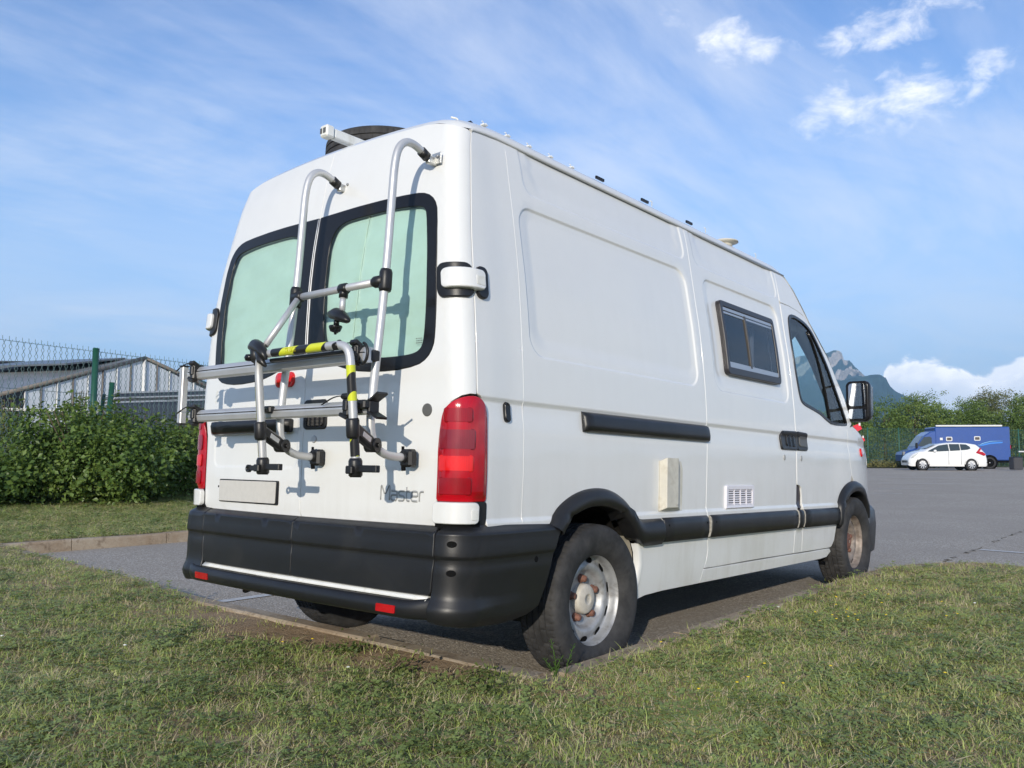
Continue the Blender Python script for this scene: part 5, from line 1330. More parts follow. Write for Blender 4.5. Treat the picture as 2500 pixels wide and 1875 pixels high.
# base terrain far and wide
def grid_sheet(name, xs, ys, zf, m, mask=None):
    xs = np.array(xs); ys = np.array(ys); X, Y = np.meshgrid(xs, ys, indexing='ij'); Z = zf(X, Y)
    V = np.stack([X, Y, Z], -1).reshape(-1, 3); n = len(ys); F = []
    for i in range(len(xs)-1):
        for j in range(n-1):
            if mask is None or mask((xs[i]+xs[i+1])/2, (ys[j]+ys[j+1])/2): F.append((i*n+j, (i+1)*n+j, (i+1)*n+j+1, i*n+j+1))
    return link(name, mesh_from(name, V, F, True), m)
g1 = np.concatenate([np.linspace(-.8, 15, 60), np.linspace(16, 70, 28)])
g2 = np.concatenate([np.linspace(-70, -12, 20), np.linspace(-11, 12, 60), np.linspace(13, 90, 30)])
struct(grid_sheet('parking_lot', g1, g2, lambda X, Y: gz(X, Y), M['asphalt']))
far_m = mat('far_field', (.07, .085, .03), .95, var=.3, vscale=.05)
e1 = np.concatenate([-np.geomspace(9000, 40, 14), [-20], np.linspace(-10, 80, 10), np.geomspace(120, 9000, 14)])
struct(grid_sheet('ground', e1, e1, lambda X, Y: -.45+.2*ss(np.sqrt(X**2+Y**2), 60, 200), far_m))

# lawn outline pieces (world): near lawn wraps the bay corner
def arc(cx, cy, r, a0, a1, n=8): return [(cx+r*math.cos(R(a)), cy+r*math.sin(R(a))) for a in np.linspace(a0, a1, n)]
def kedge(y): return .56+.008*(y+1)+.075*max(0, y-1.6)    # x of the rear kerb's inner edge
KIN = [(1.10+.01*0, 6.25)]
rear_edge = [(kedge(y), y) for y in np.linspace(6.4, -.98, 26)]
side_edge = [(x, -1.0-.012*max(0, x-2.5)**1.2-.02*max(0, x-4)) for x in np.linspace(.62, 5.0, 16)]+[(5.35, -1.22), (5.62, -1.38), (5.78, -1.58), (5.80, -1.85), (5.70, -2.2), (5.5, -2.7), (5.2, -3.4), (4.8, -4.5), (4.3, -6.0), (3.4, -9.0)]
edge = rear_edge[:-1]+[(.565, -.92), (.555, -.99)]+side_edge
KW = .115; KH = .115
def offset_poly(E, d):
    E = np.array(E, float); t_ = np.gradient(E, axis=0); t_ /= np.linalg.norm(t_, axis=1, keepdims=True); n = np.stack([t_[:, 1], -t_[:, 0]], -1); return E+n*d
def kerb(name, E, h0, side, label, zf=gz, seg=1.0):
    """run of kerb stones along a polyline; side gives the direction of the lawn"""
    E = np.array(E, float); s = np.concatenate([[0], np.cumsum(np.linalg.norm(np.diff(E, axis=0), axis=1))])
    root = thing(name, label, 'kerb'); n = max(1, int(round(s[-1]/seg))); rng = random.Random(5)
    def at(u): return np.array([np.interp(u, s, E[:, 0]), np.interp(u, s, E[:, 1])])
    for i in range(n):
        u0, u1 = s[-1]*i/n+.004, s[-1]*(i+1)/n-.004; k = 7; rws = []; hh = h0+rng.uniform(-.006, .006)
        for u in np.linspace(u0, u1, k):
            p = at(u); q = at(min(u+.05, s[-1]))-at(max(u-.05, 0)); q /= np.linalg.norm(q); nn = np.array([q[1], -q[0]])*side; z = float(zf(p[0], p[1]))
            sec = [(0, -.05), (.004, hh*.8), (.010, hh-.008), (.022, hh), (KW-.01, hh), (KW, hh-.008), (KW, -.05)]
            w = .002*math.sin(u*31)+.0015*math.sin(u*73+1)
            rws.append([(p[0]+nn[0]*(a+w), p[1]+nn[1]*(a+w), z+b+(w if b > 0 else 0)) for a, b in sec])
        rows_mesh('kerb_stone', rws, M['kerb'], root, close_u=True, smooth=False, cap=True)
    return root
kerb('kerb', edge[:0]+rear_edge+[(.56, -1.0)], KH, 1 if True else -1, 'weathered concrete kerb behind the van closing the parking bay')
kerb('kerb', [(.56, -1.0)]+side_edge, KH, 1, 'weathered concrete kerb along the right-hand wheels of the van, curving away at its end')
mb = MB(); mb.box((.50, -1.062, .03), (.125, .125, .15), bev=.015); tag(mb.build('kerb_corner_stone', M['kerb']), 'pale concrete corner stone where the two kerbs meet below the rear wheel', 'kerb')

def nz(x, y, s=1.0, seed=0):
    return (np.sin(x*1.7*s+seed)*np.cos(y*1.3*s+seed*2)+.6*np.sin(x*3.9*s+y*2.3*s+seed)+.35*np.sin(x*8.1*s-y*6.7*s+seed*3))/1.95
_e = np.array(edge); _in = ss(_e[:, 1], 1.5, 2.4)+ss(_e[:, 0], 3.0, 4.4)*(_e[:, 1] < -.9)
lawn_out = offset_poly(edge, 1.0)-0; _s = np.concatenate([[0], np.cumsum(np.linalg.norm(np.diff(_e, axis=0), axis=1))])
_e2 = np.stack([np.interp(np.arange(0, _s[-1], .06), _s, _e[:, k]) for k in (0, 1)], -1); _n2 = offset_poly(_e2, 1.0)-_e2; _in = ss(_e2[:, 1], 1.5, 2.4)+ss(_e2[:, 0], 3.0, 4.4)*(_e2[:, 1] < -.9); _u = np.arange(0, _s[-1], .06)
lawn_out = _e2+_n2*(.092-.052*np.clip(_in, 0, 1)+.017*np.sin(_u*7.3)*np.sin(_u*2.9+1)+.010*np.sin(_u*23+2)+.006*np.sin(_u*51))[:, None]
def dist_poly(P, E):
    d = np.full(len(P), 1e9)
    for a, b in zip(E[:-1], E[1:]):
        ab = b-a; t_ = np.clip(((P-a)@ab)/(ab@ab+1e-12), 0, 1); d = np.minimum(d, np.linalg.norm(P-(a+t_[:, None]*ab), axis=1))
    return d
poly = [tuple(p) for p in lawn_out]+[(2.5, -16), (-14, -16), (-14, 10.5), (1.0, 6.56)]
polyA = np.array(poly)
def lawn_h(P, d, left):
    z = .101+.020*np.clip(ss(P[:, 1], 1.5, 2.4)*(P[:, 0] > -1)+ss(P[:, 0], 2.6, 3.8)*(P[:, 1] < -.9), 0, 1)-.010*ss(d, .05, .6)+.006*nz(P[:, 0], P[:, 1], 12, 1)*ss(d, .02, .15)+.020*nz(P[:, 0], P[:, 1], 1.2)*ss(d, .1, 1.2)+.007*nz(P[:, 0], P[:, 1], 6, 2)
    return z
def lawn_mesh(name, poly, hf, step, edgeline, bare_fn):
    P0 = densify(poly, .3); 
    if area(P0) < 0: P0 = P0[::-1]
    near = []
    for (st, box) in step:
        gx, gy = np.meshgrid(np.arange(box[0], box[1], st), np.arange(box[2], box[3], st)); gx[:, ::2] += st*.1
        near.append(np.stack([gx.ravel(), gy.ravel()], -1))
    Q = near[0]
    for k in range(1, len(near)):
        b = step[k-1][1]; q = near[k]; m_ = ~((q[:, 0] > b[0]-.02) & (q[:, 0] < b[1]+.02) & (q[:, 1] > b[2]-.02) & (q[:, 1] < b[3]+.02)); Q = np.concatenate([Q, q[m_]])
    Q = Q[inside_poly(Q, P0)]; dq = dist_poly(Q, np.concatenate([P0, P0[:1]])); Q = Q[dq > .03]
    V2 = np.concatenate([P0, Q]); n = len(P0)
    r = delaunay_2d_cdt([Vector(p) for p in V2.tolist()], [(i, (i+1) % n) for i in range(n)], [], 1, 1e-6)
    v = np.array([tuple(p) for p in r[0]]); d = dist_poly(v, np.array(edgeline)); z = hf(v, d)
    me = mesh_from(name, np.concatenate([v, z[:, None]], 1), r[2], True)
    at = me.attributes.new('bare', 'FLOAT', 'POINT'); b = bare_fn(v, d); at.data.foreach_set('value', b.astype(np.float32))
    # density attribute used by the grass scatter
    return struct(link(name, me, M['soil']))
def bare_near(P, d):
    # bare earth along the rear kerb and scattered dry spots
    rear = ss(P[:, 1], -1.6, -.6)*ss(P[:, 1], 2.4, 1.0)
    b = ss(d+.14*nz(P[:, 0], P[:, 1], 5, 4), .62, .16)*rear*1.0
    b = np.maximum(b, .8*ss(nz(P[:, 0], P[:, 1], 3.1, 5), .35, .85))
    side = ss(P[:, 0], .4, 1.0)*(P[:, 1] < -.9)
    b = np.maximum(b, .55*side*ss(d, .16, .02))
    return np.clip(b, 0, 1)
lawn = lawn_mesh('lawn', poly, lambda P, d: lawn_h(P, d, 0), [(.10, (-3.2, 6.2, -6.0, 4.0)), (.5, (-14, 6.2, -16, 10.5))], lawn_out, bare_near)
# left lawn beyond the far kerb, rising to the hedge
kf = [(.55, 6.10), (1.4, 6.07), (2.87, 6.04), (4.5, 6.02), (7, 6.0), (12, 5.98), (16, 6)]
kerb('kerb', kf[::-1], .12, 1, 'concrete kerb edging the raised lawn in front of the hedge, left of the van')
def bank(P, d):
    x, y = P[:, 0], P[:, 1]; D = y-6.2
    return .115+.24*ss(D, .2, 6.5)+.9*0*D+.02*nz(x, y, .9)*ss(D, .1, 2)+.008*nz(x, y, 5, 1)
polyL = [(-14, 6.22+4.2), (.9, 6.215), (2.87, 6.155), (12, 6.095), (30, 6.11), (30, 40), (-20, 40), (-20, 12)]
polyL = [(.35, 6.215), (.9, 6.213), (2.87, 6.155), (12, 6.095), (16, 6.11), (16, 40), (-20, 40), (-20, 9.0), (-6, 7.6), (-2.0, 7.0), (0, 6.6)]
def bankz(P, d):
    z = bank(P, d); far = ss(P[:, 0], .4, -1.5); return z*(1-far)+(.10+.24*ss(P[:, 1]-6.2, .2, 6.5))*far
lawn2 = lawn_mesh('raised_lawn', polyL, bankz, [(.25, (-3, 12, 6.2, 16)), (2.5, (-20, 30, 6.2, 40))], np.array([(.35, 6.215), (16, 6.11)]), lambda P, d: .45*ss(nz(P[:, 0], P[:, 1], 1.4, 3), .3, .9)+.35*ss(np.abs(P[:, 1]-11.3-.05*P[:, 0]), .5, .1))

# painted bay lines
def strip(name, a, b, w, label, z=.005):
    a = np.array(a, float); b = np.array(b, float); n = max(2, int(np.linalg.norm(b-a)/.6)); d = (b-a)/np.linalg.norm(b-a); nn = np.array([-d[1], d[0]])*w/2
    V = []
    for k in range(n+1):
        p = a+(b-a)*k/n
        for s in (-1, 1): q = p+nn*s; V.append((q[0], q[1], float(gz(*q))+z))
    return tag(link(name, mesh_from(name, V, [(2*k, 2*k+2, 2*k+3, 2*k+1) for k in range(n)]), M['line']), label, 'road marking', kind='structure')
strip('bay_line', (.80, 2.12), (4.9, 2.02), .09, 'worn white bay line left of the van')
strip('bay_line', (8.1, -1.15), (7.6, -6.2), .10, 'white bay line at right edge of picture, the longer and nearer one')
strip('bay_line', (11.2, -1.30), (10.9, -6.2), .10, 'white bay line at right edge, second from the lawn')
for i, (px_a, px_b, y_) in enumerate(((1, 0, 0),)): pass
def gnd(px, py):
    d = px_dir(px, py)
    t_ = -CAM[2]/d[2] if d[2] < 0 else 60
    for _ in range(60):
        P = CAM+d*t_; t_ += (float(gz(P[0], P[1]))-P[2])/d[2]*.5 if d[2] < 0 else 0
    return CAM+d*t_

# ================================================================== LOCATIONS ALONG SIGHT LINES (world points on the terrain)
def at(px, D, z=None, py=None):
    d = px_dir(px, 1000 if py is None else py); h = math.hypot(d[0], d[1]); P = CAM+d*D/h
    if py is None: P[2] = float(gz(P[0], P[1])) if z is None else z
    return P
def zat(px, py, D):
    d = px_dir(px, py); return float(CAM[2]+d[2]*D/math.hypot(d[0], d[1]))

# ------------------------------------------------------------------ foliage
def leaf_cloud(name, lobes, n, size, m, parent, seed, flat=.35, droop=.3, shell=.55, clus=34, spray=None):
    if spray is None: spray = size*1.45
    rng = np.random.default_rng(seed); w = np.array([l[1][0]*l[1][1]+l[1][0]*l[1][2] for l in lobes]); w = w/w.sum()
    idx = rng.choice(len(lobes), n, p=w); C = np.array([l[0] for l in lobes])[idx]; Rr = np.array([l[1] for l in lobes])[idx]
    U = rng.normal(size=(n, 3)); U /= np.linalg.norm(U, axis=1, keepdims=True)
    rad = shell+(1-shell)*rng.random(n)**.7; rad *= 1+.13*rng.normal(size=n)
    P = C+U*Rr*rad[:, None]
    # leaves gathered in sprays, with gaps between them
    kc = max(30, n//clus); ic = rng.choice(n, kc, replace=False); Pc = P[ic]; Uc = U[ic]
    own = rng.integers(0, kc, n); rs_ = spray*(.5+rng.random(kc))[own][:, None]
    Q = Pc[own]+rng.normal(size=(n, 3))*rs_*np.array([1, 1, .75])+Uc[own]*rs_*.6
    keep_ = rng.random(n) < .78; P = np.where(keep_[:, None], Q, P*.97+C*.03); U = np.where(keep_[:, None], Uc[own]*.6+U*.4, U)
    N = U*.8+rng.normal(size=(n, 3))*.55+np.array([0, 0, .5]); N /= np.linalg.norm(N, axis=1, keepdims=True)
    A = np.cross(N, rng.normal(size=(n, 3))); A /= np.linalg.norm(A, axis=1, keepdims=True); A[:, 2] -= droop; A /= np.linalg.norm(A, axis=1, keepdims=True)
    B = np.cross(N, A); s = size*(.6+.8*rng.random(n))[:, None]
    fold = N*s*.12
    v0 = P-A*s*.5; v1 = P+B*s*.33+fold-A*s*.08; v2 = P+A*s*.5; v3 = P-B*s*.33+fold-A*s*.08
    V = np.stack([v0, v1, v2, v3], 1).reshape(-1, 3); i = np.arange(n)*4
    F = np.concatenate([np.stack([i, i+1, i+2], 1), np.stack([i, i+2, i+3], 1)])
    me = bpy.data.meshes.new(name); me.vertices.add(len(V)); me.vertices.foreach_set('co', V.ravel()); me.loops.add(F.size); me.loops.foreach_set('vertex_index', F.ravel()); me.polygons.add(len(F)); me.polygons.foreach_set('loop_start', np.arange(len(F))*3); me.update(calc_edges=True)
    o = link(name, me, m, parent); return o
LM = {
    'hazel': leaf_mat('shrub_leaf', [(.035, .070, .015), (.09, .155, .032), (.16, .235, .052), (.27, .33, .10)], 1.6, .30, .42),
    'fine': leaf_mat('fine_shrub_leaf', [(.06, .10, .026), (.13, .17, .05), (.21, .23, .07)], 1.2, .3, .5),
    'tree': leaf_mat('tree_leaf', [(.05, .095, .020), (.115, .185, .040), (.19, .27, .065), (.30, .34, .11)], .35, .3, .5),
    'tree2': leaf_mat('olive_tree_leaf', [(.08, .10, .035), (.14, .155, .055), (.21, .21, .085)], .3, .3, .5),
}
def bush(name, px, D, py0, py1, wpx, depth, mk, n, size, label, group, seed, stems=7):
    z0 = zat(px, py0, D); z1 = zat(px, py1, D); base = at(px, D, z0); wm = wpx/2054*D*1.02; hgt = z1-z0
    t_ = thing(name, label, 'shrub', tuple(base), 0, group); rng = random.Random(seed); L = []
    ang = math.atan2(r_[1], r_[0])
    for k in range(11):
        u = rng.uniform(-.42, .42); v = rng.uniform(-.3, .3); hz_ = rng.uniform(.18, .70)
        if k == 0: u, v, hz_ = 0, 0, .42
        rr = rng.uniform(.20, .30) if k else .40
        x, y = u*wm, v*depth
        L.append(((x*math.cos(ang)-y*math.sin(ang), x*math.sin(ang)+y*math.cos(ang), max(rr*hgt*.75, hz_*hgt)), (rr*wm*.95 if k else .42*wm, rr*wm*.95 if k else .40*depth, rr*hgt*1.05 if k else .44*hgt)))
    # keep lobes under the top
    ca, sa_ = math.cos(ang), math.sin(ang)
    def cap(c): u = (c[0]*ca+c[1]*sa_)/(wm*.5); return hgt*(1-.42*u*u)*(.86+.14*math.sin(c[0]*5+seed))
    L = [((c[0], c[1], max(r[2]*.7, min(c[2], cap(c)-r[2]*.92))), r) for c, r in L]
    leaf_cloud('foliage', L, n, size, LM[mk], t_, seed)
    mb = MB()
    for k in range(stems):
        a = rng.uniform(0, 2*PI); q = rng.uniform(.1, .38)
        mb.tube([(rng.uniform(-.12, .12), rng.uniform(-.1, .1), -.05), (math.cos(a)*q*wm*.4, math.sin(a)*q*depth*.5, hgt*.4), (math.cos(a)*q*wm, math.sin(a)*q*depth, hgt*.8)], [.022, .015, .006], 6)
    mb.build('stem', M['bark'], t_)
    return t_
GH = 'shrubs in front of the wire fence'
bush('shrub', 205, 14.6, 1212, 958, 320, 1.7, 'hazel', 17000, .072, 'broad glossy green leafy shrub, the largest in front of the wire fence', GH, 3)
bush('shrub', 330, 15.4, 1208, 956, 250, 1.6, 'hazel', 12000, .066, 'rounded green shrub just right of the largest one, below the short fence post', GH, 4)
bush('shrub', 450, 16.6, 1203, 966, 230, 1.8, 'fine', 13000, .055, 'fine-leaved olive shrub partly hidden by the left edge of the van', GH, 5)
bush('shrub', 15, 14.3, 1218, 1115, 150, 1.4, 'hazel', 6000, .08, 'low green shrub at the left edge of the picture', GH, 6)
bush('shrub', 62, 15.6, 1205, 1075, 120, 1.2, 'fine', 4000, .06, 'thin olive bush behind the low shrub at the left edge', GH, 7)
bush('shrub', 25, 18.5, 1170, 925, 70, 1.2, 'fine', 1100, .07, 'sparse pale green bush behind the fence at the far left', 'bushes behind the wire fence', 8)
bush('shrub', 185, 18.5, 1170, 900, 80, 1.2, 'fine', 900, .07, 'climbing yellow green twigs behind the tall fence post', 'bushes behind the wire fence', 9)

# ------------------------------------------------------------------ wire fence on the left
gm = mat('green_post', (.012, .075, .045), .4, var=.15, vscale=10)
wm_ = mat('green_wire', (.10, .17, .17), .5)
F0 = at(-420, 13.8, .3); F1 = at(900, 21.5, .3)
FV = F1-F0; FV[2] = 0; FL = np.linalg.norm(FV); FD = FV/FL
ftop = zat(0, 838, 15.55)
wf = thing('wire_fence', 'tall green chain-link fence with round posts behind the shrubs', 'fence')
mb = MB(); pitch = .105; nw = int(FL/pitch); hgt = ftop-.35
nr = int(hgt/pitch)
for i in range(nw):
    for s in (0, 1):
        pts = []
        for k in range(nr+1):
            x = (i+((k+s) % 2)*.5*1.0)*pitch+(.0 if s == 0 else 0); P = F0+FD*x; pts.append((P[0], P[1], ftop-k*hgt/nr))
        q = pts[0]; pts = [(q[0], q[1], q[2]+.05)]+pts if s == 0 else pts
        mb.tube(pts, .0046, 3, caps=False)
for z in (ftop-.02, ftop-.75, ftop-1.5): mb.tube([(F0[0], F0[1], z), (F1[0], F1[1], z)], .0042, 3, caps=False)
o = mb.build('wire_mesh', wm_, wf, fix=False); o['kind'] = 'stuff'
def fence_x(px):
    lo, hi = 0, FL
    for _ in range(50):
        m_ = (lo+hi)/2; P = F0+FD*m_; d = P-CAM; x = 1250+2054.438*(d@r_)/(d@f_)
        if x < px: lo = m_
        else: hi = m_
    return F0+FD*lo
for px, rr_, ht in ((218, .052, ftop+.02), (-160, .052, ftop+.02), (560, .05, ftop+.02)):
    P = fence_x(px); mb = MB(); mb.tube([(P[0], P[1], .2), (P[0], P[1], ht)], rr_, 12); mb.lathe([(rr_+.004, 0), (rr_*.8, .02), (0, .025)], (P[0], P[1], ht), 'Z', 12); mb.build('post', gm, wf)
P = fence_x(262); mb = MB(); mb.tube([(P[0]-.15, P[1]-.05, .2), (P[0], P[1], ftop-.52)], .045, 12); mb.build('post', gm, wf)
P = fence_x(250); mb = MB(); mb.tube([(P[0], P[1]+.6, .2), (P[0], P[1]+.1, ftop-.72)], .032, 8); mb.build('brace', gm, wf)

# ------------------------------------------------------------------ greenhouse
gh = thing('greenhouse', 'large pale glasshouse with open roof vents beyond the fence', 'greenhouse')
PLp = at(60, 47.5, .3); gdir = np.array([1, .09, 0]); gdir /= np.linalg.norm(gdir)
def gpt(px, D0=40, D1=80):
    """distance along the gable line seen at px"""
    lo, hi = -30, 60
    for _ in range(50):
        m_ = (lo+hi)/2; P = PLp+gdir*m_; d = P-CAM; x = 1250+2054.438*(d@r_)/(d@f_)
        if x < px: lo = m_
        else: hi = m_
    return lo
def gz_at(px, py):
    s = gpt(px); P = PLp+gdir*s; return zat(px, py, math.hypot(P[0]-CAM[0], P[1]-CAM[1]))
sa = gpt(344); za = gz_at(344, 874); zl = gz_at(60, 952); sr = 2*sa; zr_ = zl+.2
back = np.array([-.09-.35, 1, 0]); back /= np.linalg.norm(back)
glassw = mat('whitewashed_glass', (.60, .64, .67), .35, var=.12, vscale=.8)
roofg = mat('greenhouse_roof', (.20, .215, .23), .4, var=.2, vscale=.5)
fasc = mat('weathered_fascia', (.17, .15, .13), .7, var=.2)
whit = mat('white_frame', (.66, .66, .64), .5)
dkp = mat('dark_panel', (.09, .10, .115), .35, var=.1)
A_ = PLp.copy(); Bp = PLp+gdir*sa; Cp = PLp+gdir*sr
def P3(s, b, z): P = PLp+gdir*s+back*b; return (P[0], P[1], z)
# gable panes between mullions
n = 16
for i in range(n):
    s0, s1 = sr*i/n+.05, sr*(i+1)/n-.05
    zt0 = zl+(za-zl)*(1-abs(s0-sa)/sa)-.1; zt1 = zl+(za-zl)*(1-abs(s1-sa)/sa)-.1
    mb = MB(); zb_ = zl-.9
    mb.addm([P3(s0, .05, zb_), P3(s1, .05, zb_), P3(s1, .05, zt1), P3(s0, .05, zt0), P3(s0, .09, zb_), P3(s1, .09, zb_), P3(s1, .09, zt1), P3(s0, .09, zt0)], [(0, 1, 2, 3), (4, 7, 6, 5), (3, 2, 6, 7)]); mb.build('pane', glassw, gh)
for i in range(n+1):
    s0 = sr*i/n; zt0 = zl+(za-zl)*(1-abs(s0-sa)/sa)-.05; mb = MB(); w_m = .10 if i == n//2 else .045
    a = Vector(P3(s0, .02, zl-3.5)); b = Vector(P3(s0, .02, zt0)); mb.tube([a, b], w_m, 4); mb.build('mullion', whit if i % 2 == 0 else fasc, gh)
for i in range(8):
    s0, s1 = sr*i/8+.06, sr*(i+1)/8-.06; mb = MB(); mb.addm([P3(s0, .05, .3), P3(s1, .05, .3), P3(s1, .05, zl-1.05), P3(s0, .05, zl-1.05)], [(0, 1, 2, 3)]); mb.build('pane', glassw, gh)
mb = MB(); mb.tube([P3(-1.2, -.02, zl-.30), P3(sa, -.02, za+.02)], .11, 6); mb.build('fascia', fasc, gh)
mb = MB(); mb.tube([P3(sa, -.02, za+.02), P3(sr+1.2, -.02, zr_-.42)], .09, 6); mb.build('fascia', fasc, gh)
mb = MB(); mb.tube([P3(-1, -.05, zl-.98), P3(sr+1, -.05, zl-.9)], .07, 6); mb.build('transom', whit, gh)
# roof slopes back from the gable, split in bays
nb = 9; LB = 34
for i in range(nb):
    b0, b1 = LB*i/nb+.04, LB*(i+1)/nb-.04
    for sd in (0, 1):
        mb = MB(); e0, ez = (-1.2, zl-.25) if sd == 0 else (sr+1.2, zr_-.4)
        V = [P3(e0, b0, ez), P3(sa, b0, za), P3(sa, b1, za), P3(e0, b1, ez)]; V += [(x, y, z-.06) for x, y, z in V]
        mb.addm(V, [(0, 1, 2, 3), (7, 6, 5, 4), (0, 4, 5, 1), (2, 6, 7, 3)]); mb.build('roof_panel', roofg, gh)
def zrf(q): return za-(za-zl)*(sa-q)/sa
for (s0, b0, b1, up) in ((sa-3.4, 1.2, 7.5, .62), (sa-1.6, 8.2, 11.5, .5)):
    mb = MB(); V = [P3(s0, b0, zrf(s0)+up), P3(sa-.1, b0, za+.06), P3(sa-.1, b1, za+.06), P3(s0, b1, zrf(s0)+up)]; V += [(x, y, z-.09) for x, y, z in V]
    mb.addm(V, [(0, 1, 2, 3), (7, 6, 5, 4), (0, 4, 5, 1), (2, 6, 7, 3), (0, 3, 7, 4), (1, 5, 6, 2)]); mb.build('roof_vent', dkp, gh)
mb = MB(); V = [P3(-1, 1, zl-.25), P3(-1, LB, zl-.25), P3(-1, LB, .2), P3(-1, 1, .2)]; mb.addm(V, [(0, 1, 2, 3)]); mb.build('side_wall', glassw, gh)
# low lean-to shed right of the greenhouse
sh = thing('shed', 'low dark shed with white edged roof between the greenhouse and the van', 'shed')
q0 = at(280, 34, .3); q1 = at(620, 40, .3)
for (py0, py1, mm_, nm) in ((953, 957, whit, 'roof_edge'), (957, 966, dkp, 'wall_board'), (966, 969, whit, 'rail'), (969, 975, fasc, 'wall_board'), (976, 980, whit, 'rail'), (980, 1150, dkp, 'wall')):
    mb = MB(); za0, za1 = zat(280, py0+4, 34), zat(280, py1+4, 34); zb0, zb1 = zat(620, py0-6, 40), zat(620, py1-6, 40)
    dep = .5 if mm_ is whit else 3
    V = [(q0[0], q0[1], za1), (q1[0], q1[1], zb1), (q1[0], q1[1], zb0), (q0[0], q0[1], za0)]; V += [(x+.3*dep, y+dep, z) for x, y, z in V]
    if mm_ is whit: V = [(x-.02, y-.05, z) for x, y, z in V]
    mb.addm(V, [(0, 1, 2, 3), (3, 2, 6, 7), (1, 5, 6, 2), (0, 3, 7, 4)]); mb.build(nm, mm_, sh)

# ------------------------------------------------------------------ far hills and the mountain
def relief(name, prof, Dt, Db, m, rows_n=14, rough=.02, foot=-30, seed=1, cliff=None):
    rng = np.random.default_rng(seed); xs = np.array([p[0] for p in prof], float); ys = np.array([p[1] for p in prof], float)
    X = np.arange(xs[0], xs[-1], (xs[-1]-xs[0])/(220)); Y = np.interp(X, xs, ys)
    Y = Y+.9*np.sin(X*.31+seed)*rough*60/2+1.3*np.sin(X*.113+2)*rough*40/2
    V = []; cat = []
    for i, (x, y) in enumerate(zip(X, Y)):
        top = zat(x, y, Dt)
        for k in range(rows_n):
            f = k/(rows_n-1)
            if cliff:
                cf = min(cliff(x), top*.93)
                if f < .35: D = Dt-(Dt*.01)*f/.35; z = top+(cf-top)*(f/.35)
                else: g = (f-.35)/.65; D = Dt*.99+(Db-Dt*.99)*g; z = cf+(foot-cf)*(g**.72)
            else: D = Dt+(Db-Dt)*f; z = top+(foot-top)*(f**.8)
            D += Dt*.006*(math.sin(x*.11+k*1.3)+.6*math.sin(x*.37+k*2.1))*(1 if k else 0)
            P = at(x, D, z); P[2] = z-(abs(top*.03*math.sin(x*.21+k*.9))*(1 if 0 < k < rows_n-1 else 0)); V.append(P)
    F = [(i*rows_n+k, (i+1)*rows_n+k, (i+1)*rows_n+k+1, i*rows_n+k+1) for i in range(len(X)-1) for k in range(rows_n-1)]
    o = link(name, mesh_from(name, V, F, True), m); return struct(o)
def mtn_mat():
    m = bpy.data.materials.new('limestone_and_forest'); m.use_nodes = True; q = NT(m.node_tree); b = m.node_tree.nodes['Principled BSDF']
    g = q.add('ShaderNodeNewGeometry'); sp = q.add('ShaderNodeSeparateXYZ'); q.put(sp.inputs[0], g.outputs['Normal'])
    n = q.noise(q.scalev(g.outputs['Position'], 1, 1, .5), .022, 8, .7, .8); n2 = q.noise(g.outputs['Position'], .006, 6, .65)
    steep = q.mrange(q.math('ADD', sp.outputs[2], q.math('MULTIPLY', q.math('SUBTRACT', n, .5), .6)), .34, .22)
    rock = q.ramp(n, [(.3, (.26, .24, .22)), (.5, (.42, .38, .36)), (.7, (.55, .50, .47))])
    forest = q.mix(n, (.014, .026, .014), (.035, .050, .022))
    q.put(b.inputs['Base Color'], q.mix(steep, forest, rock)); b.inputs['Roughness'].default_value = 1; b.inputs['Specular IOR Level'].default_value = .1
    bp = q.add('ShaderNodeBump'); bp.inputs['Strength'].default_value = 1; bp.inputs['Distance'].default_value = 22
    q.put(bp.inputs['Height'], n); q.put(b.inputs['Normal'], bp.outputs[0]); return m
forest_m = mat('distant_forest', (.022, .036, .018), 1, spec=.1, var=.5, vscale=.03)
MP = [(1500, 985), (1600, 955), (1700, 930), (1800, 905), (1860, 892), (1900, 883), (1939, 875), (1958, 869), (1985, 867), (2010, 865), (2028, 860), (2043, 854), (2053, 856), (2060, 862), (2062, 878), (2079, 881), (2091, 896), (2105, 908), (2113, 917), (2139, 928), (2200, 965), (2300, 1010), (2500, 1060)]
relief('mountain', MP, 3600, 2300, mtn_mat(), 18, .012, -20, 2, cliff=lambda x: zat(x, 922+max(0, x-2060)*.10, 3560))
MP2 = [(1600, 1000), (1750, 970), (1900, 945), (2000, 935), (2060, 928), (2113, 918), (2139, 914), (2153, 915), (2166, 923), (2174, 941), (2187, 955), (2230, 975), (2300, 1005), (2400, 1035), (2700, 1060)]
relief('forested_hill', MP2, 3000, 1900, forest_m, 12, .01, -20, 5)
relief('far_hills', [(-1500, 880), (-300, 898), (0, 905), (40, 908), (80, 915), (180, 932), (300, 934), (420, 925), (445, 916), (480, 924), (540, 945), (800, 960), (1200, 985), (1700, 1010), (2100, 1040), (2500, 1050), (3200, 1010)], 700, 420, forest_m, 10, .02, -3, 7)

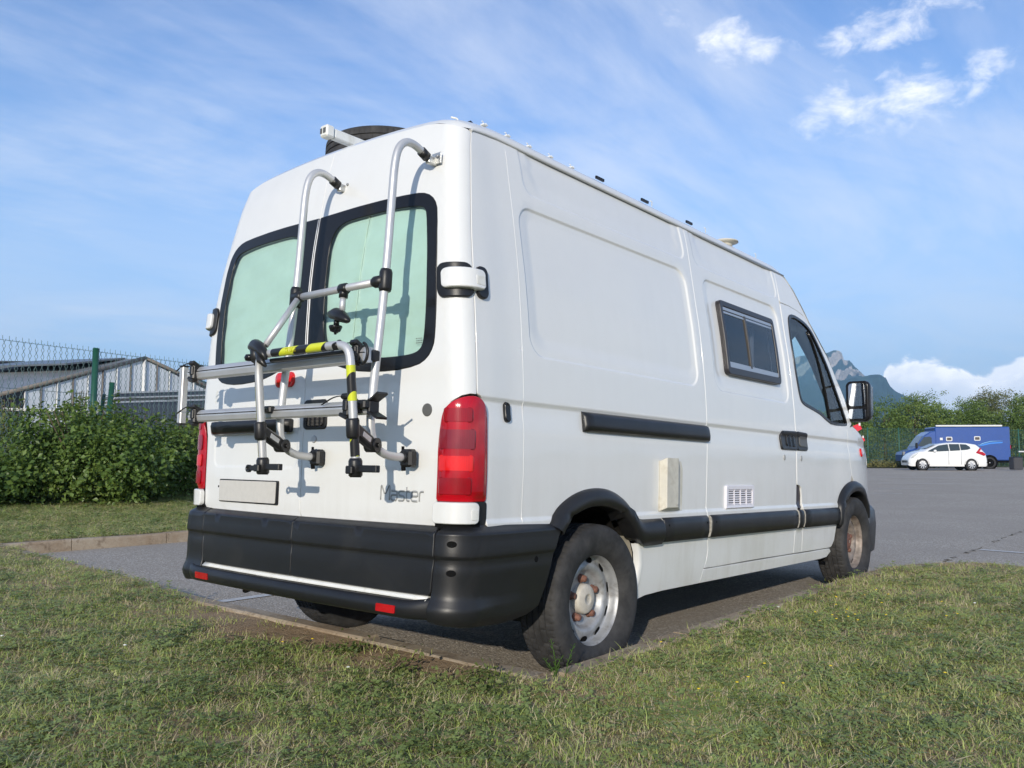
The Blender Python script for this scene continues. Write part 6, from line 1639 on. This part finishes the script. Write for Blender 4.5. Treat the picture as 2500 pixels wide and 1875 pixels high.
# ------------------------------------------------------------------ trees on the right
def tree(px, D, ytop, wpx, mk, label, seed, n=10000, size=.125, trunk=True, hfrac=.42):
    base = at(px, D); zt_ = zat(px, ytop, D)-base[2]; wm = wpx/2054*D; rng = random.Random(seed)
    t_ = thing('tree', label, 'tree', tuple(base), rng.uniform(0, 6), 'trees beyond the car park')
    L = []
    for k in range(13):
        a = rng.uniform(0, 2*PI); q = rng.uniform(.05, .34)*wm; h = rng.uniform(.38, .84)*zt_; rr = rng.uniform(.15, .25)
        L.append(((math.cos(a)*q, math.sin(a)*q, h), (rr*wm, rr*wm, rr*wm*.85)))
    L.append(((0, 0, zt_*.60), (.36*wm, .36*wm, .32*zt_)))
    L = [((c[0], c[1], min(c[2], zt_-r[2]*.95)), r) for c, r in L]
    leaf_cloud('crown', L, n, size, LM[mk], t_, seed, shell=.45)
    mb = MB(); mb.tube([(0, 0, -.1), (.05, .05, zt_*.3), (.0, .1, zt_*.65)], [.16, .12, .05], 8)
    for k in range(5):
        a = rng.uniform(0, 2*PI); mb.tube([(.03, .05, zt_*(.25+.06*k)), (math.cos(a)*wm*.2, math.sin(a)*wm*.2, zt_*(.5+.06*k))], [.06, .02], 6)
    mb.build('trunk', M['bark'], t_); return t_
TR = [(2085, 58, 985, 110, 'tree', 'dark green tree partly hidden behind the door mirror'), (2160, 60, 963, 130, 'tree', 'rounded bright green tree, first to the right of the door mirror'), (2235, 61, 952, 130, 'tree', 'bright green tree above the bonnet of the blue camper'),
      (2310, 62, 958, 130, 'tree', 'rounded green tree behind the front of the blue camper roof'), (2375, 64, 975, 110, 'tree', 'lower green tree behind the middle of the blue camper'), (2400, 80, 948, 130, 'tree2', 'thin olive tree with bare twigs rising behind the middle of the blue camper'),
      (2465, 78, 940, 140, 'tree2', 'tall olive tree near the right edge of the picture'), (2440, 63, 985, 110, 'tree', 'green tree behind the rear of the blue camper roof'), (2505, 62, 960, 130, 'tree', 'green tree at the very right edge'), (2560, 72, 935, 170, 'tree2', 'olive tree just beyond the right edge'),
      (2020, 60, 1000, 130, 'tree', 'green tree seen low through the cab window')]
for i, (px, D, yt, wp, mk, lb) in enumerate(TR): tree(px, D+17, yt, wp, mk, lb, 20+i)
# undergrowth along the far fence
ug = leaf_cloud('undergrowth', [((*at(px, 68+(px-1990)*.02+(px % 7)*.3, .9)[:2], 1.3+.3*math.sin(px)), (2.3, 1.4, 1.7)) for px in range(1990, 2620, 36)], 26000, .13, LM['fine'], None, 77)
tag(ug, 'tangled green undergrowth behind the far green fence', 'undergrowth', kind='stuff')

# far green fence
ff = thing('panel_fence', 'green mesh fence at the far edge of the car park behind the white car', 'fence')
g0, g1 = at(1960, 62), at(2620, 76); gv = g1-g0; gL = np.linalg.norm(gv[:2]); gd = gv/gL; fg = mat('green_fence_panel', (.025, .11, .085), .5)
mb = MB(); k = 0; zb_ = .27; hh = 2.75
for i in range(int(gL/.13)):
    P = g0+gd*i*.13; mb.tube([(P[0], P[1], zb_), (P[0], P[1], zb_+hh)], .014, 3, caps=False)
for j in range(6): z = zb_+.05+j*hh/5.2; mb.tube([(g0[0], g0[1], z), (g1[0], g1[1], z)], .012, 3, caps=False)
o = mb.build('wire_mesh', fg, ff, fix=False); o['kind'] = 'stuff'
for i in range(int(gL/2.5)+1):
    P = g0+gd*i*2.5; mb = MB(); mb.tube([(P[0], P[1], 0), (P[0], P[1], zb_+hh+.05)], .035, 8); mb.build('post', fg, ff)
# verge
vp = [at(p, D) for p, D in ((1900, 56), (2060, 57), (2190, 58.5), (2260, 65), (2500, 70), (2700, 72), (2700, 130), (1800, 130), (1750, 70))]
vm = leaf_mat('verge_grass', [(.05, .06, .02), (.12, .12, .04), (.20, .17, .07)], 1.5, 0, .9)
mb = MB(); mb.addm([(p[0], p[1], float(gz(p[0], p[1]))+.05) for p in vp], [tuple(range(len(vp)))]); struct(mb.build('verge', vm))
vg_ = leaf_cloud('verge_grass', [((*at(px, 59+(px-1980)*.012, .3)[:2], .40), (1.6, 1.2, .12)) for px in range(1980, 2260, 16)], 7000, .12, vm, None, 91)
tag(vg_, 'dry yellow green grass along the foot of the far fence', 'grass', kind='stuff')

# ------------------------------------------------------------------ white hatchback and blue camper
def put_vehicle(root, px, py, D, yaw):
    P = at(px, D); root.location = tuple(P); root.rotation_euler = (0, 0, math.atan2(r_[1], r_[0])+yaw)
carpaint = mat('car_white', (.80, .80, .79), .25, coat=1)
bluep = mat('blue_paint', (.012, .062, .27), .35, coat=.6, var=.05, dirt=((.05, .09, .22), .3), dscale=2)
tyre_m = mat('car_tyre', (.025, .025, .026), .8); wheel_m = mat('alloy', (.55, .56, .58), .35, metal=.6)
glass_d = mat('dark_car_glass', (.035, .05, .055), .08, spec=.8)
def cwheel(parent, x, y, r, s, spokes=9):
    w = bpy.data.objects.new('wheel', None); COL.objects.link(w); w.parent = parent; w.location = (x, y, r)
    mb = MB(); mb.lathe([(r*.64, -.09), (r*.7, -.10), (r*.93, -.10), (r, -.07), (r, .07), (r*.93, .10), (r*.64, .10)], (0, 0, 0), 'Y', 32); mb.build('tyre', tyre_m, w)
    mb = MB(); mb.lathe([(r*.66, -.095), (r*.62, -.085), (r*.60, -.05)], (0, 0, 0), 'Y', 32)
    for k in range(spokes):
        a = 2*PI*k/spokes; c = (r*.34*math.cos(a), -.075, r*.34*math.sin(a)); mb.box(c, (r*.56, .02, r*.14), rot=Matrix.Rotation(-a, 3, 'Y'))
    mb.lathe([(r*.14, -.06), (r*.13, -.095), (0, -.10)], (0, 0, 0), 'Y', 16); mb.build('rim', wheel_m, w)
    mb = MB(); mb.lathe([(r*.62, -.04), (0, -.04)], (0, 0, 0), 'Y', 24); mb.build('brake_disc', M['gap'], w)
    return w
def loft_body(name, top, half, m, parent, xs, belt=.88, sill=.20, roofw=.70, hw=.83):
    rws = []
    for x in xs:
        zt_ = np.interp(x, [p[0] for p in top], [p[1] for p in top]); pin = np.interp(x, [0, .12, .5, half*2-.5, half*2-.1, half*2], [.72, .86, 1, 1, .92, .80]); h = hw*pin
        zb_ = min(belt, zt_-.08); s_ = np.interp(x, [0, .1, half*2-.1, half*2], [sill+.05, sill, sill, sill+.05])
        k = max(0, min(1, (zt_-belt)/.42)); tw = h*(1-k*(1-roofw))
        half_ = [(x, -h*.93, s_), (x, -h*.985, s_+.12), (x, -h, (s_+zb_)/2), (x, -h*.985, zb_-.02), (x, -h*.965, zb_+.01), (x, -(tw*.99+h*.0), zt_-.07 if k > 0 else zt_-.03), (x, -tw*.90, zt_-.02), (x, -tw*.5, zt_), (x, 0, zt_+.008)]
        if k <= 0: half_[5] = (x, -h*.93, zt_-.035); half_[6] = (x, -h*.80, zt_-.012); half_[7] = (x, -h*.4, zt_+.012); half_[8] = (x, 0, zt_+.015)
        full = half_+[(a, -b, c) for a, b, c in half_[::-1][1:]]
        rws.append(full)
    return rows_mesh(name, rws, m, parent, cap=True)
car = thing('car', 'small white hatchback parked side-on in front of the blue camper', 'car')
ctop = [(0, .50), (.05, .64), (.22, .80), (.50, .93), (.84, 1.0), (1.56, 1.285), (2.0, 1.35), (2.4, 1.365), (3.06, 1.345), (3.5, 1.275), (3.72, 1.06), (3.87, .88), (3.97, .62), (4.0, .5)]
loft_body('body', ctop, 2.0, carpaint, car, np.concatenate([[0, .03, .08, .15], np.linspace(.25, 3.8, 34), [3.87, 3.93, 3.97, 4.0]]), belt=.90)
def side_poly(poly, name, m, parent, yb=-.835, zb=.90, zt_=1.34, dyt=.235, off=.006, th=.01):
    mb = MB(); f = lambda z: yb+dyt*max(0, min(1, (z-zb)/(zt_-zb)))
    n = len(poly); mb.addm([(x, f(z)-off, z) for x, z in poly]+[(x, f(z)+th, z) for x, z in poly], [tuple(range(n))]+[(i, (i+1) % n, n+(i+1) % n, n+i) for i in range(n)]); return mb.build(name, m, parent)
side_poly([(.93, .93), (1.05, .995), (1.56, 1.22), (2.03, 1.285), (2.03, .955), (1.1, .915)], 'window', glass_d, car)
side_poly([(2.09, .955), (2.09, 1.287), (2.60, 1.29), (2.60, .985)], 'window', glass_d, car)
side_poly([(2.65, .99), (2.65, 1.285), (2.95, 1.27), (3.12, 1.16), (3.14, 1.07), (2.98, 1.02)], 'window', glass_d, car)
mb = MB()
mb.addm([(1.0, -.55, 1.06), (1.52, -.5, 1.285), (1.52, .5, 1.285), (1.0, .55, 1.06), ], [(0, 1, 2, 3)]); mb.V = [(x-.03, y, z+.03) for x, y, z in mb.V]; mb.build('windscreen', glass_d, car)
side_poly([(3.36, .86), (3.50, .99), (3.60, 1.10), (3.66, 1.06), (3.56, .93), (3.72, .90), (3.86, .80), (3.80, .72), (3.55, .80)], 'tail_lamp', M['red'], car, dyt=.10, off=.0, th=.05)
side_poly([(.10, .62), (.20, .72), (.48, .86), (.40, .76), (.22, .64)], 'headlamp', mat('lamp_glass', (.5, .52, .5), .1), car, dyt=0, off=-.03, th=.07)
for x in (1.98, 2.62): side_poly([(x, .30), (x+.012, .30), (x+.012, .93), (x, .93)], 'door_gap', M['gap'], car, dyt=0, off=.003, th=.0)
mb = MB(); mb.box((1.28, -.90, .95), (.14, .14, .11), bev=.03); mb.build('mirror', carpaint, car)
for x in (1.80, 2.85): mb = MB(); mb.box((x, -.845, .80), (.16, .03, .03), bev=.01); mb.build('door_handle', carpaint, car)
for x in (.655, 3.13):
    mb = MB(); mb.lathe([(.345, -.01), (.345, .25), (0, .25)], (x, -.835, .29), 'Y', 28); mb.lathe([(0, -.012), (.345, -.012)], (x, -.80, .29), 'Y', 28); mb.build('wheel_arch', M['gap'], car)
    cwheel(car, x, -.76, .295, 1); w = cwheel(car, x, .76, .295, 1); w.rotation_euler = (0, 0, PI)
mb = MB(); mb.box((1.9, 0, .23), (2.0, 1.5, .12)); mb.build('underbody', M['gap'], car)
mb = MB(); mb.box((.02, 0, .42), (.04, .9, .14), bev=.02); mb.build('grille', M['gap'], car)
mb = MB(); mb.box((.03, -.45, .30), (.05, .25, .08), bev=.02); mb.build('fog_lamp_housing', M['gap'], car)
mb = MB(); mb.box((3.93, -.60, .40), (.10, .24, .10), bev=.02); mb.build('rear_reflector', M['gap'], car)
put_vehicle(car, 2204, 1148, 51.0, R(-7)); car.scale = (1, 1, 1.10)
tr = thing('camper_truck', 'blue box-bodied camper parked behind the white hatchback', 'camper van')
mb = MB(); mb.box((4.0, 1.1, 1.55), (4.28, 2.15, 2.06), bev=.05); bd = mb.build('box_body', bluep, tr)
ct = [(.0, .45), (0, .85), (.08, 1.02), (.40, 1.14), (.72, 1.24), (.80, 1.40), (1.28, 2.06), (1.60, 2.28), (1.90, 2.36), (1.90, .45)]
mb = MB(); V = []
for y, ins in ((.05, .10), (.20, 0), (1.95, 0), (2.10, .10)):
    V += [(x+ins*(1 if x < 1 else 0)*.6, y, z-ins*(.6 if z > 1 else 0)) for x, z in ct]
nn_ = len(ct); mb.addm(V, [tuple(range(nn_)), tuple(range(3*nn_, 4*nn_))]+[(a*nn_+i, a*nn_+(i+1) % nn_, (a+1)*nn_+(i+1) % nn_, (a+1)*nn_+i) for a in range(3) for i in range(nn_)]); cb = mb.build('cab', bluep, tr)
mb = MB(); mb.prism([(.84, 1.42), (1.22, 1.95), (1.55, 1.98), (1.66, 1.90), (1.66, 1.44), (1.0, 1.36)], .035, .06, 'Y'); mb.build('window', glass_d, tr)
mb = MB(); mb.addm([(.775, .30, 1.38), (.775, 1.85, 1.38), (1.235, 1.75, 2.02), (1.235, .40, 2.02)], [(0, 1, 2, 3)]); mb.build('windscreen', glass_d, tr)
mb = MB(); mb.box((.06, .25, .92), (.16, .30, .24), bev=.04); mb.build('headlamp', mat('grey_lamp', (.25, .25, .25), .2), tr)
mb = MB(); mb.box((.72, -.12, 1.42), (.12, .22, .34), bev=.04); mb.build('mirror', M['black'], tr)
for (x, z, w, h) in ((2.66, 1.83, .36, .27), (4.27, 1.86, .36, .27)):
    fr_ = MB(); q = rring(-w/2, w/2, -h/2, h/2, .06, 4); fr_.prism([(a+x, b+z) for a, b in q], .005, .03, 'Y'); f_o = fr_.build('window', whit, tr)
    fr_ = MB(); q = rring(-w/2+.05, w/2-.05, -h/2+.05, h/2-.05, .03, 4); fr_.prism([(a+x, b+z) for a, b in q], -.003, .006, 'Y'); fr_.build('pane', mat('brown_pane', (.10, .085, .075), .15), f_o)
mb = MB(); mb.box((2.21, .02, 1.83), (.16, .02, .15), bev=.005); mb.build('vent', whit, tr)
mb = MB(); mb.tube([(4.28, .02, 1.40), (4.55, .02, 1.55), (5.0, .02, 1.68), (5.7, .02, 1.72)], [.006, .02, .018, .006], 6); mb.build('stripe', mat('pale_blue_stripe', (.25, .55, .80), .4), tr)
mb = MB(); mb.prism([(4.3, 1.40), (4.6, 1.52), (5.0, 1.61), (5.7, 1.66), (5.7, 1.58), (5.0, 1.52), (4.6, 1.42)], .018, .022, 'Y'); mb.build('stripe', mat('mid_blue_stripe', (.03, .20, .62), .4), tr)
mb = MB(); mb.box((3.8, .0, 2.64), (3.8, .12, .10), bev=.02); mb.build('awning', whit, tr)
mb = MB(); mb.box((3.7, 1.0, 2.63), (1.0, .9, .10), bev=.02); mb.build('roof_light', mat('grey_rooflight', (.35, .35, .34), .5), tr)
mb = MB(); mb.box((4.2, 1.05, .48), (3.9, 1.9, .2)); mb.build('chassis', M['gap'], tr)
mb = MB(); mb.box((6.16, .12, 1.35), (.02, .10, .22)); mb.build('tail_lamp', M['redbright'], tr)
for x in (1.0, 4.93):
    mb = MB(); mb.lathe([(.46, 0), (.46, .3), (0, .3)], (x, .015, .40), 'Y', 28); mb.lathe([(0, -.002), (.46, -.002)], (x, .025, .40), 'Y', 28); mb.build('wheel_arch', M['gap'], tr)
    cwheel(tr, x, .12, .37, 1, 7); w = cwheel(tr, x, 2.0, .37, 1, 7); w.rotation_euler = (0, 0, PI)
put_vehicle(tr, 2203, 1146, 58.0, R(-10))
# white barrier at the right edge
bar = thing('barrier', 'white metal barrier beside the rear of the blue camper', 'barrier')
bl_ = mat('white_barrier', (.7, .7, .7), .5)
mb = MB(); mb.tube([(0, 0, 1.02), (3.4, 0, 1.02)], .035, 8); mb.build('rail', bl_, bar)
for x in (.75, 2.0, 3.2):
    mb = MB(); mb.tube([(x, 0, 0), (x, 0, 1.0)], .035, 8); mb.build('post', bl_, bar)
mb = MB(); mb.box((.55, 1.2, .40), (.5, .5, .7), bev=.04); mb.build('cabinet', mat('dark_cabinet', (.05, .05, .055), .6), bar)
put_vehicle(bar, 2482, 1140, 52, 0)
# red markers beyond the bonnet
for i, (px, py, D, s) in enumerate(((2091, 1045, 30, .30), (2100, 1074, 30, .24))):
    o = thing('marker_sign', ['upper red and white marker board on a post just past the bonnet', 'lower red and white marker board on a post just past the bonnet'][i], 'sign', tuple(at(px, D)), math.atan2(r_[1], r_[0]), 'red marker boards')
    z = zat(px, py, D)-o.location.z; mb = MB(); mb.tube([(0, .03, 0), (0, .03, z+.1)], .02, 8); mb.build('post', M['alu2'], o)
    mb = MB(); mb.addm([(-s*.55, 0, z+s*.2), (s*.3, 0, z+s*.5), (s*.55, 0, z-s*.1), (-s*.2, 0, z-s*.5), (-s*.55, .015, z+s*.2), (s*.3, .015, z+s*.5), (s*.55, .015, z-s*.1), (-s*.2, .015, z-s*.5)], [(0, 1, 2, 3), (4, 7, 6, 5), (0, 4, 5, 1), (1, 5, 6, 2), (2, 6, 7, 3), (3, 7, 4, 0)]); mb.build('board', mat('sign_red', (.65, .02, .04), .5), o)
    mb = MB(); mb.box((s*.28, -.004, z+s*.42), (s*.2, .004, s*.3)); mb.build('white_corner', whit, o)
# distant lot markings
for i, (a, b, D0, D1) in enumerate(((2120, 2350, 37, 37.4), (2138, 2320, 31, 31.2), (2135, 2240, 27, 27.1), (2118, 2195, 24, 24.1))):
    P, Q = at(a, D0), at(b, D1); strip('bay_line', P[:2], Q[:2], .10, ['thin white line across the far car park, furthest of four', 'thin white line across the far car park, second furthest of four', 'thin white line across the far car park, second nearest of four', 'thin white line across the far car park, nearest of four'][i])
# crack with weeds in the asphalt at the end of the lawn
ck = [gnd(*p) for p in ((2305, 1372), (2335, 1358), (2370, 1347), (2400, 1336), (2440, 1317), (2480, 1303), (2520, 1288))]
cks = [(p[0]+.02*math.sin(i*1.7), p[1]+.03*math.sin(i*2.9), .003) for i, p in enumerate(smoothpath([tuple(p) for p in ck], 3))]; mb = MB(); rng = random.Random(8)
for i in range(0, len(cks)-4, 4):
    if rng.random() < .72: w = rng.uniform(.004, .012); mb.tube(cks[i:i+4], [w*.4, w, w, w*.3], 4, flat=.3)
struct(mb.build('asphalt_crack', mat('crack', (.09, .08, .055), .95)))

# ================================================================== GRASS
gcol = bpy.data.collections.new('tufts')
GM = {'g': leaf_mat('grass_green', [(.16, .23, .05), (.32, .41, .095), (.48, .55, .16), (.68, .66, .33)], 1.1, .30, .5),
      's': leaf_mat('grass_straw', [(.34, .27, .15), (.54, .45, .27), (.70, .61, .40)], 1.5, .25, .6),
      'c': leaf_mat('clover', [(.13, .18, .055), (.21, .27, .085), (.30, .36, .13)], 2, .25, .5)}
def tuft(name, n, h0, h1, w, lean, mk, seed, spread=.03, straw=0):
    rng = random.Random(seed); V = []; F = []; mi = []
    for i in range(n):
        a = rng.uniform(0, 2*PI); x, y = rng.gauss(0, spread), rng.gauss(0, spread); h = rng.uniform(h0, h1); l = rng.uniform(lean*.4, lean)*h; da = a+rng.uniform(-.6, .6); ww = w*rng.uniform(.7, 1.3)
        px_, py_ = -math.sin(a)*ww, math.cos(a)*ww; b = len(V)
        for k, (f, g) in enumerate(((0, 1), (.45, .85), (.8, .5))):
            cx = x+math.cos(da)*l*f*f; cy = y+math.sin(da)*l*f*f; cz = h*f*(1-.25*f*min(1, lean)); V += [(cx-px_*g, cy-py_*g, cz-.004), (cx+px_*g, cy+py_*g, cz-.004)]
        V.append((x+math.cos(da)*l, y+math.sin(da)*l, h*(1-.3*min(1.2, lean))))
        F += [(b, b+1, b+3, b+2), (b+2, b+3, b+5, b+4), (b+4, b+5, b+6)]; s_ = 1 if rng.random() < straw else 0; mi += [s_]*3
    me = mesh_from(name, V, F); me.materials.append(GM[mk]); me.materials.append(GM['s']); me.polygons.foreach_set('material_index', mi)
    o = bpy.data.objects.new(name, me); gcol.objects.link(o); return o
def clover(name, n, seed):
    rng = random.Random(seed); V = []; F = []
    for i in range(n):
        x, y, z = rng.gauss(0, .03), rng.gauss(0, .03), rng.uniform(.01, .03)
        for k in range(3):
            a = k*2.1+rng.uniform(0, .5); r = rng.uniform(.005, .009); cx, cy = x+math.cos(a)*r, y+math.sin(a)*r; b = len(V)
            V += [(cx+r*math.cos(q)*.9, cy+r*math.sin(q)*.9, z+rng.uniform(-.003, .003)) for q in (0, PI/2, PI, 3*PI/2)]; F.append((b, b+1, b+2, b+3))
    me = mesh_from(name, V, F); me.materials.append(GM['c']); o = bpy.data.objects.new(name, me); gcol.objects.link(o)
tuft('tuft_a', 20, .016, .045, .0013, 1.1, 'g', 1, straw=.14); tuft('tuft_b', 20, .014, .036, .0015, 1.6, 'g', 2, straw=.25)
tuft('tuft_h', 14, .01, .025, .0016, 3.0, 's', 9, .04); tuft('tuft_c', 12, .015, .035, .0013, 2.4, 's', 3); tuft('tuft_d', 12, .025, .060, .0012, 1.2, 'g', 4, straw=.22); tuft('tuft_e', 20, .016, .04, .0014, 1.9, 'g', 5, .04, straw=.15)
clover('tuft_f', 14, 6); tuft('tuft_g', 5, .03, .07, .0009, 1.4, 's', 7, .02)
def scatter(name, src, dens_fn, smin, smax, label, seed):
    """grass scattered by geometry nodes over a copy of the lawn surface"""
    me = src.data.copy(); co = np.empty(len(me.vertices)*3); me.vertices.foreach_get('co', co); co = co.reshape(-1, 3)
    bare = np.empty(len(me.vertices), np.float32); me.attributes['bare'].data.foreach_get('value', bare)
    dn = dens_fn(co, bare).astype(np.float32); me.attributes.new('dens', 'FLOAT', 'POINT').data.foreach_set('value', dn)
    o = link(name, me, None); tag(o, label, 'grass', kind='stuff')
    ng = bpy.data.node_groups.new(name, 'GeometryNodeTree'); ng.interface.new_socket('Geometry', in_out='INPUT', socket_type='NodeSocketGeometry'); ng.interface.new_socket('Geometry', in_out='OUTPUT', socket_type='NodeSocketGeometry')
    N = ng.nodes; L = ng.links; gi = N.new('NodeGroupInput'); go = N.new('NodeGroupOutput')
    dp = N.new('GeometryNodeDistributePointsOnFaces'); na = N.new('GeometryNodeInputNamedAttribute'); na.data_type = 'FLOAT'; na.inputs['Name'].default_value = 'dens'
    L.new(gi.outputs[0], dp.inputs['Mesh']); L.new(na.outputs['Attribute'], dp.inputs['Density']); dp.inputs['Seed'].default_value = seed
    ci = N.new('GeometryNodeCollectionInfo'); ci.inputs['Collection'].default_value = gcol; ci.inputs['Separate Children'].default_value = True; ci.inputs['Reset Children'].default_value = True
    ip = N.new('GeometryNodeInstanceOnPoints'); L.new(dp.outputs['Points'], ip.inputs['Points']); L.new(ci.outputs[0], ip.inputs['Instance']); ip.inputs['Pick Instance'].default_value = True
    rv = N.new('FunctionNodeRandomValue'); rv.data_type = 'FLOAT_VECTOR'; rv.inputs[0].default_value = (-.25, -.25, 0); rv.inputs[1].default_value = (.25, .25, 6.283); L.new(rv.outputs[0], ip.inputs['Rotation'])
    rs = N.new('FunctionNodeRandomValue'); rs.data_type = 'FLOAT'; rs.inputs[2].default_value = smin; rs.inputs[3].default_value = smax; rs.inputs['Seed'].default_value = 4; L.new(rs.outputs[1], ip.inputs['Scale'])
    L.new(ip.outputs[0], go.inputs[0]); md = o.modifiers.new('scatter', 'NODES'); md.node_group = ng
    return o
camxy = CAM[:2]; fxy = np.array([f_[0], f_[1]]); fxy /= np.linalg.norm(fxy); rxy = np.array([fxy[1], -fxy[0]])
def dens_near(co, bare):
    P = co[:, :2]-camxy; a = P@fxy; b = P@rxy; vis = ss(a, .3, 1.2)*(1-ss(np.abs(b)-.75*a, 1.6, 2.6)); d = np.hypot(a, b)
    return (1500*(1-ss(d, 3, 9))+260)*vis*(1-.97*bare)*(.45+.55*ss(nz(co[:, 0], co[:, 1], 2.1, 7), -.7, .3))
scatter('grass', lawn, dens_near, .7, 1.35, 'short patchy lawn grass with dry straw around the parking bay', 3)
def dens_far(co, bare):
    P = co[:, :2]-camxy; a = P@fxy; b = P@rxy; d = np.hypot(a, b); vis = ss(a, .3, 1.2)*(1-ss(np.abs(b)-.75*a, 1.6, 2.6))
    return 800*vis*(1-ss(d, 17, 20))*(1-.8*bare)
scatter('grass', lawn2, dens_far, .8, 1.5, 'short lawn grass on the raised bank in front of the hedge', 5)
def lawn_pt(px, py, z=.105):
    d = px_dir(px, py); return CAM+d*(z-CAM[2])/d[2]
# small yellow and white flowers
rng = random.Random(12); mb = MB(); mw = MB()
for (px, py, n, sp) in ((2075, 1518, 10, .10), (2130, 1470, 9, .15), (1840, 1660, 3, .1), (2300, 1500, 4, .4), (705, 1590, 2, .1), (1950, 1700, 4, .5), (2150, 1600, 5, .6)):
    c = lawn_pt(px, py)
    for k in range(n):
        x, y = c[0]+rng.gauss(0, sp), c[1]+rng.gauss(0, sp); z = .12+rng.uniform(.0, .03)
        if not inside_poly(np.array([[x, y]]), polyA)[0]: continue
        mb.lathe([(0, .002), (.004, .003), (.008, 0), (0, -.002)], (x, y, z), 'Z', 6)
for (px, py) in ((5, 1562), (305, 1585), (70, 1520), (850, 1640), (1900, 1490), (2380, 1480), (210, 1280)):
    c = lawn_pt(px, py); mw.lathe([(0, .003), (.004, .003), (.010, 0), (0, -.003)], (c[0], c[1], .125), 'Z', 8)
tag(mb.build('yellow_flowers', mat('yellow_petal', (.70, .52, .02), .6)), 'tiny yellow wildflowers scattered in the right-hand lawn', 'flowers', kind='stuff')
tag(mw.build('daisies', mat('white_petal', (.8, .8, .75), .6)), 'a few tiny white daisies in the lawn', 'flowers', kind='stuff')
# weed at the corner stone
wd = thing('weed', 'upright green weed growing at the kerb corner in front of the rear tyre', 'weed', (.53, -1.07, .09))
mb = MB(); rng = random.Random(3)
for (dx, dy, h, lx) in ((0, 0, .17, -.02), (.02, -.02, .15, .03), (-.01, .02, .10, .03), (.01, .01, .09, -.04)):
    mb.tube([(dx, dy, 0), (dx+lx*.4, dy-lx*.3, h*.5), (dx+lx, dy-lx, h)], [.002, .0018, .001], 5)
    for k in range(16):
        f = .2+.8*k/16; x, y, z = dx+lx*f, dy-lx*f, h*f; a = k*2.4; l = .020*(1.2-f*.5)
        ex, ey = math.cos(a)*l, math.sin(a)*l; mb.addm([(x, y, z), (x+ex*.5-ey*.16, y+ey*.5+ex*.16, z+l*.5), (x+ex, y+ey, z+l*.8), (x+ex*.5+ey*.16, y+ey*.5-ex*.16, z+l*.5)], [(0, 1, 2, 3)])
mb.build('stalks', leaf_mat('weed_leaf', [(.06, .14, .02), (.12, .22, .04)], 5, .4), wd)
# low weeds on the bare earth along the rear kerb
for i, (px, py, s, lb) in enumerate(((1150, 1668, .09, 'small dark weed clump on bare earth just left of the corner stone'), (1195, 1690, .08, 'low leafy weed on bare earth nearest the corner stone'), (985, 1640, .07, 'small weed clump on bare earth below the right bumper reflector'), (850, 1590, .07, 'green weed clump beside the rear kerb, leftmost of the weed clumps'))):
    c = lawn_pt(px, py); o = leaf_cloud('weed', [((0, 0, .02), (s, s, .028))], 170, .022, LM['fine'], None, 40+i, shell=.1)
    o.location = (c[0], c[1], .085); tag(o, lb, 'weed', 'weed clumps on the bare earth')

# ================================================================== AIR
hz_ = MB(); hz_.box((1700, 1700, 238), (6400, 6400, 482)); hzo = hz_.build('haze', None)
hm = bpy.data.materials.new('air'); hm.use_nodes = True; q = NT(hm.node_tree); q.n.clear(); oo = q.add('ShaderNodeOutputMaterial'); pv = q.add('ShaderNodeVolumePrincipled')
pv.inputs['Color'].default_value = (.38, .68, 1, 1); pv.inputs['Density'].default_value = .00019; q.l.new(pv.outputs[0], oo.inputs['Volume']); hzo.data.materials.append(hm); tag(hzo, None, None, kind='stuff')
